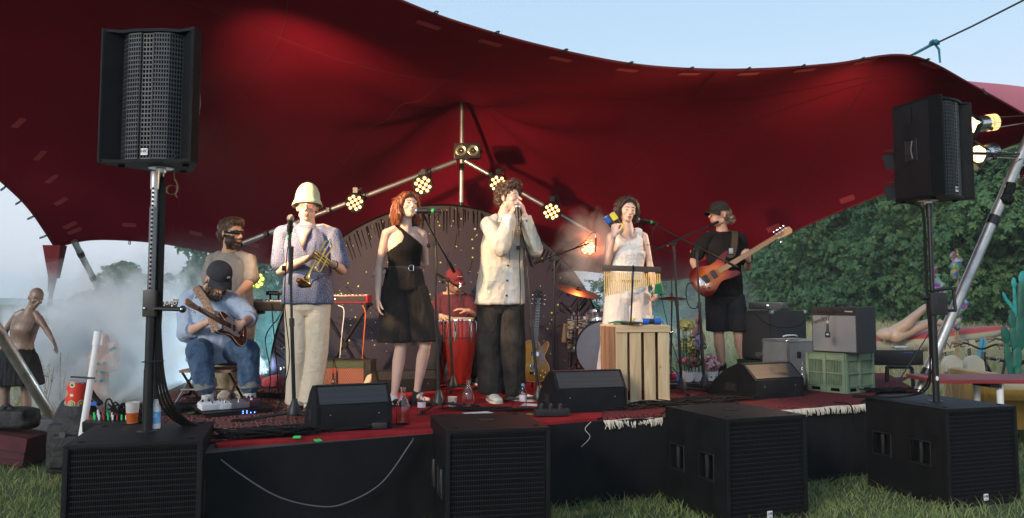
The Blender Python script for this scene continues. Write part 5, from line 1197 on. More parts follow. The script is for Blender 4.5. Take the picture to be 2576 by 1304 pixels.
# trumpet
def trumpet():
    A=P(833,603,b0.y-.30); B=P(772,716,b0.y-.46); d=(B-A).normalized(); up=V(-.2,-.1,1); up=(up-d*up.dot(d)).normalized(); sd=d.cross(up); Ln=(B-A).length
    root=thing('trumpet','brass trumpet held pointing down by the man in the bucket hat','trumpet',tuple(A))
    mb=MB(); mb.tube([A,A+d*.03],[.010,.006],12); mb.tube([A+d*.03,A+d*.09],[.006,.0062],10); mb.build('mouthpiece',K['chrome'],root)
    o1=sd*.0+up*.030; tb_=MB()
    tb_.tube(spl([A+d*.08,A+d*Ln*.60,A+d*Ln*.66-up*.006+sd*.0,A+d*Ln*.68-up*.025,A+d*Ln*.64-up*.043,A+d*Ln*.35-up*.043],5),.0062,10)
    bl=[A+d*Ln*.30-up*.043,A+d*Ln*.05-up*.043]; k=[A+d*Ln*.05-up*.043,A+d*Ln*.0-up*.038,A-d*Ln*.02-up*.015+up*.0+sd*.02,A+d*Ln*.0+sd*.038,A+d*Ln*.08+sd*.042]
    bend=spl([A+d*Ln*.35-up*.043+sd*.03,A+d*Ln*.10-up*.046+sd*.03,A+d*Ln*.03-up*.030+sd*.03,A+d*Ln*.02-up*.0+sd*.03,A+d*Ln*.06+up*.018+sd*.03,A+d*Ln*.18+up*.022+sd*.03,A+d*Ln*.5+up*.018+sd*.02],5); tb_.tube(bend,.0064,10)
    tb_.build('tubing',K['gold'],root)
    be=MB(); base=A+d*Ln*.5+up*.018+sd*.02; fl=[(0,.0066),(.15,.009),(.25,.0115),(.36,.016),(.42,.023),(.46,.034),(.49,.050),(.50,.060)]
    M=frame(d); be.lathe([(r_,z*Ln*.98)for z,r_ in fl]+[(.061,.502*Ln),(.058,.495*Ln*.98),(.045,.47*Ln),(.02,.42*Ln),(.008,.3*Ln)],base,30,0,M,caps=False); be.build('bell',K['gold'],root)
    for i in range(3):
        q=A+d*Ln*(.36+.055*i)+sd*.012; vm_=MB(); vm_.tube([q-up*.075,q+up*.045],.0095,12); vm_.tube([q+up*.045,q+up*.062],.003,8); vm_.tube([q+up*.062,q+up*.066],.009,12); vm_.tube([q-up*.08,q-up*.075],.007,10); vm_.build('valve',K['gold'],root)
    c=base+d*Ln*.49; ms=MB(); ms.tube([c-up*.05-sd*.0,c-up*.01+d*.03],.007,8); ms.tube([c-up*.005+d*.03,c+up*.03+d*.035],.012,8); ms.tube([c-up*.06,c-up*.055-d*.05,c-up*.09-d*.10],.004,5); ms.build('clip_microphone',K['black_plastic'],root)
trumpet()
# ================================================================ 2 woman in black
b0=G(1022,1026,ZS)
J=dict(head=pj(1026,520),hd=(32,-9,4),shL=pj(972,588,-.03),shR=pj(1062,590,.06),elL=pj(953,672,-.04),wrL=pj(951,752,-.12),elR=pj(1070,664,.14),wrR=pj(985,684,.17),
         hipL=pj(995,722),hipR=pj(1040,722,.03),knL=pj(1008,874,-.03),knR=pj(1069,872,.02),anL=pj(991,1000,.05),anR=pj(1048,988,.16),neck=pj(1021,573,.0),zf=ZS)
J['toL']=J['anL']+V(.16,-.15,-.06); J['toR']=J['anR']+V(.17,-.13,-.06); J['zfR']=ZS
p=Person('woman with auburn hair in black one-shoulder top and black shorts, singing',b0,0,J,fem=True,skin='skin_pale',hs=.93,scale=.98); WO=p
p.body(hands=[((J['wrL'],V(.06,-.10,-1),V(.9,.3,0),1),dict(curl=(14,20,26,32),s=.9,thumb=20)),((P(972,681,b0.y+.02),V(-.95,-.45,-.12),V(-.05,-.15,-.1)+V(0,.2,0),1),dict(curl=(22,26,30,32),s=.88))],vox=.0048)
p.face(False,'hair_red',.002)
strn=[([(a*.080,y0,.06),(a*.094,y0+.01,-.02),(a*.098,y0+.01,-.09),(a*.10,y0+.015,-.135)],[.022,.026,.028,.014])for a in(-1,1)for y0 in(-.015,.015,.045,.07)]
strn+=[([(x_,.085,.05),(x_*1.1,.10,-.03),(x_*1.1,.095,-.125)],[.026,.028,.016])for x_ in(-.055,-.02,.02,.055)]
strn+=[([(0,-.052,.120),(a*.048,-.068,.092),(a*.080,-.045,.03),(a*.088,-.02,-.02)],[.010,.014,.013,.012])for a in(-1,1)]
p.hair([(0,.024,.050,(.083,.098,.084)),(0,.05,.0,(.083,.075,.08))],'hair_red',strands=strn,fold=[(.006,70,70,12,3),(.004,30,30,5,9)])
er=MB(); er.ell(p.q(-.082,.006,-.045),(.005,.005,.006)); er.ell(p.q(-.083,.006,-.060),(.006,.006,.007)); er.build('earring',K['white'],p.root)
def pl_(x,pts):
    return np.interp(x,[q[0]for q in pts],[q[1]for q in pts])
def wtop(a_,b_,q):
    aL=pl_(b_,[(-.60,-.160),(-.20,-.160),(-.134,-.125),(-.07,-.042),(-.032,-.024),(.006,-.036),(.05,-.080),(.09,-.10)]); aR=pl_(b_,[(-.6,.165),(-.13,.165),(-.128,.150),(-.09,.125),(-.032,.050),(.05,-.035),(.09,-.06)])
    return(a_>aL)&(a_<aR)&(b_>-.37)
tight(p,'top',wtop,.006,'black_knit')
mb=MB()
for a,sg in(('L',-1),('R',1)):
    hp,kn=J['hip'+a],J['kn'+a]; e=hp.lerp(kn,.90); rings=[]
    for f,w_,d_ in((0,.108,.112),(.3,.120,.122),(.6,.132,.128),(.9,.144,.134)): c=hp.lerp(kn,f); rings.append(ringe(c+p.px*(sg*.020*f-.022*f),p.px*w_,p.pf*d_,20,2.2))
    mb.loft(rings)
waist_cloth(mb,p,(.175,.132),(.128,.100),-.05,.36); p.cloth('culottes',mb,'black_linen',fold=[(.008,10,10,1.2,3),(.003,26,26,6,4)])
bc=p.pel.lerp(p.shm,.345); bl=MB(); bl.loft([ringe(bc+p.up*z,p.px*.140,p.pf*.108,32)for z in(-.017,-.015,.015,.017)]); bo=bl.build('belt',K['leather'],p.root)
bk=MB(); c=bc+p.pf*.112+p.px*.045; bk.tube([c+p.px*x_+p.up*z+p.pf*.002 for x_,z in((-.012,-.022),(.018,-.022),(.018,.022),(-.006,.022),(-.020,.012),(-.020,-.012),(-.012,-.022))],.0035,8); bk.build('buckle',K['chrome'],bo)
for a in 'LR': p.shoe(a,'leather','rubber',L_=.245,W_=.042,H_=.055,sneaker=False)
for a in 'LR': sk_=MB(); sk_.tube([J['an'+a]+V(0,0,.01),J['an'+a]+V(0,0,-.06)],[.034,.040],12,rnd_end=True); sk_.build('sock',K['sock_w' if a=='L' else 'sock_b'],p.root)
# ================================================================ 3 harmonica player
b0=G(1268,1012,ZS)
J=dict(head=pj(1279,499),hd=(64,-3,0),shL=pj(1229,566,-.06),shR=pj(1312,562,.10),elL=pj(1260,624,-.22),wrL=pj(1286,538,-.20),elR=pj(1344,626,.0),wrR=pj(1320,541,-.12),
         hipL=pj(1236,748),hipR=pj(1284,748,.03),knL=pj(1226,862,.0),knR=pj(1290,860,-.02),anL=pj(1238,985,.05),anR=pj(1288,985,.12),neck=pj(1268,545,.02),zf=ZS)
J['toL']=J['anL']+V(.05,-.20,-.06); J['toR']=J['anR']+V(.18,-.12,-.06)
p=Person('man in cream jacket and black jeans playing harmonica into a microphone',b0,0,J,skin='skin_pale',hs=.99); HA=p
mth=p.q(.0,-.105,-.055)
p.body(hands=[((J['wrL'],(mth+V(-.02,-.05,.03)-J['wrL']).normalized(),V(.75,.5,.0),-1),dict(curl=(34,38,42,46))),((J['wrR'],(mth+V(.015,-.03,.04)-J['wrR']).normalized(),V(-.9,.2,.0),1),dict(curl=(30,34,38,42)))],vox=.0048,nose=1.12)
p.face(False,'hair_brown')
strn=[([(x_,-.03+.03*i,.115-.006*i),(x_+.012,-.065+.03*i,.135-.008*i),(x_+.02,-.10+.03*i,.115-.01*i)],[.020,.022,.010])for i in range(3)for x_ in(-.05,-.02,.012,.04)]
p.hair([(0,.026,.052,(.082,.098,.083)),(0,.070,.0,(.072,.050,.070)),(0,-.035,.105,(.066,.055,.034))],'hair_brown',strands=strn,fold=[(.010,45,45,30,3),(.005,100,100,60,6)],curly=True)
hm=MB(); hm.box(mth+V(-.002,-.012,-.004),(.085,.022,.020),M=p.hM,ch=.004); tag(hm.build('harmonica',K['chrome']),'small chrome harmonica in the cupped hands of the man in the cream jacket','harmonica')
mb=MB(); rings=[]
for f,w_,d_ in((-.085,.210,.162),(.02,.204,.158),(.2,.190,.150),(.45,.180,.145),(.7,.180,.142),(.88,.160,.115),(1.0,.105,.080),(1.10,.075,.070)):
    rings.append(ringe(p.pel.lerp(p.shm,f)+V(-.012,0,0),p.px.lerp(p.sx,min(1,max(0,f))).normalized()*w_,p.pf.lerp(p.ff,min(1,max(0,f))).normalized()*d_,24,2.3))
mb.loft(rings); p.shoulders(mb,.014)
for a in 'LR': p.sleeve(mb,a,to=1.0,r0=.064,r1=.064,beyond=.80)
def open_front(pc):
    r_=pc-np.array(p.pel); a_=r_@np.array(p.px); b_=r_@np.array(p.up); f_=r_@np.array(p.pf); H_=(p.shm-p.pel).dot(p.up); t_=(.46-b_/H_)/.56
    ins=(t_>0)&(f_>0)&(np.abs(a_-.055-.012*t_)<.034*t_); ins|=(f_>0)&(b_/H_>.86)&(np.abs(a_-.01)<(b_/H_-.86)*.28)
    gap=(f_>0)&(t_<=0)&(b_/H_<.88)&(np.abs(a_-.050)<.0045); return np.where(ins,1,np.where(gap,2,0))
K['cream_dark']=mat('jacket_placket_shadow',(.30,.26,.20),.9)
jk=p.cloth('jacket',mb,[K['cream_jk'],K['white_tee'],K['cream_dark']],fold=[(.012,6,6,3,1),(.005,17,17,9,5)],paint=open_front,vox=.006)
fr=p.pf; cfx=p.px*.075
for i,f in enumerate((.42,.22,.02)):
    bt=MB(); c=p.pel.lerp(p.shm,f)+fr*(.158+.028*(.42-f))+p.px*(.018-.0*i); bt.lathe([(.009,0),(.009,.004),(.001,.005)],c,10,0,frame(fr),caps=False); bt.build('button',K['iris'],jk)
pk_=MB(); c=p.pel.lerp(p.shm,.10)+fr*.158-p.px*.085; X_=(p.px*.98+fr*.28).normalized(); pk_.tube([c+X_*x_+p.up*z for x_,z in((-.06,.07),(-.06,-.07),(-.05,-.08),(.05,-.08),(.06,-.07),(.06,.07),(-.06,.07))],.0022,5); pk_.build('pocket_seam',K['cream_jk'],jk)
p.collar('cream_jk',.082,.035,38)
for a in 'LR':
    w_=J['el'+a].lerp(J['wr'+a],.84); d=(J['wr'+a]-J['el'+a]).normalized(); c_=MB(); c_.tube([w_-d*.028,w_+d*.028],[.056,.052],16); co=c_.build('cuff',K['cream_jk'],jk); bt=MB(); bt.ell(w_-d*.01+V(0,-.056,0),(.008,.004,.008)); bt.build('button',K['iris'],co)
mb=MB(); leg_cloth(mb,p,J,(.105,.104,.100,.104,.112),t_end=.98); waist_cloth(mb,p,(.165,.155),(.120,.110),-.12,.10); p.cloth('jeans',mb,'black_denim',fold=[(.009,8,8,2.5,3),(.004,20,20,8,4)])
for a in 'LR': p.shoe(a,'shoe_w','shoe_w',L_=.30,W_=.055,H_=.075)
# ================================================================ 4 woman in white
b0=G(1578,1003,ZS)
J=dict(head=pj(1578,530),hd=(10,6,4),shL=pj(1536,597),shR=pj(1619,596,.03),elL=pj(1529,660,-.05),wrL=pj(1545,592,-.24),elR=pj(1634,664,.02),wrR=pj(1648,728,-.10),
         hipL=pj(1553,738),hipR=pj(1604,738),knL=pj(1547,860),knR=pj(1606,860),anL=pj(1540,980),anR=pj(1612,980),neck=pj(1581,581,.0),zf=ZS)
J['toL']=J['anL']+V(0,-.18,-.06); J['toR']=J['anR']+V(0,-.18,-.06)
p=Person('woman in white sleeveless top and wide white trousers shaking coloured tubes',b0,0,J,fem=True,skin='skin_pale',hs=.95,scale=1.0); WH=p
p.body(hands=[((J['wrL'],V(.10,-.02,1),V(.55,.8,.1),-1),dict(curl=(50,54,56,58),s=.95)),((J['wrR'],V(.1,-.1,-1),V(-.9,.1,0),1),dict(curl=(45,50,52,54),s=.9))],vox=.0048)
p.face(True,'hair_dark')
strn=[([(a*.076,y0,.07),(a*.086,y0+.005,.0),(a*.083,y0+.01,-.075)],[.022,.024,.014])for a in(-1,1)for y0 in(-.02,.01,.04)]
strn+=[([(.0,-.050,.120),(a*.050,-.068,.092),(a*.080,-.042,.03)],[.012,.014,.012])for a in(-1,1)]+[([(x_,.085,.05),(x_,.10,-.02),(x_,.085,-.085)],[.028,.028,.014])for x_ in(-.045,0,.045)]
p.hair([(0,.024,.052,(.082,.097,.082)),(0,.055,.0,(.074,.065,.07))],'hair_dark',strands=strn,fold=[(.004,80,80,14,3)])
mb=MB(); mb.loft(p.torso_rings(.016,-.02,.72,neckup=False)); p.cloth('top',mb,'white_tee',fold=[(.005,9,9,4,1),(.003,60,60,30,5)])
def wtop2(a_,b_,q):
    return(np.abs(a_)<.128-.02*np.clip(-b_/.1,0,1))&~(((a_/.072)**2+((b_-.03)/.070)**2<1)|((np.abs(a_)<.062)&(b_>.02)))&(b_>-.22)
tight(p,'lace_yoke',wtop2,.011,'white_tee')
mb=MB(); leg_cloth(mb,p,J,(.110,.118,.125,.135,.145),t_end=1.08); waist_cloth(mb,p,(.180,.140),(.125,.105),-.10,.30); p.cloth('trousers',mb,'white_trs',fold=[(.010,8,8,1.2,3),(.003,22,22,5,4)])
bl=MB(); bc=p.pel.lerp(p.shm,.20); bl.loft([ringe(bc+p.up*z,p.px*.166,p.pf*.128,32)for z in(-.012,-.01,.01,.012)]); bl.build('lace_band',mat('lace',(.30,.26,.24),.9,var=.6,vs=120),p.root)
for a in 'LR': p.shoe(a,'white_trs','white',L_=.24)
def shaker(a,b_,cols,lab):
    root=thing('shaker',lab,'shaker',tuple(a),0,'coloured tube shakers'); a,b_=Vector(a),Vector(b_); d=(b_-a)
    for i,(f0,f1,c,r_,nm)in enumerate(((0,.36,cols[0],.026,'end_tube'),(.36,.64,'black_plastic',.022,'grip'),(.64,1,cols[1],.026,'end_tube'))):
        mb=MB(); mb.tube([a+d*f0,a+d*f1],r_,16); mb.build(nm,K[c],root)
    for e,sg in((a,-1),(b_,1)):
        M=frame(d*sg); mb=MB(); mb.lathe([(.024,.0008),(.014,.003),(.001,.004)],e,16,0,M,caps=False); mb.build('end_cap',K['white_pl'],root)
    return root
K['yel']=mat('yellow_plastic',(.68,.62,.06),.4,var=.04); K['blu']=mat('blue_plastic',(.015,.10,.48),.35,var=.05); K['grn']=mat('green_cloth',(.01,.17,.07),.8,var=.2,vs=30)
shaker(P(1539,537,b0.y-.19),P(1567,580,b0.y-.17),('yel','yel'),'yellow tube shaker raised beside the face of the woman in white')
shaker(P(1524,546,b0.y-.165),P(1551,586,b0.y-.155),('blu','blu'),'blue tube shaker held next to the yellow one by the woman in white')
gs=MB(); c=J['wrR']; gs.tube([c+V(.01,-.10,.10),c+V(.015,-.10,.02),c+V(.02,-.10,-.04)],[.018,.035,.048],14); gs.build('green_bag',K['grn']); tag(bpy.data.objects['green_bag'],'green cloth pouch hanging from her lowered hand behind the chimes','pouch')
# ================================================================ 5 bassist
b0=G(1836,958,ZS)
J=dict(head=pj(1808,541,-.05),hd=(-62,2,0),shL=pj(1777,597,-.06),shR=pj(1861,598,.04),elL=pj(1749,655,.05),wrL=pj(1751,678,-.18),elR=pj(1881,674,-.05),wrR=pj(1884,656,-.26),
         hipL=pj(1800,742),hipR=pj(1848,742),knL=pj(1808,842,-.03),knR=pj(1858,842,-.03),anL=pj(1818,930,.03),anR=pj(1874,925,.05),neck=pj(1817,584,.02),zf=ZS)
J['elL']=pj(1744,656,.02); J['toL']=J['anL']+V(-.08,-.19,-.06); J['toR']=J['anR']+V(.05,-.2,-.06)
p=Person('man in black cap, black T-shirt and dark shorts playing a sunburst bass',b0,0,J,skin='skin',hs=1.04,scale=1.06); BA=p
p.body(hands=[((J['wrL'],V(.55,-.18,-.62),V(.2,.9,-.1),1),dict(curl=(24,30,34,40),s=1.05)),((J['wrR'],V(-.30,-.15,.55),V(-.2,.75,.2),-1),dict(curl=(42,48,50,52),s=1.05))],nose=1.12)
p.face(False,'hair_dark')
p.hair([(0,.072,-.012,(.074,.050,.062)),(0,.09,.02,(.07,.04,.05))]+[(rnd.uniform(-.08,.08),rnd.uniform(.05,.12),rnd.uniform(-.07,.03),(.018,.018,.018))for _ in range(26)],'hair_grey',curly=True,fold=[(.008,60,60,60,3)],vox=.0045)
cap(p,'black_cap',bs=.085,tilt=-2,z=.058,r=(.086,.104,.078))
mb=MB(); mb.loft(p.torso_rings(.022,-.02,.97)); p.shoulders(mb,.014)
for a in 'LR': p.sleeve(mb,a,to=.72,r0=.060,r1=.069)
p.cloth('tshirt',mb,'black_tee',fold=[(.008,7,7,4,1),(.003,20,20,10,5)])
mb=MB()
for a,sg in(('L',-1),('R',1)):
    hp,kn=J['hip'+a],J['kn'+a]; mb.loft([ringe(hp.lerp(kn,f)+p.px*sg*.008*f,p.px*w_,p.pf*w_,20)for f,w_ in((0,.108),(.4,.112),(.9,.118))])
waist_cloth(mb,p,(.172,.160),(.128,.115),-.06,.14); p.cloth('shorts',mb,'grey_short',fold=[(.008,10,10,3,3),(.004,26,26,10,4)])
for a in 'LR':
    p.shoe(a,'shoe_k','rubber',L_=.30,W_=.055,H_=.08); sk_=MB(); sk_.tube([J['an'+a]+V(0,0,.05),J['an'+a]+V(0,0,-.05)],[.043,.048],12,rnd_end=True); sk_.build('sock',K['sock_b'],p.root)
wb=MB(); w_=J['wrR']; fd=(J['wrR']-J['elR']).normalized(); M=frame(fd); wb.lathe([(.034,-.012),(.036,0),(.034,.012)],w_-fd*.01,14,0,M); wb.build('wristwatch',K['leather'],p.root)
# ================================================================ 6 seated guitarist
b0=G(560,1018,ZS)
J=dict(head=pj(547,708,-.08),hd=(38,34,6),shL=pj(473,752,-.02),shR=pj(588,760,.0),elL=pj(470,838,-.10),wrL=pj(520,812,-.34),elR=pj(628,800,-.10),wrR=pj(613,812,-.30),
         hipL=pj(507,884,.06),hipR=pj(578,884,.06),knL=pj(500,884,-.40),knR=pj(622,880,-.42),anL=pj(515,982,-.20),anR=pj(620,984,-.24),neck=pj(524,731,.0),zf=ZS)
J['anL']=G(516,1030,ZS)+V(0,.05,.10); J['anR']=G(621,1026,ZS)+V(0,.08,.10); J['knL']=P(500,884,J['anL'].y-.02); J['knR']=P(622,882,J['anR'].y-.02)
J['toL']=J['anL']+V(.02,-.18,-.06); J['toR']=J['anR']+V(.03,-.18,-.06)
p=Person('bearded man in charcoal cap and pale blue shirt seated with an electric guitar',b0,0,J,skin='skin',hs=1.06,scale=1.06); GU=p
def beard_paint(pc,q,mi):
    bd=((q[:,2]<-.035)|((q[:,2]<-.012)&(np.abs(q[:,0])>.040)))&(q[:,1]<.012)&(q[:,2]>-.13)&(np.abs(q[:,0])<.1)&(q[:,1]>-.14)
    mi[bd&(mi==0)]=2; return mi
p.body(hands=[((J['wrL'],V(.55,-.15,.75),V(.6,.6,-.3),-1),dict(curl=(40,48,52,56),s=1.05)),((J['wrR'],V(-.45,-.2,-.35),V(-.3,.85,-.1),-1),dict(curl=(52,56,58,60),s=1.05))],paint_fn=beard_paint,mats=[K['skin'],K['lips'],K['beard']],nose=1.1)
p.face(True,'hair_brown')
bmb=[(0,-.055,-.098,(.045,.040,.036)),(0,-.07,-.075,(.030,.026,.018)),(0,-.096,-.041,(.024,.010,.007))]+[(a*.048,-.02,-.070,(.018,.034,.036))for a in(-1,1)]
p.hair(bmb,'beard',fold=[(.004,90,90,90,3)],name='beard',curly=True)
o_,c_,M_=cap(p,'navy_cap',bs=.082,tilt=4,z=.060,strap=True,r=(.090,.108,.086))
lg=MB(); q_=c_+M_@V(.035,-.098*p.hs,.028); lg.box(q_,(.030,.004,.016),M=M_@Matrix.Rotation(.35,3,'Z')); lg.build('label_patch',K['white_pl'],o_)
mb=MB(); mb.loft(p.torso_rings(.022,-.12,.97,belly=.055)); p.shoulders(mb,.014)
p.sleeve(mb,'L',to=1.0,r0=.068,r1=.066,beyond=.18); p.sleeve(mb,'R',to=1.0,r0=.068,r1=.064,beyond=.15)
mb.loft([ringe(p.pel.lerp(p.shm,f),p.px*w_,p.pf*d_,24)for f,w_,d_ in((-.16,.235,.175),(.1,.225,.18),(.4,.205,.17))])
bs_=p.cloth('shirt',mb,'blue_shirt',fold=[(.012,6,6,4,1),(.005,15,15,9,5)])
for a,f in(('L',.22),('R',.2)):
    w_=J['el'+a].lerp(J['wr'+a],f); d=(J['wr'+a]-J['el'+a]).normalized(); cf=MB(); cf.tube([w_-d*.03,w_+d*.03],[.068,.064],16); cf.build('rolled_cuff',K['blue_shirt'],bs_)
vm=MB(); ff=p.ff; c0=p.neck; vm.add([c0+p.sx*-.06+ff*.070-p.up*.015,c0+p.sx*.06+ff*.070-p.up*.015,c0+p.sx*.004+ff*.165-p.up*.17,c0+ff*.15-p.up*.08],[(0,2,3),(0,3,1),(3,2,1)]); vo=vm.build('open_chest',K['skin'],p.bodyo,fixn=False); md=vo.modifiers.new('s','SOLIDIFY'); md.thickness=.02
p.collar('blue_shirt',.085,.030,40)
mb=MB()
for a in 'LR':
    hp,kn,an=J['hip'+a],J['kn'+a],J['an'+a]; mb.tube([hp,hp.lerp(kn,.5),kn],[.112,.108,.088],18,rnd_end=True); mb.tube([kn,kn.lerp(an,.5),kn.lerp(an,.76)],[.090,.082,.080],18,rnd_end=True)
mb.loft([ringe(p.pel+V(0,.02,z),p.px*.20,p.pf*.155,22)for z in(-.09,.0,.10)]); p.cloth('jeans',mb,'denim',fold=[(.010,9,9,6,3),(.004,22,22,14,4)])
for a in 'LR':
    kn,an=J['kn'+a],J['an'+a]; d=(an-kn).normalized(); c=kn.lerp(an,.74); tu=MB(); tu.tube([c-d*.038,c-d*.03,c+d*.03,c+d*.036],[.080,.088,.088,.082],20); tu.build('turn_up',K['denim_in'],p.root)
    sk_=MB(); sk_.tube([an+V(0,0,.045),an+V(0,0,-.05)],[.044,.050],12,rnd_end=True); sk_.build('sock',K['sock_w'],p.root); p.shoe(a,'shoe_w','shoe_w',L_=.31,W_=.055,H_=.085)
# ================================================================ 7 keyboard player
b0=G(582,1003,ZS); b0.y=max(b0.y,7.5)
J=dict(head=pj(583,589,-.05),hd=(62,4,0),shL=pj(535,655,.0),shR=pj(627,655,-.02),elL=pj(528,715,.0),wrL=pj(545,758,-.25),elR=pj(633,706,-.05),wrR=pj(594,745,-.22),
         hipL=pj(560,798),hipR=pj(612,798),knL=pj(562,895),knR=pj(604,895),anL=pj(570,980),anR=pj(600,980),neck=pj(577,636,.0),zf=ZS)
J['toL']=J['anL']+V(.03,-.18,-.06); J['toR']=J['anR']+V(.12,-.15,-.06)
p=Person('bearded man in wraparound sunglasses and taupe T-shirt leaning over a keyboard',b0,0,J,skin='skin_tan',hs=1.03,scale=1.05); KE=p
p.body(hands=[((J['wrR'],V(-.5,-.35,-.6),V(-.1,.2,-.9),-1),dict(curl=(28,30,34,38))),((J['wrL'],V(-.1,-.5,-.5),V(0,.2,-.9),1),dict(curl=(28,30,34,38)))],paint_fn=beard_paint,mats=[K['skin_tan'],K['lips'],K['hair_dark']])
p.face(True,'hair_dark')
p.hair([(0,.024,.054,(.082,.098,.080)),(0,.070,.0,(.073,.048,.065)),(0,-.02,.100,(.070,.070,.040))],'hair_brown',fold=[(.003,110,110,110,3)])
p.hair([(0,-.058,-.090,(.030,.030,.026))]+[(a*.046,-.02,-.066,(.014,.030,.030))for a in(-1,1)],'hair_dark',loose=150,fold=[(.003,110,110,110,3)],name='beard',curly=True)
gl=MB(); n=18; rows=[]
for z0 in(-.014,.016):
    rows.append([p.q(math.sin(a)*.086,-.012-math.cos(a)*.092,.012+z0*(1-.55*(abs(a)/1.75)**2))for a in[(-1.75+3.5*i/n)for i in range(n+1)]])
gl.add(sum(rows,[]),[(i,i+1,n+2+i,n+1+i)for i in range(n)]); go=gl.build('sunglasses',K['dark_lens'],p.root,fixn=False); md=go.modifiers.new('s','SOLIDIFY'); md.thickness=.004
mb=MB(); mb.loft(p.torso_rings(.022,-.08,.97)); p.shoulders(mb,.014)
for a in 'LR': p.sleeve(mb,a,to=.80,r0=.062,r1=.070)
p.cloth('tshirt',mb,'taupe',fold=[(.008,7,7,5,1),(.003,20,20,10,5)])
mb=MB(); leg_cloth(mb,p,J,(.108,.105,.095,.088,.080),t_end=1.0); waist_cloth(mb,p,(.170,.158),(.125,.115),-.10,.10); p.cloth('trousers',mb,'camo')
for a in 'LR': p.shoe(a,'shoe_w','shoe_w',L_=.30,W_=.052,H_=.075)
# ================================================================ 8 conga player
b0=G(1150,962,ZS); b0.y=9.0
J=dict(head=pj(1142,709,-.12),hd=(38,20,0),shL=pj(1104,752),shR=pj(1178,752),elL=pj(1095,800,-.08),wrL=pj(1112,795,-.34),elR=pj(1190,792,-.10),wrR=pj(1178,782,-.36),
         hipL=pj(1122,868,.06),hipR=pj(1166,868,.06),knL=pj(1108,880,-.35),knR=pj(1192,880,-.35),anL=pj(1090,955,-.3),anR=pj(1198,952,-.3),neck=pj(1136,738,-.02),zf=ZS)
J['anL']=G(1084,972,ZS)+V(0,.05,.09); J['anR']=G(1198,970,ZS)+V(0,.05,.09); J['knL']=J['anL']+V(.05,.0,.38); J['knR']=J['anR']+V(-.03,.0,.38)
J['toL']=J['anL']+V(-.05,-.18,-.06); J['toR']=J['anR']+V(.10,-.18,-.06)
p=Person('man in wine red cap and T-shirt seated playing conga drums',b0,0,J,skin='skin',hs=1.0,scale=1.0); CO=p
def stub(pc,q,mi):
    bd=((q[:,2]<-.040)|((q[:,2]<-.02)&(np.abs(q[:,0])>.042)))&(q[:,1]<.005)&(q[:,2]>-.12)&(np.abs(q[:,0])<.1)&(q[:,1]>-.14); mi[bd&(mi==0)]=2; return mi
K['stubble']=mat('stubble_skin',(.26,.14,.09),.7,var=.3,vs=200)
p.body(hands=[((J['wrL'],V(.75,-.35,-.12),V(0,.1,-1),-1),dict(curl=(8,10,12,14))),((J['wrR'],V(-.85,-.30,.18),V(-.1,.1,-1),1),dict(curl=(12,14,16,18)))],paint_fn=stub,mats=[K['skin'],K['lips'],K['stubble']])
p.face(True,'hair_brown'); p.hair([(0,.05,.01,(.078,.062,.055))],'hair_brown',fold=[(.003,110,110,110,3)])
o_,c_,M_=cap(p,'red_cap',bs=.080,tilt=2,z=.058,r=(.086,.104,.080)); tb_=MB(); M4=Matrix.Translation(c_+M_@V(0.0,-.1045,.022))@(M_@Matrix.Rotation(PI/2,3,'X')).to_4x4()
for k_ in range(6): tb_.box(c_+M_@V(-.030+.012*k_,-.103+.0015*abs(k_-2.5)**2*.6,.026),(.007,.003,.006),M=M_)
tb_.build('lettering',K['white'],o_)
mb=MB(); mb.loft(p.torso_rings(.020,-.08,.97)); p.shoulders(mb,.013)
for a in 'LR': p.sleeve(mb,a,to=.70,r0=.058,r1=.066)
p.cloth('tshirt',mb,'wine_tee')
mb=MB()
for a in 'LR':
    hp,kn,an=J['hip'+a],J['kn'+a],J['an'+a]; mb.tube([hp,kn],[.10,.08],16,rnd_end=True); mb.tube([kn,kn.lerp(an,.9)],[.080,.075],16,rnd_end=True)
mb.loft([ringe(p.pel+V(0,.02,z),p.px*.17,p.pf*.13,22)for z in(-.08,.0,.09)]); p.cloth('trousers',mb,'grey_short')
for a in 'LR': p.shoe(a,'shoe_k','white',L_=.29,W_=.052,H_=.075)
st_=thing('stool','round drum stool hidden under the conga player','stool',(p.pel.x,p.pel.y,ZS)); mb=MB(); z_=p.pel.z-.12; mb.lathe([(.001,z_-.06),(.15,z_-.06),(.16,z_-.03),(.15,z_),(.001,z_+.005)],(p.pel.x,p.pel.y,0),20,caps=False); mb.build('seat',K['leather'],st_)
for k_ in range(3): a=k_*2.1; mb=MB(); mb.tube([(p.pel.x,p.pel.y,z_-.05),(p.pel.x+.22*math.cos(a),p.pel.y+.22*math.sin(a),ZS+.02)],.012,6); mb.build('leg',K['steel'],st_)
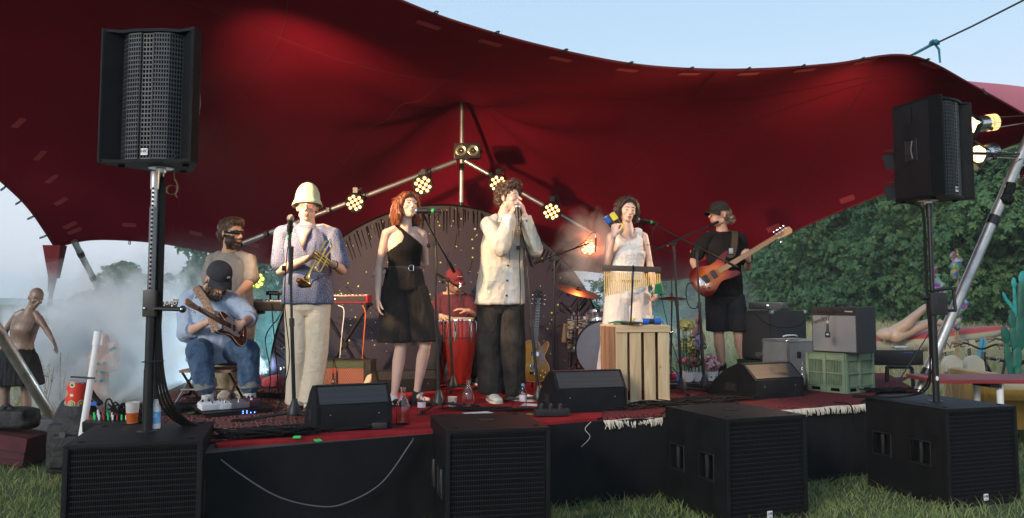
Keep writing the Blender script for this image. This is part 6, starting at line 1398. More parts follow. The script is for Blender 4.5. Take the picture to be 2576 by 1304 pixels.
# ================================================================ MICROPHONES AND STANDS
def mic(root_label,head,tail,r=.024,small=False,green=None,cat='microphone'):
    """vocal microphone from the ball (head) to the cable end (tail)"""
    h,t_=Vector(head),Vector(tail); d=(t_-h).normalized(); L_=.17 if not small else .10
    root=thing('microphone',root_label,cat,tuple(h)); M=frame(d)
    if small:
        mb=MB(); mb.tube([h,h+d*.012,h+d*.15],[.0085,.0095,.0095],12); mb.build('body',K['black_plastic'],root); mb=MB(); mb.tube([h+d*.15,h+d*.185],.009,10); mb.build('connector',K['steel'],root)
    else:
        mb=MB(); mb.ell(h,(r,r,r*1.05),M,n=18,k=12); mb.build('grille',K['mesh'],root)
        mb=MB(); mb.lathe([(r*1.02,.002),(r*1.04,.008),(r*.95,.014)],h,18,0,M); mb.build('ring',K['steel'],root)
        mb=MB(); mb.tube([h+d*.014,h+d*.06,h+d*L_],[r*.88,r*.68,r*.48],14); mb.build('body',K['black_plastic'],root)
        mb=MB(); mb.tube([h+d*.055,h+d*.10],[r*.95,r*.8],14); mb.build('clip',K['black_plastic'],root)
        if green: mb=MB(); mb.tube([h+d*.125,h+d*.143],r*.66,12); mb.build('tape_band',K[green],root)
        mb=MB(); mb.tube([h+d*L_,h+d*(L_+.035)],r*.38,10); mb.build('connector',K['black_metal'],root)
    return root,h+d*((L_+.03)if not small else .185)
K['mesh']=mat('steel_mesh',(.30,.31,.31),.45,.8,var=.3,vs=200,bump=1.0,bs=900); K['mesh_g']=K['mesh']; K['grn_tape']=mat('green_tape',(.02,.55,.12),.6)
def stand(lab,base,top,tri=(20,140,260),legl=.33,cone=True,boom=None,r=.0115,clutch=.0,group='microphone stands on the stage',name='microphone_stand',low=.5):
    base,top=Vector(base),Vector(top); root=thing(name,lab,'microphone stand',tuple(base),0,group)
    ax=top-base
    mb=MB(); mb.tube([base+V(0,0,.06),base+ax*low],r*1.25,12); mb.build('lower_tube',K['black_metal'],root)
    mb=MB(); mb.tube([base+ax*low,top],r*.85,10); mb.build('upper_tube',K['black_metal'],root)
    mb=MB(); mb.tube([base+ax*(low-.02),base+ax*(low+.025)],r*1.7,12); mb.build('collar',K['black_plastic'],root)
    if cone: mb=MB(); mb.lathe([(.050,.035),(.052,.05),(.046,.075),(.030,.115),(.018,.15),(.014,.155)],base,20); mb.build('base_hub',K['black_plastic'],root)
    for a in tri:
        d=V(math.cos(R(a)),math.sin(R(a)),0); lb=MB(); lb.tube([base+V(0,0,.055)+d*.02,base+d*legl+V(0,0,.014)],.0105,8); lo=lb.build('leg',K['black_metal'],root)
        f=MB(); f.tube([base+d*(legl-.03)+V(0,0,.017),base+d*(legl+.015)+V(0,0,.014)],.0155,8,rnd_end=True); f.build('rubber_foot',K['rubber'],lo)
    if boom:
        a,b_=Vector(boom[0]),Vector(boom[1]); mb=MB(); mb.tube([a,b_],.0085,10); mb.build('boom_arm',K['black_metal'],root)
        d=(b_-a).normalized(); mb=MB(); mb.tube([a-d*.0,a+d*.09],.013,10,rnd_end=True); mb.build('counterweight',K['rubber'],root); mb=MB(); mb.tube([b_-d*.06,b_],.011,10); mb.build('boom_tip',K['rubber'],root)
        mb=MB(); mb.ell(top,(.026,.022,.026)); mb.tube([top+V(-.035,-.005,-.02),top+V(-.06,-.01,-.02)],.016,10); mb.tube([top+V(0,-.03,0),top+V(0,.03,0)],.024,14); mb.build('clutch',K['black_plastic'],root)
    return root
# A: trumpeter's straight stand
bA=G(740,1058,ZS); tA=P(729,590,bA.y)
rA=stand('straight microphone stand at the front left in front of the trumpeter',bA,tA,(200,330,75),.40,low=.52)
mb=MB(); zq=bA.lerp(tA,.80); mb.tube([zq,zq+V(0,-.002,.18)],.019,12); mb.tube([zq+V(-.03,-.01,.02),zq+V(-.06,-.02,.02)],.018,10); mb.tube([zq-V(0,0,.10),zq],.015,12); mb.build('clutch',K['black_plastic'],rA)
m1,e1=mic('silver headed microphone on the straight stand beside the trumpeter',P(731,549,bA.y-.02),P(728,600,bA.y+.02),.026,green='grn_tape')
def floor_cable(pts,lab,r=.004,grp=None,m_='rubber'): return cable(pts,r,lab,grp=grp,m_=m_)
floor_cable([e1,P(722,640,bA.y-.05),P(716,760,bA.y-.03),P(728,900,bA.y-.04),P(712,980,bA.y-.06),G(690,1050,ZS+.01),G(640,1080,ZS+.01)],'thin black cable hanging down the straight microphone stand at the front left')
# B: woman's boom stand
bB=G(1104,1031,ZS); tB=P(1093,612,bB.y+.02)
rB=stand('boom microphone stand in front of the woman in black',bB,tB,(10,130,250),.30,boom=(P(1142,683,bB.y+.18),P(1063,538,bB.y-.10)),low=.55)
m2,e2=mic('microphone at the mouth of the woman in black',P(1047,531,6.42),P(1080,531,6.40),.026,green='grn_tape')
floor_cable([e2,P(1092,560,6.42),P(1099,650,6.46),P(1096,800,6.45),P(1112,900,6.42),P(1124,980,6.46),G(1112,1028,ZS+.01)],'thin cable running down the boom stand of the woman in black')
# C: harmonica stand
bC=G(1356,1016,ZS); tC=P(1318,618,bC.y-.0)
rC=stand('microphone stand leaning up to the harmonica player',bC,tC,(160,40,280),.36,boom=(P(1337,668,bC.y-.02),P(1303,548,bC.y-.08)),low=.5)
m3,e3=mic('dark microphone cupped by the hands of the harmonica player',P(1301,519,HA.root.location.y-.36),P(1304,560,HA.root.location.y-.38),.024)
floor_cable([P(1310,527,6.6),P(1311,570,6.62),P(1307,650,6.6),P(1309,740,6.62),P(1303,900,6.6),P(1300,960,6.62),G(1275,1040,ZS+.01),G(1180,1042,ZS+.01)],'cable hanging from the microphone of the harmonica player')
# D: conga mic stand
bD=G(1139,985,ZS); tD=P(1127,705,bD.y)
stand('short boom stand beside the right conga',bD,tD,(30,150,270),.26,boom=(P(1100,690,bD.y+.05),P(1152,722,bD.y-.10)),low=.45)
m4,e4=mic('slim black microphone hanging over the right conga',P(1158,762,bD.y-.14),P(1158,715,bD.y-.12),small=True,cat='microphone')
cable([e4,P(1156,700,bD.y-.1),P(1148,706,bD.y-.08),P(1128,712,bD.y-.02)],.003,'curved thin cable of the conga microphone')
# E: drum overhead
bE=G(1392,965,ZS); tE=P(1395,650,bE.y)
stand('tall boom stand behind the gold guitar carrying a slim microphone',bE,tE,(40,160,280),.30,boom=(P(1346,662,bE.y+.02),P(1482,612,bE.y-.02)),low=.5)
m5,e5=mic('slim condenser microphone hanging in front of the orange light',P(1498,634,bE.y-.05),P(1499,590,bE.y-.05),small=True)
cable([e5,P(1497,585,bE.y-.05),P(1488,588,bE.y-.04),P(1470,608,bE.y-.03),P(1440,628,bE.y-.03)],.003,'thin looped cable of the overhead microphone')
# F, G: two boom stands right of the crate
bF=G(1715,990,ZS); tF=P(1695,612,bF.y)
stand('boom stand right of the crate whose microphone points down at the chimes',bF,tF,(20,150,270),.30,boom=(P(1806,559,bF.y-.04),P(1622,640,bF.y-.10)),low=.60)
m6,e6=mic('microphone with green tape hanging just above the wind chime bar',P(1598,663,bF.y-.16),P(1617,634,bF.y-.14),.026,green='grn_tape')
bG_=G(1772,985,ZS); tG=P(1752,628,bG_.y)
stand('rearmost boom stand in front of the bassist, arm reaching to the woman in white',bG_,tG,(30,160,280),.30,boom=(P(1853,672,bG_.y-.05),P(1632,560,bG_.y-.35)),low=.60)
m7,e7=mic('silver headed microphone beside the mouth of the woman in white',P(1603,553,bG_.y-.42),P(1630,558,bG_.y-.40),.026,green='grn_tape')
cable([e7,P(1640,590,7.3),P(1648,660,7.3),P(1662,740,7.3),P(1690,860,7.4),P(1712,930,7.5),G(1718,985,ZS+.01)],.0035,'pale thin cable falling from the microphone of the woman in white')
cable([e6,P(1630,616,7.3),P(1650,622,7.35),P(1700,640,7.5)],.003,'short looping cable of the chime microphone')
# third stand behind (black tripod at 1735)
# ================================================================ WIND CHIMES on the crate
cr0=G(1616,1024,ZS)
ca,cb_=P(1515,674,cr0.y+.02),P(1663,679,cr0.y-.02)
ct=thing('wind_chimes','bar of hanging brass wind chimes on a stand before the woman in white','wind chimes',tuple(ca.lerp(cb_,.5)-V(0,0,.4)))
mb=MB(); d=(cb_-ca).normalized(); mb.box(ca.lerp(cb_,.5),((cb_-ca).length,.035,.045),M=Matrix((d,d.cross(V(0,0,1))*-1,V(0,0,1))).transposed(),ch=.006)
K['dark_wood']=mat('dark_brown_wood',(.055,.035,.025),.5,var=.25,vs=20); mb.build('bar',K['dark_wood'],ct)
mb=MB(); q=P(1593,668,cr0.y-.03); q2=P(1587,808,cr0.y+.02); mb.tube([q,q-V(0,-.01,.05),q2],.0075,8); mb.lathe([(.001,0),(.09,0),(.09,.012),(.02,.02),(.001,.022)],(q2.x,q2.y,q2.z-.02),20,caps=False); mb.build('rod',K['black_metal'],ct)
n=30
for i in range(n):
    f=(i+.5)/n; a=ca.lerp(cb_,.02+.97*f)+V(0,-.006,-.034); Lh=lerp(.205,.075,f)
    mb=MB(); mb.tube([a,a-V(0,0,Lh)],.0050,8); mb.tube([a+V(0,0,.02),a],.001,4); mb.build('chime',K['gold'],ct)
# ================================================================ CRATE
def wood(name,c1,c2,sc=(1,1,.06),knots=True):
    m,t,b=nodes(name); tc=N(t,'ShaderNodeTexCoord'); mp=N(t,'ShaderNodeMapping'); mp.inputs['Scale'].default_value=sc; L(t,tc.outputs['Object'],mp.inputs[0])
    nz=N(t,'ShaderNodeTexNoise',i_Scale=26,i_Detail=5,i_Distortion=1.2); L(t,mp.outputs[0],nz.inputs[0]); cr=N(t,'ShaderNodeValToRGB'); cr.color_ramp.elements[0].position=.35; cr.color_ramp.elements[1].position=.68; cr.color_ramp.elements[0].color=c4(c1); cr.color_ramp.elements[1].color=c4(c2)
    L(t,nz.outputs[0],cr.inputs[0]); v=N(t,'ShaderNodeTexVoronoi',i_Scale=7); mp2=N(t,'ShaderNodeMapping'); mp2.inputs['Scale'].default_value=(1,1,.8); L(t,tc.outputs['Object'],mp2.inputs[0]); L(t,mp2.outputs[0],v.inputs[0])
    lt=N(t,'ShaderNodeMapRange',i_From_Min=.05,i_From_Max=.09,i_To_Min=.75,i_To_Max=0.0); L(t,v.outputs[0],lt.inputs[0]); mx=N(t,'ShaderNodeMix',data_type='RGBA'); L(t,lt.outputs[0],mx.inputs[0]); L(t,cr.outputs[0],mx.inputs[6]); mx.inputs[7].default_value=(c1[0]*.4,c1[1]*.3,c1[2]*.25,1)
    L(t,(mx if knots else cr).outputs[2 if knots else 0],b.inputs['Base Color']); b.inputs['Roughness'].default_value=.75; bp=N(t,'ShaderNodeBump',i_Strength=.2,i_Distance=.003); L(t,nz.outputs[0],bp.inputs['Height']); L(t,bp.outputs[0],b.inputs['Normal']); return m
K['pine']=wood('pine_boards',(.50,.34,.18),(.66,.50,.30)); K['cedar']=wood('brown_boards',(.20,.10,.06),(.30,.17,.10)); K['pine_h']=wood('pine_rail',(.54,.38,.21),(.68,.52,.32),(.06,1,1))
a,b2=G(1551,1026,ZS),G(1686,1021,ZS); d=(b2-a); wc=d.length; rz=math.atan2(d.y,d.x); hC=(P(1551,820,a.y).z-ZS); dep=.34
ct_=thing('wooden_crate','slatted pine crate standing on end as a table in front of the woman in white','crate',tuple(a.lerp(b2,.5)+V(-math.sin(rz)*dep/2,math.cos(rz)*dep/2,0)),rz); TM=worldm(ct_)
def cbx(name,c,dd,m_,ch=.002): q=MB(); q.M=TM; q.box(c,dd,ch=ch); return q.build(name,K[m_],ct_)
sw=wc*.205
for i in range(4):
    x=-wc/2+sw/2+i*(wc-sw)/3+rnd.uniform(-.003,.003); cbx('slat',(x,-dep/2+.007,hC*.5),(sw,.011,hC-.03+rnd.uniform(-.01,.008)),'pine'); cbx('slat',(x,dep/2-.007,hC*.5),(sw,.011,hC-.03),'pine')
for s_ in(-1,1): cbx('side_board',(s_*(wc/2-.012),0,hC*.5),(.018,dep-.03,hC-.02),'cedar')
for i in range(3): cbx('slat',(-wc/2-.005,-dep/2+.055+i*.105,hC*.5),(.008,.09,hC-.02),'cedar')
for z in(.028,hC-.028): cbx('rail',(0,-dep/2-.006,z),(wc+.004,.013,.050),'pine_h'); 
cbx('top_board',(0,0,hC-.003),(wc,dep,.014),'pine_h'); cbx('bottom_board',(0,0,.008),(wc-.03,dep-.04,.014),'pine_h')
for i in range(4):
    for z in(.03,hC-.03):
        nb_=MB(); nb_.M=TM; nb_.lathe([(.003,0),(.003,.001),(.001,.0015)],(-wc/2+sw/2+i*(wc-sw)/3,-dep/2-.0127,z),8,0,frame((0,-1,0)),caps=False); nb_.build('nail',K['steel'],ct_)
ztop=ZS+hC+.006
def on_crate(px,dy=0.0): q=P(px,815,cr0.y+dep/2+dy); return V(q.x,q.y,ztop)
K['red_cloth']=mat('red_cloth',(.30,.01,.015),.8)
rb=MB(); q=TM@V(0,.02,.05); rb.ell(q,(.14,.10,.05)); rb.ell(q+V(.06,-.02,.01),(.09,.08,.05)); o=fuse(rb,'cloth_bundle',[K['red_cloth']],None,.008,2,[(.012,18,18,18,3)]); tag(o,'red cloth bundle lying inside the slatted wooden crate','cloth')
# things on the crate
q=on_crate(1560,-.10); gc=MB(); gc.tube([q+V(-.10,0,.012),q+V(-.03,0,.022),q+V(.05,0,.02),q+V(.09,0,.012)],[.006,.014,.018,.006],10,flat=.7); tag(gc.build('green_cloth',K['grn']),'folded green cloth on top of the crate','cloth')
q=on_crate(1545,-.15); bd=MB()
for i in range(14): bd.ell(q+V(.012*i,.01*math.sin(i),.008),.008)
tag(bd.build('bead_string',K['tan']),'string of brown beads on the left of the crate top','beads')
q=on_crate(1604,-.13); shaker(q+V(0,.0,.026),q+V(-.0,.20,.026),('yel','yel'),'yellow capped shaker lying end-on on the crate top')
q=on_crate(1615,-.13); shaker(q+V(0,0,.026),q+V(.155,.02,.026),('blu','blu'),'blue shaker lying across the right of the crate top')
cupq=on_crate(1634,.08); cu=MB(); cu.lathe([(.030,0),(.036,.075),(.037,.075),(.034,.073),(.029,.004),(.001,.004)],cupq,20,caps=False); K['cup']=mat('milky_plastic',(.62,.60,.58),.4,alpha=.75); tag(cu.build('plastic_cup',K['cup'],fixn=False),'milky plastic cup at the back of the crate top','cup')
# ================================================================ MONITOR WEDGES
def wedge(loc,rz,w,h,dpt,lab,face='low',grp='black floor monitors'):
    root=thing('floor_monitor',lab,'floor monitor',tuple(loc),rz,grp); TM=worldm(root)
    # side profile (y away from the viewer, z up)
    pf=[(0,0),(0,h*.56),(.012,h*.60),(dpt*.22,h*.96),(dpt*.27,h),(dpt*.36,h*.99),(dpt*.60,h*.80),(dpt*.85,h*.45),(dpt*.98,h*.14),(dpt,.02),(dpt*.97,0)]
    mb=MB(); mb.M=TM
    for s_ in(-1,1): mb.prism([V(s_*w/2-(.018 if s_>0 else 0),y,z)for y,z in pf],(.018,0,0))
    ins=[(y+(.008 if i in(0,1)else 0),z-.006 if z>.02 else z+.004)for i,(y,z)in enumerate(pf)]
    mb.prism([V(-w/2+.010,y,z)for y,z in ins],(w-.020,0,0)); mb.build('cabinet',K['black_cab'],root)
    gr=MB(); gr.M=TM; gr.prism([V(-w/2+.022,y,z)for y,z in((.014,h*.60),(dpt*.22,h*.955),(dpt*.225,h*.965),(.010,h*.61))],(w-.044,0,0)); gr.prism([V(-w/2+.022,y,z)for y,z in((dpt*.24,h*.985),(dpt*.36,h*.985),(dpt*.60,h*.80),(dpt*.60,h*.81),(dpt*.36,h*1.0),(dpt*.27,h*1.004))],(w-.044,0,0)); gr.build('grille',K['fine_grille'],root,smooth=False)
    for s_ in(-1,1):
        hh=MB(); hh.M=TM; x=s_*(w/2+.001); hh.tube([V(x,dpt*.38,h*.22),V(x,dpt*.38,h*.46),V(x,dpt*.62,h*.40),V(x,dpt*.66,h*.22),V(x,dpt*.38,h*.22)],.004,5); hh.box((x,dpt*.5,h*.32),(.003,dpt*.2,h*.16)); hh.build('socket_panel',K['black_plastic'],root)
    for s_ in(-.32,.32): sc_=MB(); sc_.M=TM; sc_.ell((w*s_,-.001,h*.38),(.004,.002,.004)); sc_.build('screw',K['steel'],root)
    return root
m,t,b=nodes('fine_perforated_steel'); tc=N(t,'ShaderNodeTexCoord'); v=N(t,'ShaderNodeTexVoronoi',i_Scale=150); v.inputs['Randomness'].default_value=0; L(t,tc.outputs['Object'],v.inputs[0]); mr=N(t,'ShaderNodeMapRange',i_From_Min=.25,i_From_Max=.45); L(t,v.outputs[0],mr.inputs[0]); mx=N(t,'ShaderNodeMix',data_type='RGBA'); mx.inputs[6].default_value=(.004,.004,.004,1); mx.inputs[7].default_value=(.040,.040,.042,1); L(t,mr.outputs[0],mx.inputs[0]); L(t,mx.outputs[2],b.inputs['Base Color']); b.inputs['Roughness'].default_value=.5; b.inputs['Metallic'].default_value=.3
K['fine_grille']=m
def put_wedge(bl,br,ytop,dpt,lab,z=ZS,**kw):
    a,b_=G(*bl,z),G(*br,z); d=b_-a; rz=math.atan2(d.y,d.x); w=d.length; mid=a.lerp(b_,.5)
    h=P(bl[0],ytop,mid.y+dpt*.27).z-z; return wedge(mid,rz,w,h,dpt,lab,**kw)
put_wedge((795,1092),(986,1080),966,.42,'floor monitor at the feet of the trumpeter, nearest to the left')
put_wedge((1402,1044),(1578,1036),931,.44,'floor monitor left of the wooden crate')
w3_=put_wedge((1902,1010),(2023,1001),912,.62,'floor monitor in front of the bass amplifier with a light catching its grille')
put_wedge((948,992),(1104,986),930,.42,'floor monitor behind the legs of the woman in black')
# ================================================================ AMPLIFIERS
K['tolex']=mat('black_tolex',(.014,.0145,.016),.6,var=.2,bump=.7,bs=260); K['silver_cloth']=None
m,t,b=nodes('woven_silver_grille_cloth'); tc=N(t,'ShaderNodeTexCoord'); c_=N(t,'ShaderNodeTexChecker',i_Scale=190); c_.inputs[1].default_value=(.045,.045,.047,1); c_.inputs[2].default_value=(.30,.30,.31,1); L(t,tc.outputs['Object'],c_.inputs[0]); L(t,c_.outputs[0],b.inputs['Base Color']); b.inputs['Roughness'].default_value=.7; K['silver_cloth']=m
def amp_box(name,lab,cat,fl,fr,ytop,dpt,z=ZS,m_='tolex',ch=.012):
    """fl, fr: lower front corners in the picture"""
    a,b_=G(*fl,z),G(*fr,z); d=b_-a; rz=math.atan2(d.y,d.x); w=d.length; mid=a.lerp(b_,.5); h=P(fl[0],ytop,a.y).z-z
    loc=mid+V(-math.sin(rz)*dpt/2,math.cos(rz)*dpt/2,0); root=thing(name,lab,cat,tuple(loc),rz); return root,w,h,worldm(root)
def tmb(TM): q=MB(); q.M=TM; return q
# green crate under the combo
r_,wg,hg,TM=amp_box('plastic_crate','sage green plastic crate carrying the black combo amplifier','crate',(2034,984),(2130,994),884,.40)
K['sage']=mat('sage_plastic',(.13,.19,.125),.55,var=.15,vs=12)
dp=.42
def vented_crate(root,TM,w,h,dp,m_):
    def side(cx,cy,ln,rot,nm):
        q=MB(); q.M=TM@Matrix.Translation(V(cx,cy,0))@Matrix.Rotation(rot,4,'Z'); t_=.010
        for z,hh in((.035,.07),(h*.5,.014),(h-.03,.06)): q.box((0,0,z),(ln,t_,hh))
        for x in(-ln/2+.012,ln/2-.012,-ln*.02): q.box((x,-.004,h/2),(.03,t_+.012,h))
        k_=int(ln/.017)
        for i in range(k_+1): q.box((-ln/2+ln*i/k_,.001,h/2),(.0075,.006,h-.04))
        for z in(.006,.075,h*.5,h-.065,h-.005): q.box((0,-.008,z),(ln+.012,.020,.008))
        q.build('side_wall',K[m_],root,smooth=False)
        hq=MB(); hq.M=q.M; hq.box((-ln*.26,-.0062,.040),(.09,.004,.028)); hq.box((ln*.24,-.0062,.040),(.09,.004,.028)); hq.build('hand_hole',K['foam'],root)
    side(0,-dp/2,w,0,'f'); side(0,dp/2,w,PI,'b'); side(w/2,0,dp,PI/2,'r'); side(-w/2,0,dp,-PI/2,'l')
    q=MB(); q.M=TM; q.box((0,0,.012),(w-.02,dp-.02,.012)); q.build('floor_panel',K[m_],root)
# make the crate wider towards the right (two visible sides)
vented_crate(r_,TM,wg,hg,dp,'sage')
zt=ZS+hg+.004
r_,wa,ha,TM=amp_box('combo_amplifier','black combo amplifier with silver grille cloth on the sage green crate','amplifier',(2050,884),(2156,889),770,.26,z=zt)
wa=.47; ha=(P(2050,770,7.7)-P(2050,886,7.7)).z; c_=P(2124,886,7.86); r_.location=(c_.x,c_.y,zt); r_.rotation_euler=(0,0,R(-54)); TM=worldm(r_); dpa=.31
q=tmb(TM); q.box((0,0,ha/2),(wa,dpa,ha),ch=.018); q.build('cabinet',K['tolex'],r_)
q=tmb(TM); q.box((0,-dpa/2-.001,ha*.42),(wa-.03,.006,ha*.78)); q.build('grille_cloth',K['silver_cloth'],r_)
q=tmb(TM); q.box((0,-dpa/2-.002,ha*.90),(wa-.035,.006,ha*.13)); cp_=q.build('control_panel',K['black_metal'],r_)
for i in range(9): q=tmb(TM); q.lathe([(.010,.0),(.008,.014),(.001,.015)],(-wa*.36+i*wa*.065,-dpa/2-.005,ha*.90),12,0,(TM.to_3x3().inverted()@TM.to_3x3())@frame((0,-1,0)),caps=False); q.build('knob',K['black_plastic'],cp_); 
q=tmb(TM); text_mesh(q,'Fender',Matrix.Translation(V(-wa*.32,-dpa/2-.006,ha*.70))@Matrix.Rotation(PI/2,4,'X')@Matrix.Rotation(R(18),4,'Z'),.066,shear=.35,depth=.002); q.build('script_badge',K['black_plastic'],r_)
q=tmb(TM); text_mesh(q,'Frontman',Matrix.Translation(V(wa*.33,-dpa/2-.006,ha*.905))@Matrix.Rotation(PI/2,4,'X'),.020,shear=.3); q.build('panel_lettering',K['white'],cp_)
q=tmb(TM); q.tube(spl([V(-.08,0,ha),V(-.06,0,ha+.022),V(.06,0,ha+.022),V(.08,0,ha)],5),.010,8,flat=.5); q.build('handle',K['leather'],r_)
mh=P(2082,842,r_.location.y-.27); m8=thing('instrument_microphone','flat black microphone hanging by its cable in front of the combo amplifier','microphone',tuple(mh))
q=MB(); q.box(mh,(.040,.026,.055),ch=.008); q.build('head',K['black_plastic'],m8); q=MB(); q.tube([mh+V(0,0,.03),mh+V(.002,0,.10)],[.014,.009],10); q.build('body',K['black_plastic'],m8); q=MB(); q.ell(mh+V(-.003,-.014,.0),(.011,.003,.011)); q.build('emblem',K['steel'],m8); q=MB(); q.tube([mh+V(.002,0,.10),mh+V(.003,0,.125)],.009,10); q.build('connector',K['steel'],m8)
cable([mh+V(.003,0,.12),P(2085,800,r_.location.y-.27),P(2090,772,r_.location.y-.22),P(2100,762,r_.location.y),P(2060,764,r_.location.y+.1)],.0035,'thin black cable draped over the combo amplifier')
# bass rig
zc_=ZS
r_=thing('plastic_crate','dark green plastic crate under the bass cabinet','crate',tuple(P(1940,900,9.0)),R(28)); r_.location.z=ZS; TM=worldm(r_); K['dkgreen']=mat('dark_green_plastic',(.012,.040,.016),.5); vented_crate(r_,TM,.56,.24,.40,'dkgreen')
zt=ZS+.245; c_=P(1940,860,9.0); r_=thing('bass_cabinet','black bass loudspeaker cabinet with steel corners behind the bassist','amplifier',(c_.x+.03,c_.y,zt),R(-62)); TM=worldm(r_); wa,ha,dpa=.44,P(1940,782,8.85).z-zt,.50
q=tmb(TM); q.box((0,0,ha/2),(wa,dpa,ha),ch=.012); q.build('cabinet',K['tolex'],r_)
q=tmb(TM); q.box((0,-dpa/2-.002,ha/2-.01),(wa-.04,.008,ha-.06)); q.build('grille',K['fine_grille'],r_)
q=tmb(TM); text_mesh(q,'aguilar',Matrix.Translation(V(wa*.18,-dpa/2-.008,ha*.14))@Matrix.Rotation(PI/2,4,'X')@Matrix.Rotation(R(6),4,'Z'),.075,depth=.002); q.build('badge',K['silver_cloth']if False else K['steel'],r_)
for x_ in(-1,1):
    for y_ in(-1,1): q=tmb(TM); q.box((x_*(wa/2-.014),y_*(dpa/2-.014),ha-.014),(.034,.034,.032),ch=.006); q.build('corner',K['steel'],r_)
q=tmb(TM); q.tube([V(wa/2+.006,-.10,ha*.48),V(wa/2+.018,-.06,ha*.50),V(wa/2+.018,.06,ha*.50),V(wa/2+.006,.10,ha*.48)],.011,8,flat=.8); q.build('handle',K['white_pl'],r_)
zt2=zt+ha+.012; hd_=thing('bass_amplifier_head','flat black bass amplifier head on the cabinet behind the bassist','amplifier',(c_.x-.02,c_.y,zt2),R(-32)); TM=worldm(hd_)
q=tmb(TM); q.box((0,0,.038),(.36,.24,.075),ch=.006); q.build('case',K['black_metal'],hd_); q=tmb(TM); q.box((.09,-.121,.038),(.14,.004,.06)); q.build('front_panel',K['fine_grille'],hd_)
for i in range(6): q=tmb(TM); q.lathe([(.008,0),(.007,.015),(.001,.016)],(-.15+i*.03,-.121,.030+.025*(i%2)),10,0,frame((0,-1,0)),caps=False); q.build('knob',K['black_plastic'],hd_)
q=tmb(TM); q.box((.025,-.1235,.045),(.022,.002,.014)); q.build('display',emis('cool_display',(.6,.75,.9),1.2),hd_)
cable([P(1900,790,8.7),P(1925,812,8.6),P(1960,824,8.6),P(2005,822,8.7),P(2030,806,8.9)],.005,'black cable slung across the side of the bass cabinet')
# flight case
c_=P(1990,905,8.5); r_=thing('flight_case','grey flight case with bright edges between the bass rig and the combo amplifier','flight case',(c_.x,c_.y,ZS),R(24)); TM=worldm(r_); w_,d_,h_=.40,.34,P(1990,856,8.4).z-ZS
K['grey_case']=mat('grey_laminate',(.16,.165,.17),.5,var=.1); q=tmb(TM); q.box((0,0,h_/2),(w_,d_,h_)); q.build('shell',K['grey_case'],r_)
for x_ in(-1,1):
    for y_ in(-1,1): q=tmb(TM); q.box((x_*w_/2,y_*d_/2,h_/2),(.02,.02,h_+.006)); q.build('edge',K['alu'],r_)
for z_ in(0,1):
    for y_ in(-1,1): q=tmb(TM); q.box((0,y_*d_/2,z_*h_),(w_,.02,.02)); q.build('edge',K['alu'],r_)
    for x_ in(-1,1): q=tmb(TM); q.box((x_*w_/2,0,z_*h_),(.02,d_-.02,.02)); q.build('edge',K['alu'],r_)
for x_ in(-1,1): q=tmb(TM); q.ell((x_*w_/2,-d_/2,h_),.018); q.build('ball_corner',K['chrome'],r_)
q=tmb(TM); q.box((-.06,-d_/2-.004,h_*.7),(.05,.008,.06)); q.build('latch',K['chrome'],r_)
# green topped combo behind the trumpeter
a_=P(806,965,8.15); b_=P(935,965,8.15); wa=b_.x-a_.x; r_=thing('combo_amplifier','dark green amplifier with a red diamond grille behind the trumpeter','amplifier',((a_.x+b_.x)/2,8.28,ZS),R(-3)); TM=worldm(r_); ha=P(850,906,8.15).z-ZS; dpa=.26
K['vgreen']=mat('green_vinyl',(.035,.060,.035),.6,var=.15)
m,t,b=nodes('red_diamond_cloth'); tc=N(t,'ShaderNodeTexCoord'); mp=N(t,'ShaderNodeMapping'); mp.inputs['Scale'].default_value=(1,1,.62); mp2=N(t,'ShaderNodeMapping'); mp2.inputs['Rotation'].default_value=(0,PI/4,0); L(t,tc.outputs['Object'],mp.inputs[0]); L(t,mp.outputs[0],mp2.inputs[0]); br_=N(t,'ShaderNodeTexBrick'); br_.offset=0; br_.inputs['Scale'].default_value=34; br_.inputs['Mortar Size'].default_value=.03; br_.inputs['Row Height'].default_value=.5; br_.inputs['Color1'].default_value=br_.inputs['Color2'].default_value=(.14,.02,.015,1); br_.inputs['Mortar'].default_value=(.45,.30,.20,1)
sx_=N(t,'ShaderNodeSeparateXYZ'); cx_=N(t,'ShaderNodeCombineXYZ'); L(t,mp2.outputs[0],sx_.inputs[0]); L(t,sx_.outputs['X'],cx_.inputs['X']); L(t,sx_.outputs['Z'],cx_.inputs['Y']); L(t,cx_.outputs[0],br_.inputs[0]); L(t,br_.outputs[0],b.inputs['Base Color']); b.inputs['Roughness'].default_value=.7; K['diamond']=m
q=tmb(TM); q.box((0,0,ha/2),(wa,dpa,ha),ch=.014); q.build('cabinet',K['tolex'],r_); q=tmb(TM); q.box((-.02,-dpa/2-.002,ha*.40),(wa-.10,.006,ha*.66)); q.build('grille_cloth',K['diamond'],r_); q=tmb(TM); q.box((-.02,-dpa/2-.002,ha*.84),(wa-.10,.006,ha*.22)); q.build('control_panel',K['vgreen'],r_)
q=tmb(TM); 
for z_ in(ha*.735,ha*.06,ha*.955): q.box((-.02,-dpa/2-.007,z_),(wa-.10,.004,.004))
q.build('piping',K['gold'],r_)
mh=P(838,960,8.08); m8=thing('instrument_microphone','flat microphone with a red connector hanging before the red diamond grille','microphone',tuple(mh)); q=MB(); q.box(mh,(.036,.024,.05),ch=.007); q.build('head',K['black_plastic'],m8); q=MB(); q.tube([mh+V(0,0,.025),mh+V(0,0,.08)],.009,10); q.build('body',K['black_plastic'],m8); q=MB(); q.tube([mh+V(0,0,.08),mh+V(0,0,.13)],.010,10); q.build('connector',K['tent_patch'],m8); q=MB(); q.ell(mh+V(0,-.013,0),(.012,.003,.012)); q.build('emblem',K['steel'],m8)
cable([mh+V(0,0,.13),P(838,915,8.1),P(842,898,8.2),P(870,896,8.3)],.004,'short cable looped over the dark green amplifier')
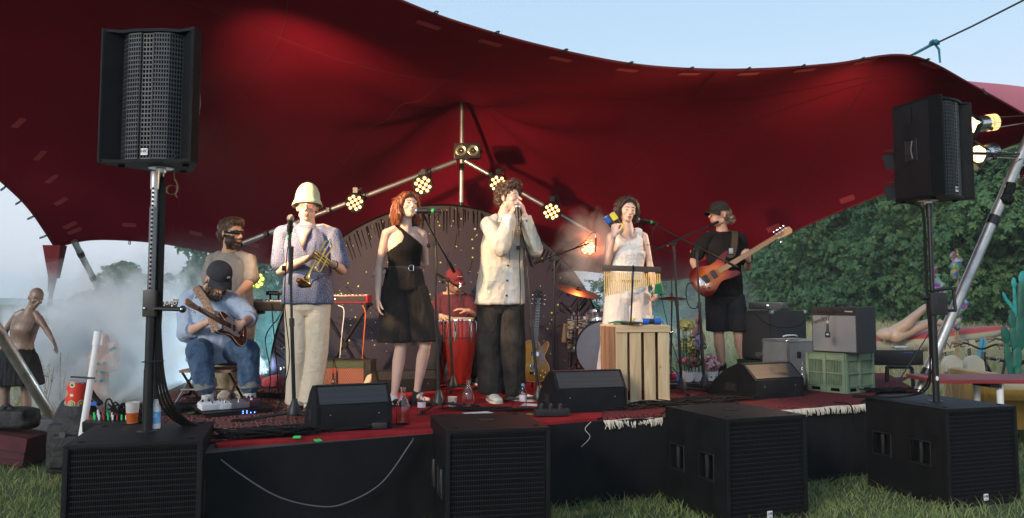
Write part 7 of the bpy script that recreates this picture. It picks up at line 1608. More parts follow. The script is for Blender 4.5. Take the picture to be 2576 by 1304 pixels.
# ================================================================ KEYBOARDS
def keyboard(lab,c,w,dpt,h,rz,m_,nk=37,stand_h=None,name='keyboard'):
    root=thing(name,lab,'keyboard',tuple(c),rz); TM=worldm(root); q=tmb(TM); q.box((0,0,h/2),(w,dpt,h),ch=.006); q.build('case',K[m_],root)
    q=tmb(TM); q.box((0,-dpt/2-.0008,h*.5),(w-.03,.003,h*.72)); pn=q.build('rear_panel',K['black_metal'],root)
    for i in range(7): q=tmb(TM); q.lathe([(.007,0),(.007,.006),(.001,.007)],(-w*.40+i*w*.05,-dpt/2-.002,h*.5),10,0,frame((0,-1,0)),caps=False); q.build('socket',K['steel'],pn)
    for i in range(12): q=tmb(TM); q.lathe([(.008,0),(.006,.014),(.001,.015)],(-w*.38+i*w*.068,-dpt*.22,h),10); q.build('knob',K['black_plastic'],root)
    q=tmb(TM); kw=(w-.06)/nk
    for i in range(nk): q.box((-w/2+.03+kw*(i+.5),dpt*.25,h+.004),(kw*.9,dpt*.42,.010))
    q.build('white_keys',K['white_pl'],root,smooth=False); q=tmb(TM)
    for i in range(nk-1):
        if i%7 not in(2,6): q.box((-w/2+.03+kw*(i+1),dpt*.13,h+.012),(kw*.5,dpt*.22,.010))
    q.build('black_keys',K['black_plastic'],root,smooth=False); return root
kc=P(560,782,7.55); kc=V(P(565,783,7.5).x,7.62,P(565,783,7.5).z)
wk=P(711,770,7.5).x-P(402,770,7.5).x; kb1=keyboard('long black synthesizer in front of the keyboard player',V(P(556,762,7.5).x,7.66,kc.z),wk,.30,.088,R(-1),'black_metal',43)
q=MB(); text_mesh(q,'JUNO',Matrix.Translation(V(P(428,762,7.49).x,7.495,P(428,763,7.49).z))@Matrix.Rotation(PI/2,4,'X'),.045,depth=.001); q.build('lettering',K['white'],kb1)
def xstand(lab,c,w,ztop,rz):
    root=thing('keyboard_stand',lab,'keyboard stand',(c.x,c.y,ZS),rz); TM=worldm(root); H_=ztop-ZS
    for sg in(-1,1):
        for y_ in(-.02,.02): q=tmb(TM); q.tube([V(-sg*w/2,y_,.02),V(sg*w/2,y_,H_-.01)],.014,8); q.build('leg',K['black_metal'],root)
        q=tmb(TM); q.tube([V(sg*w/2,-.20,.018),V(sg*w/2,.20,.018)],.016,8,rnd_end=True); q.build('foot_bar',K['black_metal'],root); q=tmb(TM); q.tube([V(sg*w/2,-.17,H_-.012),V(sg*w/2,.17,H_-.012)],.015,8,rnd_end=True); q.build('support_bar',K['black_metal'],root)
    q=tmb(TM); q.tube([V(0,-.05,H_/2),V(0,.05,H_/2)],.035,14); q.build('hinge',K['black_metal'],root); return root
xstand('folding stand under the long black synthesizer',V(P(565,762,7.66).x,7.66,0),.62,kc.z-.004,0)
K['red_lacq']=mat('red_lacquer',(.42,.010,.015),.3,var=.06)
c2_=P(858,762,8.5); kb2=keyboard('red keyboard behind the trumpeter and the backdrop edge',V(c2_.x,c2_.y+.1,c2_.z),P(927,762,8.45).x-P(790,762,8.45).x,.28,.075,0,'red_lacq',25)

xstand('folding stand under the red keyboard',V(c2_.x+.02,c2_.y+.1,0),.50,c2_.z-.004,0)
c3_=P(693,738,8.0); ym=thing('sound_module','small black sound module above the right end of the synthesizer','sound module',tuple(c3_)); q=MB(); q.box(c3_,(.15,.12,.04),ch=.006); q.build('case',K['black_metal'],ym); q=MB(); q.tube([c3_-V(-.03,0,.02),V(c3_.x+.03,c3_.y,kc.z+.09)],.010,8); q.tube([c3_-V(.05,0,.02),V(c3_.x-.05,c3_.y,kc.z+.09)],.010,8); q.build('arm',K['black_metal'],ym); q=MB(); text_mesh(q,'YAMAHA',Matrix.Translation(c3_+V(-.0,-.0615,.0))@Matrix.Rotation(PI/2,4,'X'),.022); q.build('lettering',K['white'],ym)
for(pts,lab,mm)in(([P(712,775,7.5),P(700,800,7.45),P(668,850,7.5),P(680,930,7.5),P(678,985,7.5)],'black cable hanging from the right of the synthesizer','rubber'),([P(683,764,7.48),P(690,850,7.48),P(697,930,7.5),P(700,990,7.5)],'second black cable dropping from the synthesizer to the floor','rubber'),
    ([P(850,768,8.35),P(865,780,8.33),P(861,830,8.33),P(855,900,8.35)],'white cable hanging from the red keyboard','white_pl'),([P(912,768,8.35),P(919,790,8.33),P(915,850,8.33),P(911,905,8.35)],'orange cable hanging from the red keyboard','orange_c')):
    if mm=='orange_c' and mm not in K: K[mm]=mat('orange_cable',(.55,.12,.03),.5)
    cable(pts,.005,lab,m_=mm)
# ================================================================ BACKDROP
m,t,b=nodes('starry_backdrop_paint'); tc=N(t,'ShaderNodeTexCoord'); sp=N(t,'ShaderNodeSeparateXYZ'); L(t,tc.outputs['Object'],sp.inputs[0])
cr=N(t,'ShaderNodeValToRGB'); cr.color_ramp.elements[0].color=(.012,.010,.030,1); cr.color_ramp.elements[1].color=(.030,.018,.022,1); e=cr.color_ramp.elements.new(.25); e.color=(.028,.015,.024,1); e=cr.color_ramp.elements.new(.6); e.color=(.050,.028,.028,1); cr.color_ramp.elements[1].position=.95
mr=N(t,'ShaderNodeMapRange',i_From_Min=0,i_From_Max=1.9); nz=N(t,'ShaderNodeTexNoise',i_Scale=1.6,i_Detail=5); L(t,tc.outputs['Object'],nz.inputs[0]); ma=N(t,'ShaderNodeMath',operation='MULTIPLY_ADD'); ma.inputs[1].default_value=1.0; L(t,nz.outputs[0],ma.inputs[0]); ad_=N(t,'ShaderNodeMath',operation='SUBTRACT'); L(t,sp.outputs['Z'],ad_.inputs[0]); ad_.inputs[1].default_value=.5; L(t,ad_.outputs[0],ma.inputs[2]); L(t,ma.outputs[0],mr.inputs[0]); L(t,mr.outputs[0],cr.inputs[0])
cur=cr.outputs[0]
for sc,rad,col,seed in((5.5,.060,(.62,.60,.55,1),1),(11,.10,(.55,.62,.06,1),7),(17,.085,(.55,.50,.42,1),3),(3.1,.035,(.62,.62,.60,1),9),(6.3,.055,(.50,.60,.05,1),4)):
    mp=N(t,'ShaderNodeMapping'); mp.inputs['Location'].default_value=(seed*1.7,0,seed); L(t,tc.outputs['Object'],mp.inputs[0]); sq=N(t,'ShaderNodeMapping'); sq.inputs['Scale'].default_value=(1,0,1); L(t,mp.outputs[0],sq.inputs[0])
    v=N(t,'ShaderNodeTexVoronoi',i_Scale=sc); L(t,sq.outputs[0],v.inputs[0]); lt=N(t,'ShaderNodeMath',operation='LESS_THAN'); lt.inputs[1].default_value=rad; L(t,v.outputs[0],lt.inputs[0])
    sc2=N(t,'ShaderNodeSeparateColor'); L(t,v.outputs['Color'],sc2.inputs[0]); g2=N(t,'ShaderNodeMath',operation='GREATER_THAN'); g2.inputs[1].default_value=.45; L(t,sc2.outputs[0],g2.inputs[0]); mu=N(t,'ShaderNodeMath',operation='MULTIPLY'); L(t,lt.outputs[0],mu.inputs[0]); L(t,g2.outputs[0],mu.inputs[1])
    mx=N(t,'ShaderNodeMix',data_type='RGBA'); L(t,mu.outputs[0],mx.inputs[0]); L(t,cur,mx.inputs[6]); mx.inputs[7].default_value=col; cur=mx.outputs[2]
L(t,cur,b.inputs['Base Color']); b.inputs['Roughness'].default_value=.7; n2=N(t,'ShaderNodeTexNoise',i_Scale=30); L(t,tc.outputs['Object'],n2.inputs[0]); bp=N(t,'ShaderNodeBump',i_Strength=.3,i_Distance=.01); L(t,n2.outputs[0],bp.inputs['Height']); L(t,bp.outputs[0],b.inputs['Normal'])
bd0=P(1105,950,9.42); bd0.z=ZS; hz=P(1105,516,9.42).z-ZS; hw=P(1532,950,9.42).x-bd0.x; bdr=thing('backdrop','arched dark purple backdrop painted with white and yellow stars','backdrop',tuple(bd0))
q=MB(); n=56; pts=[]
for i in range(n+1): a=PI*i/n; pts.append(bd0+V(math.cos(a)*hw,0,math.sin(a)*hz))
q.prism([p_+V(0,0,0)for p_ in pts],(0,.03,0)); q.build('board',m,bdr,smooth=False)
K['paint_black']=mat('black_drip_paint',(.006,.005,.006),.85,spec=.1)
for r0,cnt in((1.0,1),):
    q=MB()
    for i in range(150):
        a=PI*(.04+.92*i/150)+rnd.uniform(-.01,.01); ln=rnd.uniform(.05,.28); rr=[rnd.uniform(.96,.995)]; dirn=V(math.cos(a)*hw,0,math.sin(a)*hz)
        p0=bd0+dirn*rr[0]+V(0,-.004,0); w=rnd.uniform(.003,.010); d=(-dirn.normalized()*.6+V(0,0,-1)*.4).normalized()if abs(math.cos(a))>.35 else V(0,0,-1)
        sd=d.cross(V(0,1,0)); q.prism([p0-sd*w,p0+sd*w,p0+d*ln+sd*w*.4,p0+d*ln-sd*w*.4],(0,.003,0))
    for i in range(46):
        a=rnd.uniform(.15,PI-.15); rr=rnd.uniform(.55,.85); dirn=V(math.cos(a)*hw,0,math.sin(a)*hz); p0=bd0+dirn*rr+V(0,-.004,0); d=-dirn.normalized(); sd=d.cross(V(0,1,0))
        for k_ in range(5): c_=p0+d*.035*k_; w=.004; q.prism([c_-sd*w,c_+sd*w,c_+d*.022+sd*w,c_+d*.022-sd*w],(0,.003,0))
    q.build('drip_marks',K['paint_black'],bdr,smooth=False)
q=MB(); 
for i in range(n): q.tube([pts[i]+V(0,-.002,0),pts[i+1]+V(0,-.002,0)],.012,5,caps=False)
q.build('rim',K['paint_black'],bdr)
for sx_ in(-1.1,1.1): q=MB(); q.tube([bd0+V(sx_,.04,.02),bd0+V(sx_,.04,1.3)],.02,6); q.tube([bd0+V(sx_,.5,.02),bd0+V(sx_,.05,1.2)],.02,6); q.build('brace',K['dark_wood'],bdr)
# ================================================================ CONGAS
K['conga']=mat('red_lacquered_wood',(.16,.012,.010),.22,var=.35,vs=3,stretch=(6,6,.5),spec=.6,coat=.6); K['skin_head']=mat('drum_head',(.50,.36,.20),.6,var=.12,vs=9)
def conga(c,H,r,lab):
    root=thing('conga',lab,'conga drum',tuple(c),0,'red conga drums'); q=MB(); q.lathe([(r*.66,0),(r*.70,.02),(r*.86,H*.25),(r*1.06,H*.52),(r*1.14,H*.68),(r*1.10,H*.84),(r*1.0,H*.955)],c,36); q.build('shell',K['conga'],root)
    q=MB(); q.lathe([(r*1.02,H*.95),(r*1.05,H*.955),(r*1.05,H*.975),(r*1.02,H*.985)],c,36,caps=False); q.build('rim_band',K['chrome'],root)
    q=MB(); q.lathe([(r*1.02,H*.965),(r*1.03,H*.985),(r*.97,H*1.0),(r*.5,H*1.004),(.001,H*1.005)],c,36,caps=False); q.build('drum_head',K['skin_head'],root)
    q=MB(); q.lathe([(r*1.155,H*.70),(r*1.16,H*.705),(r*1.155,H*.712)],c,36,caps=False); q.lathe([(r*.73,.0),(r*.75,.02),(r*.73,.03)],c,30,caps=False); q.build('hoop',K['rubber'],root)
    for k_ in range(6):
        a=k_*PI/3+.25; d=V(math.cos(a),math.sin(a),0); q=MB(); p0=c+d*r*1.09+V(0,0,H*.95); p1=c+d*r*1.19+V(0,0,H*.76); q.tube([p0,p0+d*.012-V(0,0,.02),p1+V(0,0,.03)],.006,6); q.prism([p1+d.cross(V(0,0,1))*w_+V(0,0,z_)for w_,z_ in((-.018,.03),(.018,.03),(.014,-.02),(0,-.06),(-.014,-.02))],d*-.015); q.tube([p1+V(0,0,.03),p1-V(0,0,.08)],.0045,6); q.build('tuning_lug',K['chrome'],root)
    return root
cc=P(1158,798,8.56); cc=V(cc.x,8.56,ZS); Hc=P(1158,799,8.56).z-ZS; conga(cc,Hc,.142,'tall glossy red conga directly in front of the seated conga player')
conga(V(P(1092,762,8.62).x,8.66,ZS),Hc-.01,.135,'red conga half hidden behind the legs of the woman in black')
# ================================================================ DRUM KIT
m,t,b=nodes('oyster_wrap'); tc=N(t,'ShaderNodeTexCoord'); mp=N(t,'ShaderNodeMapping'); mp.inputs['Scale'].default_value=(5,5,60); L(t,tc.outputs['Object'],mp.inputs[0]); nz=N(t,'ShaderNodeTexNoise',i_Scale=1.6,i_Detail=3,i_Distortion=.6); L(t,mp.outputs[0],nz.inputs[0]); cr=N(t,'ShaderNodeValToRGB'); cr.color_ramp.elements[0].position=.42; cr.color_ramp.elements[1].position=.62; cr.color_ramp.elements[0].color=(.012,.011,.012,1); cr.color_ramp.elements[1].color=(.42,.38,.34,1); L(t,nz.outputs[0],cr.inputs[0]); L(t,cr.outputs[0],b.inputs['Base Color']); b.inputs['Roughness'].default_value=.25; K['oyster']=m
K['drumhead']=mat('coated_drum_head',(.50,.50,.52),.6,var=.07,vs=5)
Yd=8.75; ce_=P(1520,880,Yd); rb_=.292; bdm=thing('bass_drum','bass drum with a white front head behind the woman in white','drum',(ce_.x,Yd,ZS)); Mx=frame((.10,1,0))
q=MB(); q.lathe([(rb_,.02),(rb_,.40)],ce_,40,0,Mx); q.build('shell',K['oyster'],bdm); q=MB(); q.lathe([(rb_*.985,.001),(.001,0)],ce_,40,0,Mx,caps=False); hd_=q.build('front_head',K['drumhead'],bdm)
q=MB(); q.lathe([(rb_*1.0,-.004),(rb_*1.05,-.002),(rb_*1.05,.035),(rb_*.99,.035)],ce_,40,0,Mx,caps=False); q.build('hoop',K['black_plastic'],bdm)
for k_ in range(10): a=k_*PI/5+.2; p0=ce_+Mx@V(math.cos(a)*rb_*1.07,math.sin(a)*rb_*1.07,.0); q=MB(); q.tube([p0,p0+Mx@V(0,0,.13)],.006,6); q.box(p0+Mx@V(0,0,.01),(.025,.02,.03)); q.build('claw',K['chrome'],bdm)
q=MB(); text_mesh(q,'Ludwig',Matrix.Translation(P(1541,861,Yd-.02))@Matrix.Rotation(R(5),4,'Z')@Matrix.Rotation(PI/2,4,'X'),.085,shear=.3); q.build('logo',K['black_plastic'],hd_)
for s_ in(-1,1): q=MB(); q.tube([ce_+V(s_*rb_*.9,.1,-.1),ce_+V(s_*rb_*1.35,.05,-ce_.z+ZS+.01)],.008,6); q.build('spur',K['chrome'],bdm)
def drum(c,r,h,lab,legs=True,tilt=0):
    root=thing('floor_tom' if legs else 'tom_drum',lab,'drum',(c.x,c.y,ZS if legs else c.z)); Mt=Matrix.Rotation(R(tilt),3,'X'); q=MB(); q.lathe([(r,0),(r,h)],c,34,0,Mt); q.build('shell',K['oyster'],root)
    q=MB(); q.lathe([(r*.98,h+.004),(.001,h+.005)],c,34,0,Mt,caps=False); q.build('drum_head',K['drumhead'],root)
    for z_ in(-.004,h-.02): q=MB(); q.lathe([(r*1.01,z_),(r*1.05,z_),(r*1.05,z_+.03),(r*1.0,z_+.032)],c,34,0,Mt,caps=False); q.build('rim',K['chrome'],root)
    for k_ in range(8): a=k_*PI/4+.1; p0=Vector(c)+Mt@V(math.cos(a)*r*1.04,math.sin(a)*r*1.04,h*.5); q=MB(); q.tube([p0+Mt@V(0,0,h*.5),p0-Mt@V(0,0,h*.5)],.0035,6); q.box(p0,(.02,.02,.07)); q.build('lug',K['chrome'],root)
    if legs:
        for k_ in range(3): a=k_*2.1+.4; q=MB(); q.tube([(c.x+math.cos(a)*r*1.08,c.y+math.sin(a)*r*1.08,c.z+h*.6),(c.x+math.cos(a)*r*1.15,c.y+math.sin(a)*r*1.15,ZS+.01)],.007,6); q.build('leg',K['chrome'],root)
    return root
cf_=P(1473,884,9.25); drum(cf_,.195,P(1473,798,9.25).z-cf_.z,'floor tom wrapped in black and white streaks left of the bass drum')
cf_=P(1512,812,9.05); drum(cf_,.15,.11,'small tom above the bass drum, mostly hidden by the woman in white',False,-12)
K['cymbal']=mat('bronze_cymbal',(.45,.22,.09),.28,1,var=.15,vs=30)
def cymbal(c,r,nrm,lab,base,grp=None,top_len=.03,hat=False):
    root=thing('hi_hat' if hat else 'cymbal',lab,'cymbal',(base.x,base.y,ZS)); Mc=frame(nrm); q=MB(); q.lathe([(.001,.030),(r*.10,.026),(r*.16,.012),(r*.6,.004),(r,-.006),(r,-.008),(r*.6,.002),(r*.15,.009),(.001,.020)],c,40,0,Mc,caps=False); q.build('cymbal_plate',K['cymbal'],root)
    if hat: q=MB(); q.lathe([(.001,-.030),(r*.16,-.020),(r*.6,-.012),(r,-.004),(r,-.002),(.001,-.02)],c-V(0,0,.012),40,0,Mc,caps=False); q.build('cymbal_plate',K['cymbal'],root)
    q=MB(); q.tube([base+V(0,0,.05),c],.009,10); q.tube([base+V(0,0,.3),base.lerp(c,.6)],.013,10); q.ell(base.lerp(c,.6),.02); q.build('stand_tube',K['chrome'],root)
    q=MB(); q.tube([c-V(0,0,.0),c+V(0,0,top_len)],.005,8); q.ell(c+V(0,0,.04),(.014,.014,.01)); q.build('wing_nut',K['black_metal'],root)
    for k_ in range(3): a=k_*2.09+.9; q=MB(); q.tube([base+V(0,0,.18),base+V(.26*math.cos(a),.26*math.sin(a),.012)],.008,6,flat=.5); q.build('leg',K['chrome'],root)
    return root
cymbal(P(1455,733,8.7),.235,(.25,-.22,1),'tilted bronze cymbal catching orange light left of the woman in white',G(1450,962,ZS)+V(0,.05,0))
cymbal(P(1690,750,8.6),.150,(.0,-.05,1),'pair of hi-hat cymbals on a chrome stand right of the crate',G(1688,962,ZS)+V(0,0,0),top_len=.22,hat=True)
mm,ee=mic('black microphone clipped to the rim of the floor tom',P(1442,790,8.95),P(1420,770,8.9),.020); cable([ee,P(1410,762,8.9),P(1409,778,8.9),P(1424,790,9.0)],.004,'small loop of cable at the floor tom microphone')
q=MB(); q.box(P(1421,838,9.0),(.05,.03,.20),M=Matrix.Rotation(.12,3,'Y'),ch=.004); tag(q.build('patterned_pouch',K['tan']),'slim patterned stick pouch hanging left of the floor tom','pouch')
# drum stool, pedals and small gear
# ================================================================ GUITARS
LP=[(0,0),(.008,.075),(.05,.14),(.12,.167),(.19,.155),(.25,.115),(.30,.103),(.36,.122),(.41,.124),(.445,.085),(.45,.03),(.44,-.025),(.405,-.045),(.385,-.07),(.425,-.10),(.445,-.125),(.415,-.145),(.35,-.128),(.29,-.104),(.25,-.115),(.19,-.155),(.12,-.167),(.05,-.14),(.008,-.075)]
ST=[(0,0),(.008,.08),(.06,.15),(.13,.165),(.20,.135),(.26,.108),(.33,.112),(.41,.14),(.49,.152),(.515,.135),(.46,.10),(.41,.06),(.395,.03),(.395,-.03),(.405,-.055),(.44,-.075),(.475,-.10),(.465,-.13),(.38,-.128),(.30,-.105),(.24,-.115),(.17,-.155),(.10,-.168),(.04,-.14),(.008,-.075)]
def burst(name,c_in,c_mid,c_out,s=1.0):
    m,t,b=nodes(name); tc=N(t,'ShaderNodeTexCoord'); mp=N(t,'ShaderNodeMapping'); mp.inputs['Location'].default_value=(-.22*4.1/s,0,0); mp.inputs['Scale'].default_value=(4.1/s,6.2/s,0); L(t,tc.outputs['Object'],mp.inputs[0]); g=N(t,'ShaderNodeTexGradient',gradient_type='SPHERICAL'); L(t,mp.outputs[0],g.inputs[0])
    nz=N(t,'ShaderNodeTexNoise',i_Scale=60,i_Detail=3); mp3=N(t,'ShaderNodeMapping'); mp3.inputs['Scale'].default_value=(.15,1.5,1); L(t,tc.outputs['Object'],mp3.inputs[0]); L(t,mp3.outputs[0],nz.inputs[0]); ma=N(t,'ShaderNodeMath',operation='MULTIPLY_ADD'); ma.inputs[1].default_value=.16; L(t,nz.outputs[0],ma.inputs[0]); L(t,g.outputs[0],ma.inputs[2])
    cr=N(t,'ShaderNodeValToRGB'); cr.color_ramp.elements[0].color=c4(c_out); cr.color_ramp.elements[0].position=.10; cr.color_ramp.elements[1].color=c4(c_in); cr.color_ramp.elements[1].position=.62; e=cr.color_ramp.elements.new(.33); e.color=c4(c_mid); L(t,ma.outputs[0],cr.inputs[0]); L(t,cr.outputs[0],b.inputs['Base Color']); b.inputs['Roughness'].default_value=.18; b.inputs['Coat Weight'].default_value=.25; b.inputs['Specular IOR Level'].default_value=.35; return m
K['sb_gold']=burst('gold_flame_top',(.62,.34,.06),(.55,.26,.04),(.36,.14,.02),1.1); K['sb_red']=burst('amber_red_sunburst',(.52,.13,.010),(.36,.045,.006),(.13,.006,.004),1.0); K['sb_dark']=burst('dark_sunburst',(.10,.02,.01),(.03,.008,.006),(.010,.006,.006)); K['maple']=mat('maple_neck',(.42,.22,.09),.35,var=.12,vs=12,stretch=(.3,4,4)); K['rosewood']=mat('rosewood',(.055,.026,.016),.5,var=.3,vs=14,stretch=(.3,4,4)); K['guard']=mat('pearl_pickguard',(.42,.36,.33),.35,var=.2,vs=30); K['cream_pl']=mat('cream_plastic',(.60,.52,.38),.4)
def guitar(lab,tail,tip,nrm,out,total,top,neck_m='maple',board_m='rosewood',ns=6,sc=1.0,head='inline',guard=None,nslope=.44,pick='hum',rim=None):
    x=(Vector(tip)-Vector(tail)); Lr=x.length; s=Lr/total; x.normalize(); z=Vector(nrm); z=(z-x*z.dot(x)).normalized(); y=z.cross(x); M3=Matrix((x,y,z)).transposed()
    root=thing('guitar' if ns==6 else 'bass_guitar',lab,'guitar',tuple(tail)); root.rotation_euler=M3.to_euler(); TM=worldm(root)
    def gb_(): q=MB(); q.M=TM; return q
    o2=spl([V(a,b_,0)for a,b_ in out]+[V(*out[0],0)],3)[:-1]; o2=[p_*s*sc for p_ in o2]; th=.042*s; bj=max(a for a,b_ in out)*s*sc; nk=(.40 if out is ST else .44)*s*sc
    cen=V(.22*s*sc,0,0); q=gb_(); rings=[]
    for k_,zz in((.965,-th),(1,-th+.006),(1,-.006),(.965,0)): rings.append([cen+(p_-cen)*k_+V(0,0,zz)for p_ in o2])
    q.loft(rings); q.build('body',K[top],root,ang=50)
    if rim: q=gb_(); q.tube([cen+(p_-cen)*.985+V(0,0,-.002)for p_ in o2+[o2[0]]],.0028,5); q.build('binding',K[rim],root)
    q=gb_(); hl=Lr-.19*s; q.loft([[V(a,w*c1,zz)for c1,zz in((-1,.004),(1,.004),(.8,-.016),(-.8,-.016))]for a,w in((nk-.02*s,.028*s),(hl,.022*s))]); q.build('neck',K[neck_m],root)
    q=gb_(); q.loft([[V(a,w*c1,zz)for c1,zz in((-1,.004),(1,.004),(1,.009),(-1,.009))]for a,w in((nk-.10*s,.029*s),(hl,.0225*s))]);
    for i in range(20): f=hl-(hl-.16*s*sc)*(1-2**(-(i+1)/12.)); q.box((f,0,.0096),(.0016,.05*s,.0015),1)
    q.build('fretboard',[K[board_m],K['steel']],root); q=gb_()
    for i in range(ns): o_=(i/(ns-1)-.5); q.tube([V(.115*s*sc,o_*.052*s*(1.15 if ns<6 else 1),.014),V(hl,o_*.034*s,.012),V(hl+.10*s,o_*.03*s,.006)],.0007 if ns==6 else .0011,4)
    q.build('strings',K['chrome'],root)
    q=gb_()
    if head=='inline': hp=[V(hl,-.022*s,0),V(hl+.03*s,-.030*s,0),V(hl+.11*s,-.042*s,0),V(hl+.17*s,-.046*s,0),V(hl+.19*s,-.02*s,0),V(hl+.185*s,.022*s,0),V(hl+.15*s,.036*s,0),V(hl+.05*s,.030*s,0),V(hl,.022*s,0)]
    else: hp=[V(hl,-.022*s,0),V(hl+.02*s,-.036*s,0),V(hl+.17*s,-.044*s,0),V(hl+.19*s,-.03*s,0),V(hl+.18*s,0,0),V(hl+.19*s,.03*s,0),V(hl+.17*s,.044*s,0),V(hl+.02*s,.036*s,0),V(hl,.022*s,0)]
    q.prism([p_+V(0,0,-.012)for p_ in hp],(0,0,.013)); hd=q.build('headstock',K[neck_m if head=='inline' else 'black_metal'],root)
    for i in range(ns):
        if head=='inline' and ns==6: p0=V(hl+.03*s+i*.026*s,.030*s+.001*i,0)
        elif head=='inline': p0=V(hl+.03*s+(i%4)*.038*s,(.030 if i<4 else-.038)*s,0)
        else: p0=V(hl+.04*s+(i%3)*.048*s,(.038 if i<3 else-.038)*s,0)
        sg=1 if p0.y>0 else-1; r_=.0055*s*(1.5 if ns<6 else 1); q=gb_(); q.tube([p0+V(0,-sg*.012,0),p0+V(0,-sg*.012,.016)],r_,8); q.tube([p0+V(0,-sg*.01,-.006),p0+V(0,sg*.016,-.006)],.003,6); q.ell(p0+V(0,sg*.024*(1.3 if ns<6 else 1),-.006),(.008*(1.5 if ns<6 else 1),.010*(1.3 if ns<6 else 1),.004)); q.build('tuning_peg',K['chrome'],hd)
    for a in((.16,.30)if pick=='hum' else(.15,.245)):
        q=gb_(); q.box((a*s*sc,0,.004),(.045*s if pick=='hum' else .030*s,.080*s,.012),ch=.002); q.build('pickup',K['chrome' if pick=='hum' else 'black_plastic'],root)
        q=gb_(); q.box((a*s*sc,0,.001),(.055*s,.090*s,.005)); q.build('pickup_ring',K['cream_pl' if pick=='hum' else 'black_plastic'],root)
    q=gb_(); q.box((.095*s*sc,0,.006),(.030*s,.085*s,.014),ch=.002); q.build('bridge',K['chrome'],root)
    for a,b_ in((.075,-.085),(.125,-.105),(.06,-.125),(.11,-.14))[:4 if pick=='hum' else 3]: q=gb_(); q.lathe([(.012*s,0),(.011*s,.010),(.001,.011)],(a*s*sc,b_*s*sc*.85,0),14,caps=False); q.build('control_knob',K['gold' if pick=='hum' else 'black_plastic'],root)
    if guard: q=gb_(); q.prism([V(a*s*sc,b_*s*sc,.001)for a,b_ in guard],(0,0,.003)); q.build('pickguard',K['guard' if rim!='cream_pl2' else 'cream_pl'],root)
    return root,TM,s
# gold guitar on its stand
Yg=8.05; tl_=P(1341,962,Yg-.05); tl_.z=ZS+.09; gtp=P(1356,730,Yg+.10)
guitar('gold flame topped electric guitar standing behind the harmonica player',tl_,gtp,(-.10,-1,.1),LP,1.0,'sb_gold','rosewood','rosewood',6,1.0,'sym',[(.17,-.05),(.28,-.045),(.375,-.045),(.375,-.075),(.30,-.10),(.22,-.10)],rim='cream_pl')
gst=thing('guitar_stand','black folding stand under the gold guitar','guitar stand',(tl_.x,Yg,ZS))
for s_ in(-1,1): q=MB(); q.tube([V(tl_.x+s_*.13,Yg-.16,ZS+.012),V(tl_.x+s_*.08,Yg-.02,ZS+.08),V(tl_.x+s_*.02,Yg+.10,ZS+.42)],.009,6); q.tube([V(tl_.x+s_*.09,Yg-.02,ZS+.075),V(tl_.x+s_*.09,Yg-.12,ZS+.075),V(tl_.x+s_*.09,Yg-.12,ZS+.10)],.009,6); q.build('leg',K['black_metal'],gst)
q=MB(); q.tube([V(tl_.x,Yg+.28,ZS+.01),V(tl_.x,Yg+.10,ZS+.42)],.009,6); q.build('rear_leg',K['black_metal'],gst)
# bass
yb=BA.root.location.y-.30; ba,TMb,sb_=guitar('amber and red sunburst bass guitar held by the man in the black cap',P(1744,722,yb-.02),P(1990,574,yb-.12),(-.20,-1,.25),ST,1.15,'sb_red','maple','maple',5,1.0,'inline',pick='j')
q=MB(); pb2=BA; st_pts=[TMb@V(.47*sb_,.14*sb_,-.02),P(1842,640,yb-.02),P(1849,590,yb+.06),pb2.neck+pb2.sx*.10-pb2.up*.015+V(0,-.02,.02),pb2.shm+pb2.sx*.06-pb2.ff*.13]
q.tube(spl(st_pts,6),.034,10,flat=.12,up=(0,-1,.1)); tag(q.build('guitar_strap',K['brown_strap']if 'brown_strap' in K else mat('brown_strap',(.060,.038,.022),.8)),'wide dark brown strap over the shoulder of the bassist','strap')
q=MB(); q.box(P(1839,632,yb-.04),(.045,.01,.06),ch=.004); q.build('strap_buckle',K['steel'],bpy.data.objects['guitar_strap'])
cable([P(1746,712,yb-.01),P(1730,716,yb),P(1726,745,yb),P(1735,772,yb),P(1752,775,yb),P(1760,755,yb+.05),P(1758,800,yb+.1),P(1752,900,yb+.1),G(1745,965,ZS+.01)],.005,'black cable looping down from the bass guitar')
# seated player's guitar
ybs=GU.root.location.y; gs_,TMs,ss_=guitar('dark sunburst electric guitar with pearl pickguard on the lap of the seated man',P(622,846,ybs-.22),P(467,758,ybs-.80),(.52,-.78,.50),ST,1.0,'sb_dark','maple','rosewood',6,.98,'inline',[(.10,-.03),(.14,.07),(.22,.085),(.33,.08),(.42,.10),(.38,.03),(.40,-.05),(.36,-.10),(.25,-.09),(.16,-.12)],rim='cream_pl',pick='j')
q=MB(); pb2=GU; q.tube(spl([TMs@V(.50*ss_,.145*ss_,-.01),P(522,770,ybs-.36),P(500,735,ybs-.16),pb2.neck-pb2.sx*.095+V(0,-.01,.02),pb2.shm-pb2.sx*.06-pb2.ff*.16],6),.033,10,flat=.14,up=(0,-1,.3)); K['woven']=mat('woven_strap',(.10,.04,.025),.8,col2=(.45,.30,.20),vs=70); tag(q.build('guitar_strap',K['woven']),'brown woven strap over the shoulder of the seated guitarist','strap')
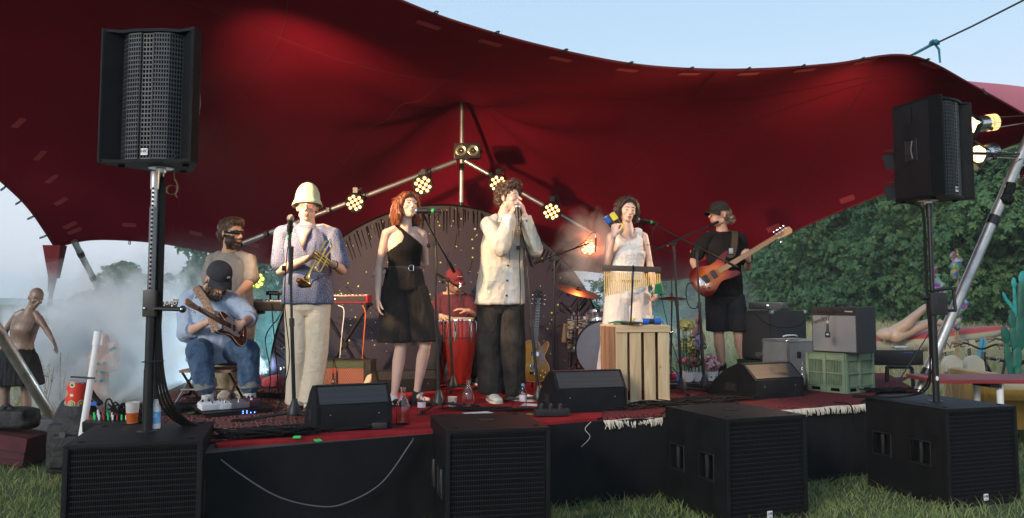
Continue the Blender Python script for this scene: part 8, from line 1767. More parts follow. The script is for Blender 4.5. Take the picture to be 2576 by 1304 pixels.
# folding chair under the guitarist
cp_=GU.pel; cs_=thing('folding_chair','wooden seated folding chair under the guitarist','chair',(cp_.x,cp_.y-.05,ZS)); zs_=cp_.z-.145
q=MB(); q.box((cp_.x+.02,cp_.y-.10,zs_),(.42,.38,.022),ch=.006); q.build('seat',K['cedar'],cs_)
for s_ in(-1,1):
    q=MB(); q.tube([V(cp_.x+s_*.20,cp_.y-.36,ZS+.01),V(cp_.x+s_*.20,cp_.y+.14,zs_)],.010,6); q.build('front_leg',K['steel'],cs_); q=MB(); q.tube([V(cp_.x+s_*.19,cp_.y+.18,ZS+.01),V(cp_.x+s_*.19,cp_.y-.24,zs_)],.010,6); q.build('rear_leg',K['black_metal'],cs_)
q=MB(); q.tube([V(cp_.x-.20,cp_.y-.22,ZS+.14),V(cp_.x+.20,cp_.y-.22,ZS+.14)],.008,6); q.build('crossbar',K['steel'],cs_)
# ================================================================ SMALL THINGS ON THE STAGE
# pedalboard
pa,pbb=G(512,1056,ZS),G(690,1040,ZS); d=pbb-pa; rz=math.atan2(d.y,d.x); w_=d.length; mid=pa.lerp(pbb,.5)+V(-math.sin(rz),math.cos(rz),0)*.12; pbd=thing('pedalboard','long pedalboard with white and grey effect pedals at the feet of the guitarist','pedalboard',tuple(mid),rz); TM=worldm(pbd); tl=Matrix.Rotation(R(9),3,'X')
q=tmb(TM); q.box((0,0,.055),(w_,.24,.012),M=tl); q.box((0,-.11,.02),(w_-.04,.02,.04)); q.box((0,.11,.035),(w_-.04,.02,.07)); q.build('board',K['black_metal'],pbd)
for x_,ww,dd,hh,mm in((-.34,.16,.10,.045,'white_pl'),(-.16,.08,.11,.04,'white_pl'),(.04,.14,.12,.045,'alu'),(.22,.10,.10,.05,'purple_p')):
    if mm not in K: K[mm]=mat('purple_metal',(.09,.03,.06),.4)
    x2=x_*w_; q=tmb(TM); q.box((x2,-.02,.062+hh/2),(ww,dd,hh),M=tl,ch=.005); pe=q.build('pedal',K[mm],pbd)
    for k_ in range(3): q=tmb(TM); q.tube([V(x2-ww*.3+k_*ww*.3,.015,.062+hh),V(x2-ww*.3+k_*ww*.3,.015,.062+hh+.02)],.008,10); q.build('knob',K['black_plastic']if ww>.09 else K['steel'],pe)
    q=tmb(TM); q.tube([V(x2,-.045,.055+hh),V(x2,-.045,.055+hh+.018)],.009,10); q.build('foot_switch',K['chrome'],pe)
q=tmb(TM); 
for k_ in range(6): q.ell((.02+.03*(k_%4),-.128,.022+.014*(k_//4)),.0038)
q.build('status_lights',emis('blue_led',(.1,.2,1),9),pbd)
def pile(pts,n,r,amp,lab,seed,h=.03,cr_=.0042):
    """loops of cable lying on the boards"""
    rr=random.Random(seed); q=MB()
    for i in range(n):
        a,b_=Vector(pts[0]),Vector(pts[1]); path=[]; ph=rr.uniform(0,6); k_=rr.randint(9,15); lx,ly=rr.uniform(.5,1.4)*r,rr.uniform(.4,1)*r; f0,f1=sorted((rr.uniform(-.05,.7),rr.uniform(.3,1.05)))
        for j in range(k_):
            f=lerp(f0,f1,j/(k_-1)); c_=a.lerp(b_,f)+V(math.cos(ph+j*1.1)*lx*.5,math.sin(ph+j*1.1)*ly*.5*amp,0); path.append(V(c_.x,c_.y,ZS+.016+rr.uniform(0,h)))
        q.tube(spl(path,5),cr_,5)
    return tag(q.build('cable_pile',K['rubber']),lab,'cable pile')
pile((G(560,1112,ZS),G(800,1092,ZS)),22,.26,.45,'heap of coiled black cables on the front left rim of the stage',1,.05)
pile((G(700,1096,ZS),G(1000,1080,ZS)),7,.12,.4,'few thin cables trailing along the rim below the first floor monitor',2,.02)
pile((G(1120,1035,ZS),G(1420,1040,ZS)),12,.20,.5,'tangle of cables on the red carpet in the middle of the stage',3,.02)
pile((G(1560,1035,ZS),G(1900,1005,ZS)),22,.32,.55,'big tangle of cables around the boom stands right of the crate',4,.04)
pile((G(640,1000,ZS),G(760,1010,ZS)),12,.22,.6,'knot of cables on the rug behind the straight microphone stand',5,.03)
pile((G(2180,992,ZS),G(2310,988,ZS)),9,.16,.6,'coil of black cable on the rug corner beside the right pole',6,.04,.006)
pile((G(420,1060,ZS),G(520,1010,ZS)),12,.25,.6,'tangle of cables beside the chair of the guitarist',7,.04)
pile((G(1700,975,ZS),G(1830,968,ZS)),9,.2,.6,'cables around the effect pedals of the bassist',8,.03)
def skpt(x,y):
    """point on the front face of the skirt"""
    d=P(x,y,1.0)-V(0,0,CAMZ); a,b_=poly[0],poly[2]if x<1040 else poly[3]; n=V(b_.y-a.y,a.x-b_.x,0).normalized()
    if n.y>0: n=-n
    k_=(a+n*.055-V(0,0,CAMZ)); k_.z=0; return V(0,0,CAMZ)+d*(n.dot(k_)/n.dot(V(d.x,d.y,0)))
# cables hanging down the black skirt
cable([G(552,1127,ZS)+V(-.02,-.05,-.02),*[skpt(a_,c_)for a_,c_ in((600,1190),(700,1250),(800,1274),(870,1266),(960,1215),(1030,1120))],G(1042,1092,ZS)+V(.0,-.05,-.02)],.0045,'grey cable sagging in a long arc across the black stage skirt','cable','tape_grey' if 'tape_grey' in K else 'grille')
cable([G(2100,1012,ZS+.02),G(2132,1018,ZS+.02)+V(0,-.06,0),P(2147,1060,6.80),P(2150,1130,6.80),P(2130,1185,6.78),P(2088,1212,6.72)],.006,'thick black cable falling over the fringe at the right end of the stage')
cable([G(1478,1056,ZS)+V(.02,-.03,-.01),P(1472,1080,6.0),P(1484,1100,5.98),P(1462,1125,5.98)],.0018,'loose pale string hanging from the red carpet edge',m_='fringe',r=.0018)if False else cable([G(1478,1056,ZS)+V(.02,-.04,-.01),P(1472,1080,6.0),P(1484,1100,5.98),P(1462,1125,5.98)],.0018,'loose pale string hanging from the red carpet edge',m_='fringe')
K['water']=glass('clear_glass',(.97,.98,.98),.01); K['pet']=glass('clear_plastic',(.93,.95,.97),.08,1.3)
def carafe(c,h,r,lab):
    q=MB(); k_=.0025; o_=[(r*.95,0),(r,.01),(r,h*.52),(r*.85,h*.62),(r*.42,h*.80),(r*.38,h*.86),(r*.42,h*.95),(r*.52,h)]; q.lathe([(.001,0)]+o_+[(a-k_,z)for a,z in o_[::-1]][:-1]+[(r*.9,.006),(.001,.006)],c,28,caps=False); o=q.build('glass_carafe',K['water'],fixn=False)
    o2=MB(); 
    return tag(o,lab,'carafe','glass carafes')
ca1=G(1013,1070,ZS); carafe(ca1,P(1013,975,ca1.y).z-ZS,.046,'empty glass carafe beside the first monitor, nearest the rim'); ca2=G(1178,1034,ZS); carafe(ca2,P(1178,957,ca2.y).z-ZS,.045,'glass carafe on the red carpet between the two singers'); ca3=G(2020,984,ZS); carafe(ca3,P(2020,911,ca3.y).z-ZS,.045,'glass carafe beside the sage green crate')
K['label_w']=mat('bottle_label',(.55,.62,.70),.5,col2=(.65,.35,.35),vs=25)
def pet(c,h,lab):
    r=.030; root=thing('water_bottle',lab,'bottle',tuple(c),0,'plastic water bottles'); q=MB(); o_=[(r*.9,0),(r,.01),(r*.96,h*.25),(r,h*.3),(r,h*.66),(r*.9,h*.72),(r*.45,h*.86),(r*.40,h*.93)]; q.lathe([(.001,.004)]+o_+[(r*.36,h*.93)]+[(a-.002,z)for a,z in o_[::-1]]+[(.001,.006)],c,24,caps=False); q.build('bottle',K['pet'],root,fixn=False)
    q=MB(); q.lathe([(r*1.01,h*.36),(r*1.015,h*.37),(r*1.015,h*.58),(r*1.01,h*.59)],c,24,caps=False); q.build('label',K['label_w'],root); q=MB(); q.lathe([(r*.45,h*.91),(r*.45,h*.99),(.001,h)],c,20,caps=False); K.setdefault('cap_blue',mat('blue_cap',(.10,.30,.60),.4)); q.build('cap',K['cap_blue'],root)
p1=G(1060,1046,ZS); pet(p1,P(1060,988,p1.y).z-ZS,'small water bottle beside the black shoe of the woman in black'); p1=G(1316,1034,ZS); pet(p1,P(1316,965,p1.y).z-ZS,'water bottle beside the white shoes of the harmonica player')
c_=G(1138,1026,ZS); q=MB(); q.lathe([(.030,0),(.038,.085),(.0385,.087),(.036,.085),(.029,.004),(.001,.004)],c_,22,caps=False); o=q.build('plastic_cup',K['cup'],fixn=False); tag(o,'milky cup with a dark round logo on the red carpet','cup'); q=MB(); q.ell(c_+V(.006,-.0345,.04),(.012,.002,.014)); q.build('logo',K['black_plastic'],o)
K['paper']=mat('paper',(.62,.60,.58),.8)
for(x_,y_,rz_,lb)in((1300,1029,.2,'white set list sheet left of the water bottle'),(1345,1019,-.3,'white set list sheet behind the leaning microphone stand'),(1205,1040,.5,'white paper sheet lying beside the second carafe')):
    c_=G(x_,y_,ZS+.012); q=MB(); q.box(c_,(.21,.15,.0015),M=Matrix.Rotation(rz_,3,'Z')); tag(q.build('paper_sheet',K['paper']),lb,'paper')
for(x_,y_,w_,d_,h_,rz_,mm,nm,lb,ct)in((1388,1046,.26,.07,.05,.15,'black_plastic','power_strip','black power strip on the carpet edge left of the monitor','power strip'),(1400,1030,.11,.07,.045,-.1,'black_plastic','power_adapter','black power adapter behind the power strip','adapter'),
  (1732,958,.26,.14,.06,-.1,'blu','effect_pedal','blue effect pedal at the feet of the bassist','pedal'),(1706,950,.20,.12,.05,.2,'red_lacq','effect_pedal','red effect pedal beside the blue one','pedal'),(1802,962,.16,.10,.045,-.25,'white_pl','effect_pedal','white effect pedal in front of the shoe of the bassist','pedal'),(1738,972,.42,.16,.03,-.05,'black_metal','pedalboard','flat black pedalboard in front of the blue pedal','pedalboard'),
  (955,1078,.10,.05,.04,.1,'black_plastic','cable_connector','black cable connector block below the first monitor','connector'),(775,1036,.06,.05,.09,.1,'white_pl','tape_box','small white box between the shoes of the trumpeter','box')):
    c_=G(x_,y_,ZS+.012); q=MB(); q.box(c_+V(0,0,h_/2),(w_,d_,h_),M=Matrix.Rotation(rz_,3,'Z'),ch=.006); o=q.build(nm,K[mm]); tag(o,lb,ct)
    if 'pedal' in ct and nm!='pedalboard':
        q=MB()
        for k_ in range(3): q.tube([c_+V(-w_*.3+k_*w_*.3,.01,h_),c_+V(-w_*.3+k_*w_*.3,.01,h_+.015)],.008,10)
        q.build('knob_row',K['black_plastic'],o); q=MB(); q.tube([c_+V(0,-d_*.3,h_),c_+V(0,-d_*.3,h_+.012)],.010,10); q.build('foot_switch',K['chrome'],o)
    if nm=='pedalboard': q=MB(); text_mesh(q,'nave',Matrix.Translation(c_+V(.08,-d_/2-.001,.016))@Matrix.Rotation(PI/2,4,'X'),.03); q.build('lettering',K['white'],o)
    if nm=='power_strip':
        for k_ in range(3): q=MB(); q.lathe([(.016,0),(.016,.03),(.008,.04)],c_+V(-.08+k_*.07,0,h_),12); q.build('plug',K['black_plastic'],o)
for i,(x_,y_)in enumerate(((747,1100),(800,1108),(700,1012),(1335,1043),(480,1040))): c_=G(x_,y_,ZS+.022); q=MB(); q.box(c_,(.045,.03,.003),M=Matrix.Rotation(i*.9,3,'Z')@Matrix.Rotation(.3,3,'X')); tag(q.build('tape_piece',K['grn_tape']),['green tape scrap left of the front stand leg','green tape scrap at the front rim right of the stand leg','green tape scrap on the rug behind the pedalboard','green tape scrap left of the power strip','green tape scrap near the left rim'][i],'tape','green tape scraps')
K['coral']=mat('coral_plush',(.50,.07,.09),.95,var=.15,bump=.6,bs=200,sheen=.4); c_=P(668,975,8.3); c_.z=ZS+.04; q=MB(); rr=random.Random(3)
for i in range(9): q.ell(c_+V(rr.uniform(-.12,.12),rr.uniform(-.06,.06),rr.uniform(-.01,.06)),(rr.uniform(.04,.07),.05,rr.uniform(.03,.05)))
q.tube([c_+V(.06,-.06,.05),c_+V(.14,-.07,.06)],.036,12,rnd_end=True); q.tube([c_+V(.02,-.08,.02),c_+V(.10,-.09,.02)],.03,12,rnd_end=True); tag(fuse(q,'plush_toy',[K['coral']],None,.008,3,[(.010,16,16,16,2)]),'crumpled coral red plush toy on the boards behind the guitarist','toy')
q=MB(); c_=P(945,945,8.1); c_.z=ZS+.12; q.ell(c_+V(0,0,0),(.09,.05,.035)); q.tube([c_+V(-.05,-.02,.0),c_+V(-.09,-.03,-.09)],.028,10,rnd_end=True); q.ell(c_+V(.06,0,.02),(.06,.04,.03)); K['cream_cloth']=mat('cream_cloth',(.55,.46,.34),.95); tag(fuse(q,'cloth',[K['cream_cloth']],None,.008,3,[(.012,20,20,20,2)]),'cream cloth thrown over the monitor behind the woman in black','cloth')
# bouquets and doll behind the hi-hat
def bunch(c,rx,rz_,n,cols,lab,seed,lsz=.028):
    rr=np.random.RandomState(seed); root=thing('flower_bouquet',lab,'flowers',tuple(V(c.x,c.y,ZS))); vs=[]; q=MB()
    for i in range(n):
        d=rr.randn(3); d/=np.linalg.norm(d); p0=c+V(d[0]*rx,d[1]*rx*.7,d[2]*rz_)*rr.uniform(.6,1); nn=Vector(d); a=nn.orthogonal().normalized(); b2_=nn.cross(a)
        for k_ in range(5): an=k_*1.257; e1=a*math.cos(an)+b2_*math.sin(an); e2=-a*math.sin(an)+b2_*math.cos(an); q.quad(p0,p0+e1*lsz*.6+e2*lsz*.4+nn*lsz*.3,p0+e1*lsz*1.1+nn*lsz*.15,p0+e1*lsz*.6-e2*lsz*.4+nn*lsz*.3,rr.randint(len(cols)))
    q.build('petals',[K[k_]for k_ in cols],root,smooth=False,fixn=False); s2=MB()
    for i in range(7): s2.tube([c+V(rr.randn()*rx*.5,0,0),V(c.x+rr.randn()*.03,c.y,ZS+.02)],.0028,4)
    s2.build('stems',K['dkgreen'],root); q=MB(); q.lathe([(.05,0),(.07,.12),(.065,.12),(.045,.005),(.001,.005)],V(c.x,c.y,ZS),18,caps=False); q.build('pot',K['white_pl'],root)
K['f_yel']=mat('yellow_petals',(.62,.55,.12),.7,var=.2); K['f_yel2']=mat('pale_yellow_petals',(.65,.62,.30),.7); K['f_pink']=mat('pink_petals',(.62,.10,.18),.7,var=.3); K['f_pk2']=mat('pale_pink_petals',(.60,.30,.32),.7); K['f_lil']=mat('lilac_petals',(.35,.30,.50),.7)
bunch(P(1725,818,8.9),.10,.06,60,('f_yel','f_yel2'),'pale yellow bouquet topmost behind the boom stands',1); bunch(P(1742,868,9.0),.15,.10,120,('f_yel','f_yel2','grn'),'large yellow green bouquet behind the boom stands',2); bunch(P(1790,915,8.9),.09,.10,80,('f_pink','f_pk2','white'),'pink and white bouquet beside the leg of the bassist',3); bunch(P(1735,910,8.8),.14,.06,60,('f_pink','grn'),'low dark pink bouquet below the yellow ones',4); bunch(P(1758,860,8.8),.045,.10,30,('f_lil','f_lil'),'thin lilac bouquet between the yellow ones',5)
q=MB(); c_=P(1758,805,9.2); q.ell(c_,(.045,.05,.055)); q.tube([c_-V(0,0,.05),c_-V(.03,0,.16),c_-V(.05,0,.34)],[.022,.06,.075],14,rnd_end=True); q.tube([c_-V(-.02,.0,.11),c_-V(-.05,.05,.22)],.02,8,rnd_end=True); K['doll']=mat('pink_doll_plastic',(.50,.28,.24),.45); o=fuse(q,'doll',[K['doll']],None,.008,3); tag(o,'small pink mannequin child leaning behind the yellow flowers','doll')
# ================================================================ THINGS ON AND LEFT OF THE FIRST SUBWOOFER
zsb=.69+.005
cb=G(332,1064,zsb); q=MB(); hb_=P(332,1012,cb.y).z-zsb; root=thing('beer_cup','half full plastic cup of amber beer on the left subwoofer','cup',tuple(cb)); q.lathe([(.031,0),(.041,hb_),(.0415,hb_),(.040,hb_),(.030,.003),(.001,.003)],cb,26,caps=False); q.build('cup',K['cup'],root,fixn=False); K['beer']=mat('amber_beer',(.42,.09,.012),.1,spec=.6); q=MB(); q.lathe([(.001,.002),(.0318,.002),(.0368,hb_*.50),(.001,hb_*.50)],cb,26,caps=False); q.build('beer',K['beer'],root)
cb=G(391,1078,zsb); root=thing('spray_bottle','white bottle with a blue label behind the left loudspeaker pole','bottle',tuple(cb)); q=MB(); q.lathe([(.001,0),(.026,0),(.028,.01),(.028,.12),(.015,.145),(.012,.17),(.001,.172)],cb,24,caps=False); q.build('bottle',K['white_pl'],root); q=MB(); q.lathe([(.0285,.03),(.0285,.10)],cb,24,caps=False); lb_=q.build('label',mat('sky_blue_label',(.16,.42,.70),.5),root); q=MB(); text_mesh(q,'50',Matrix.Translation(cb+V(0,-.0295,.075))@Matrix.Rotation(PI/2,4,'X'),.034); q.build('numeral',K['white'],lb_)
# mixer at the left stage rim
ca_=G(276,1062,ZS+.05); mxr=thing('stage_box','small mixer with coloured knobs at the left rim of the stage','mixer',(ca_.x,ca_.y+.1,ZS)); q=MB(); q.box((ca_.x,ca_.y+.12,ZS+.04),(.34,.30,.07),ch=.008,M=Matrix.Rotation(R(8),3,'X')); q.build('case',K['black_metal'],mxr)
for i in range(10):
    for j in range(3): q=MB(); q.tube([V(ca_.x-.14+.03*i,ca_.y+.05*j+.02,ZS+.06+.01*j),V(ca_.x-.14+.03*i,ca_.y+.05*j+.02,ZS+.095+.01*j)],.006,6); q.build('knob',K[('tent_patch','grn_tape','white_pl')[(i+j)%3]],mxr)
pile((V(ca_.x-.05,ca_.y+.1,0),V(ca_.x+.25,ca_.y+.0,0)),10,.12,.6,'loops of cable plugged into the small mixer',12,.16,.006)
# white pipe with patterned tin
pa,pb3=P(207,1092,5.9),P(248,833,5.9); pa2=pa+(pa-pb3).normalized()*.5; pa2.z=max(.02,pa2.z); pw=thing('white_pipe','leaning white plastic pipe left of the loudspeaker pole','pipe',tuple(pa2)); q=MB(); q.tube([pa2,pb3],.023,16); q.build('tube',K['white'],pw); q=MB(); ax=(pb3-pa).normalized(); q.tube([pb3-ax*.10,pb3],.028,16); q.tube([pb3-ax*.02+V(.03,0,0),pb3-ax*.10+V(.035,0,0)],.008,6); q.build('end_socket',K['white'],pw); q=MB(); q.tube([P(232,952,5.87)+V(-.15,0,.01),P(232,952,5.87)+V(.02,0,0)],.006,6); q.build('cable_tie',K['black_plastic'],pw)
m,t,b=nodes('floral_tin'); tc=N(t,'ShaderNodeTexCoord'); v=N(t,'ShaderNodeTexVoronoi',i_Scale=15); v.inputs['Randomness'].default_value=.35; L(t,tc.outputs['Object'],v.inputs[0]); cr=N(t,'ShaderNodeValToRGB'); cr.color_ramp.interpolation='CONSTANT'
for i,(p_,c_)in enumerate([(0,(.25,.05,.01)),(.10,(.55,.42,.02)),(.22,(.06,.10,.01)),(.30,(.65,.60,.45)),(.37,(.60,.035,.02))]):
    if i<2: cr.color_ramp.elements[i].position=p_; cr.color_ramp.elements[i].color=c4(c_)
    else: e=cr.color_ramp.elements.new(p_); e.color=c4(c_)
L(t,v.outputs[0],cr.inputs[0]); L(t,cr.outputs[0],b.inputs['Base Color']); b.inputs['Roughness'].default_value=.4
ti,tp_=P(190,1017,6.0),P(198,960,6.0); tn=thing('patterned_tin','red tin with yellow flowers tied to the white pipe','tin',tuple(ti)); q=MB(); q.tube([ti,tp_],[.072,.070],26); q.build('tin',m,tn); q=MB(); axx=(tp_-ti).normalized(); q.tube([tp_-axx*.002,tp_+axx*.006],.073,26); q.tube([ti-axx*.006,ti+axx*.004],.074,26); q.build('rim',K['steel'],tn)
# backpack
K['nylon']=mat('black_nylon',(.009,.009,.011),.65,var=.3,bump=.3,bs=200,wr=12); bk0=G(205,1112,.0); q=MB(); c_=V(P(205,762,7.0).x,7.0,.36); 
q.ell(c_,(.20,.14,.34)); q.box(c_+V(0,-.02,-.1),(.36,.24,.40),ch=.05); q.box(c_+V(.0,-.15,-.12),(.24,.06,.26),ch=.02); q.tube([c_+V(.02,-.05,.30),c_+V(.12,-.05,.36),c_+V(.20,-.02,.24)],.025,8)
bp_=fuse(q,'backpack',[K['nylon']],None,.009,3,[(.006,11,11,7,2)]); tag(bp_,'big black backpack on the grass left of the stage','backpack'); q=MB(); q.box(c_+V(-.02,-.185,.02),(.05,.004,.045)); q.build('label_patch',K['grille_steel'],bp_); q=MB(); q.box(c_+V(.16,-.10,.26),(.10,.02,.03)); q.build('zip_trim',K['blu'],bp_)
# dark flight case / bench panel on the left
ca_=P(120,1090,8.4); fc=thing('flight_case','long low navy case on the grass with white and blue tape marks','flight case',(ca_.x,8.4,0)); K['navy']=mat('navy_laminate',(.025,.032,.05),.5,var=.2,vs=6); q=MB(); q.box((ca_.x,8.4,.16),(.80,.35,.30),ch=.008); q.build('body',K['navy'],fc); q=MB(); q.box((ca_.x,8.21,.02),(.82,.03,.02)); q.build('rail',K['white_pl'],fc)
for x_,z_,w_,h_,mm in((-.08,.12,.035,.17,'cap_blue'),(.12,.08,.06,.05,'alu'),(.22,.08,.05,.05,'alu'),(-.14,.24,.03,.04,'white_pl'),(.0,.05,.03,.05,'alu')): q=MB(); q.box((ca_.x+x_,8.223,z_),(w_,.003,h_)); q.build('tape',K[mm],fc)
K['maroon']=mat('maroon_fabric',(.075,.012,.020),.8,var=.2,bump=.5,bs=200); c_=G(22,1172,0)+V(0,.05,0); sc_=thing('suitcase','maroon wheeled suitcase lying at the left edge of the photo','suitcase',(c_.x,c_.y,0)); q=MB(); q.box(c_+V(0,0,.17),(.46,.40,.26),ch=.05,M=Matrix.Rotation(.15,3,'Y')); q.build('body',K['maroon'],sc_)
q=MB(); q.tube([c_+V(-.2,-.20,.19),c_+V(.22,-.20,.13)],.008,6); q.tube([c_+V(-.2,-.20,.12),c_+V(.22,-.20,.06)],.006,6); q.build('zip',K['black_plastic'],sc_)
for y_ in(-.14,.14): q=MB(); q.tube([c_+V(.17,y_-.015,.04),c_+V(.17,y_+.015,.04)],.04,16); q.build('wheel',K['rubber'],sc_)
q=MB(); q.box(c_+V(-.02,-.02,.42),(.40,.30,.16),ch=.06); q.tube([c_+V(-.1,-.1,.48),c_+V(0,-.12,.54),c_+V(.1,-.1,.46)],.018,8); q.ell(c_+V(.15,-.05,.38),(.10,.12,.06)); o=fuse(q,'travel_bag',[K['nylon']],None,.01,3,[(.009,9,9,9,2)]); tag(o,'black soft bag lying on top of the maroon suitcase','bag')
# ================================================================ MANNEQUINS
K['bronze']=mat('bronze_mannequin',(.17,.11,.085),.45,.1,vs=6,col2=(.27,.19,.15)); b0=V(P(60,762,8.4).x,8.4,0)
def pm(x,y,dy=0): return P(x,y,8.4+dy)
J=dict(head=pm(90,751),hd=(48,22,10),shL=pm(43,793),shR=pm(98,801),elL=pm(14,832,.05),wrL=pm(2,885,-.05),elR=pm(116,828,-.06),wrR=pm(134,858,-.16),hipL=pm(28,905),hipR=pm(60,905),knL=pm(12,985),knR=pm(66,985),anL=pm(4,1075),anR=pm(62,1075),neck=pm(76,780))
J['anL'].z=.10; J['anR'].z=.10; J['toL']=J['anL']+V(0,-.15,-.06); J['toR']=J['anR']+V(0,-.15,-.06)
p=Person('bronze shop mannequin with a bald head leaning in the smoke on the left',b0,0,J,fem=True,skin='bronze',hs=.92,scale=.92); p.root.name='mannequin'; p.root['category']='mannequin'
p.body(hands=[((J['wrR'],V(.5,-.2,-.8),V(-.5,-.2,-.5),1),dict(curl=(10,12,16,20),s=.85))],mats=[K['bronze'],K['bronze']],vox=.006)
lm=MB()
for a in(-1,1): lm.ell(p.q(a*.031,-.090,.010),(.013,.003,.004),p.hM)
lm.build('eye_paint',K['white_pl'],p.bodyo)
mb=MB(); mb.loft([ringe(p.pel+V(0,0,z),V(w_,0,0),V(0,w_*.8,0),24)for z,w_ in((.10,.15),(-.02,.20),(-.22,.25),(-.24,.25))]); p.cloth('skirt',mb,'grass_skirt' if 'grass_skirt' in K else 'grey_short',fold=[(.014,25,25,2,1)])
# spotted second mannequin
b0=V(P(250,762,8.8).x,8.8,0); K['spotted']=mat('pale_pink_mannequin',(.50,.33,.27),.5); q=MB(); c_=P(256,900,8.8); q.tube([P(262,850,8.8),P(256,895,8.8),P(248,930,8.8),P(245,1000,8.8),P(244,1060,8.8)],[.05,.12,.10,.12,.09],16,rnd_end=True); q.tube([P(288,870,8.8),P(290,905,8.8)],.05,12,rnd_end=True); q.ell(P(276,915,8.75),(.10,.09,.10)); o=fuse(q,'mannequin_torso',[K['spotted']],None,.009,4); tag(o,'pale mannequin torso painted with teal dots, half hidden in smoke','mannequin'); K['teal_dot']=mat('teal_paint',(.02,.28,.36),.5)
for(x_,y_)in((240,934),(256,936),(255,957),(238,958),(286,876),(279,880),(262,915),(245,915)): q=MB(); q.ell(P(x_,y_,8.66),(.020,.004,.018)); q.build('paint_dot',K['teal_dot'],o)
# ================================================================ RIGHT BACKGROUND
K['kayak_r']=mat('red_gelcoat',(.36,.045,.04),.4,var=.15,vs=3); K['kayak_w']=mat('cream_gelcoat',(.46,.43,.35),.4,var=.1,vs=3); K['yline']=mat('yellow_stripe',(.55,.35,.04),.5)
Yk=12.5; tipk=P(2552,826,Yk-.4); tail=P(2020,862,Yk+.8); ky=thing('kayak','red and cream kayak lying raised above the meadow','kayak',(tipk.lerp(tail,.5).x,Yk,.8)); rt,rb2,ys_=[],[],[]; ax=(tipk-tail); n=30; q1,q2,q3=MB(),MB(),MB()
r1_,r2_,r3_=[],[],[]
for i in range(n+1):
    f=i/n; w_=.29*math.sin(PI*min(.995,max(.005,f)))**.7; c_=tail+ax*f+V(0,0,-.055*math.sin(PI*f)); sd=V(ax.y,-ax.x,0).normalized()*-1
    sd=V(0,-1,0)if False else V(-ax.y,ax.x,0).normalized(); h1=.11*math.sin(PI*f)**.5+.01; h2=.20*math.sin(PI*f)**.6+.01
    r1_.append([c_+sd*w_*math.cos(a)+V(0,0,h1*math.sin(a))for a in[PI*k_/10 for k_ in range(11)]]); r2_.append([c_+sd*w_*math.cos(a)+V(0,0,h2*math.sin(a))for a in[PI+PI*k_/10 for k_ in range(11)]]); r3_.append([c_+sd*(w_+.006)*math.cos(a)+V(0,0,.02*math.sin(a))for a in[2*PI*k_/12 for k_ in range(12)]])
q1.loft(r1_,caps=True); q1.build('deck',K['kayak_r'],ky); q2.loft(r2_,caps=True); q2.build('hull',K['kayak_w'],ky); q3.loft(r3_); q3.build('stripe',K['yline'],ky)
for f in(.3,.68): c_=tail+ax*f; q=MB(); q.tube([V(c_.x-.25,c_.y,.01),V(c_.x,c_.y,c_.z-.20),V(c_.x+.25,c_.y,.01)],.025,8); q.build('trestle',K['dark_wood'],ky)
K['mann_skin']=mat('mannequin_flesh',(.50,.33,.24),.45,var=.06); q=MB(); H=P(2246,842,Yk-.1)
q.tube([H,P(2283,815,Yk-.25),P(2306,792,Yk-.35),P(2330,772,Yk-.4),P(2338,770,Yk-.4)],[.115,.085,.060,.048,.030],14,rnd_end=True); q.tube([H+V(.02,-.05,-.02),P(2300,827,Yk-.2),P(2340,812,Yk-.25),P(2364,812,Yk-.25),P(2385,822,Yk-.25),P(2382,834,Yk-.25)],[.11,.080,.060,.050,.035,.03],14,rnd_end=True); q.ell(H-V(.08,0,.0),(.16,.13,.10)); tag(fuse(q,'mannequin_figure',[K['mann_skin']],None,.010,5),'bare mannequin legs sticking up out of the kayak','mannequin')
sg=P(2405,868,12.2); sgn=thing('board_sign','pale wooden board with stencilled letters below the kayak','sign',tuple(sg)); Ms=Matrix.Rotation(R(-8),3,'Y'); q=MB(); q.box(sg,(.56,.02,.15),M=Ms); q.build('board',mat('pale_board',(.45,.38,.24),.8),sgn); q=MB(); text_mesh(q,'WELT',Matrix.Translation(sg+V(0,-.013,0))@Ms.to_4x4()@Matrix.Rotation(PI/2,4,'X'),.15,sx=1.15); q.build('lettering',mat('slate_paint',(.06,.08,.10),.7),sgn); q=MB(); q.tube([sg+V(-.2,.02,-.05),V(sg.x-.2,sg.y+.02,0)],.02,6); q.tube([sg+V(.2,.02,-.05),V(sg.x+.2,sg.y+.02,0)],.02,6); q.build('post',K['dark_wood'],sgn)
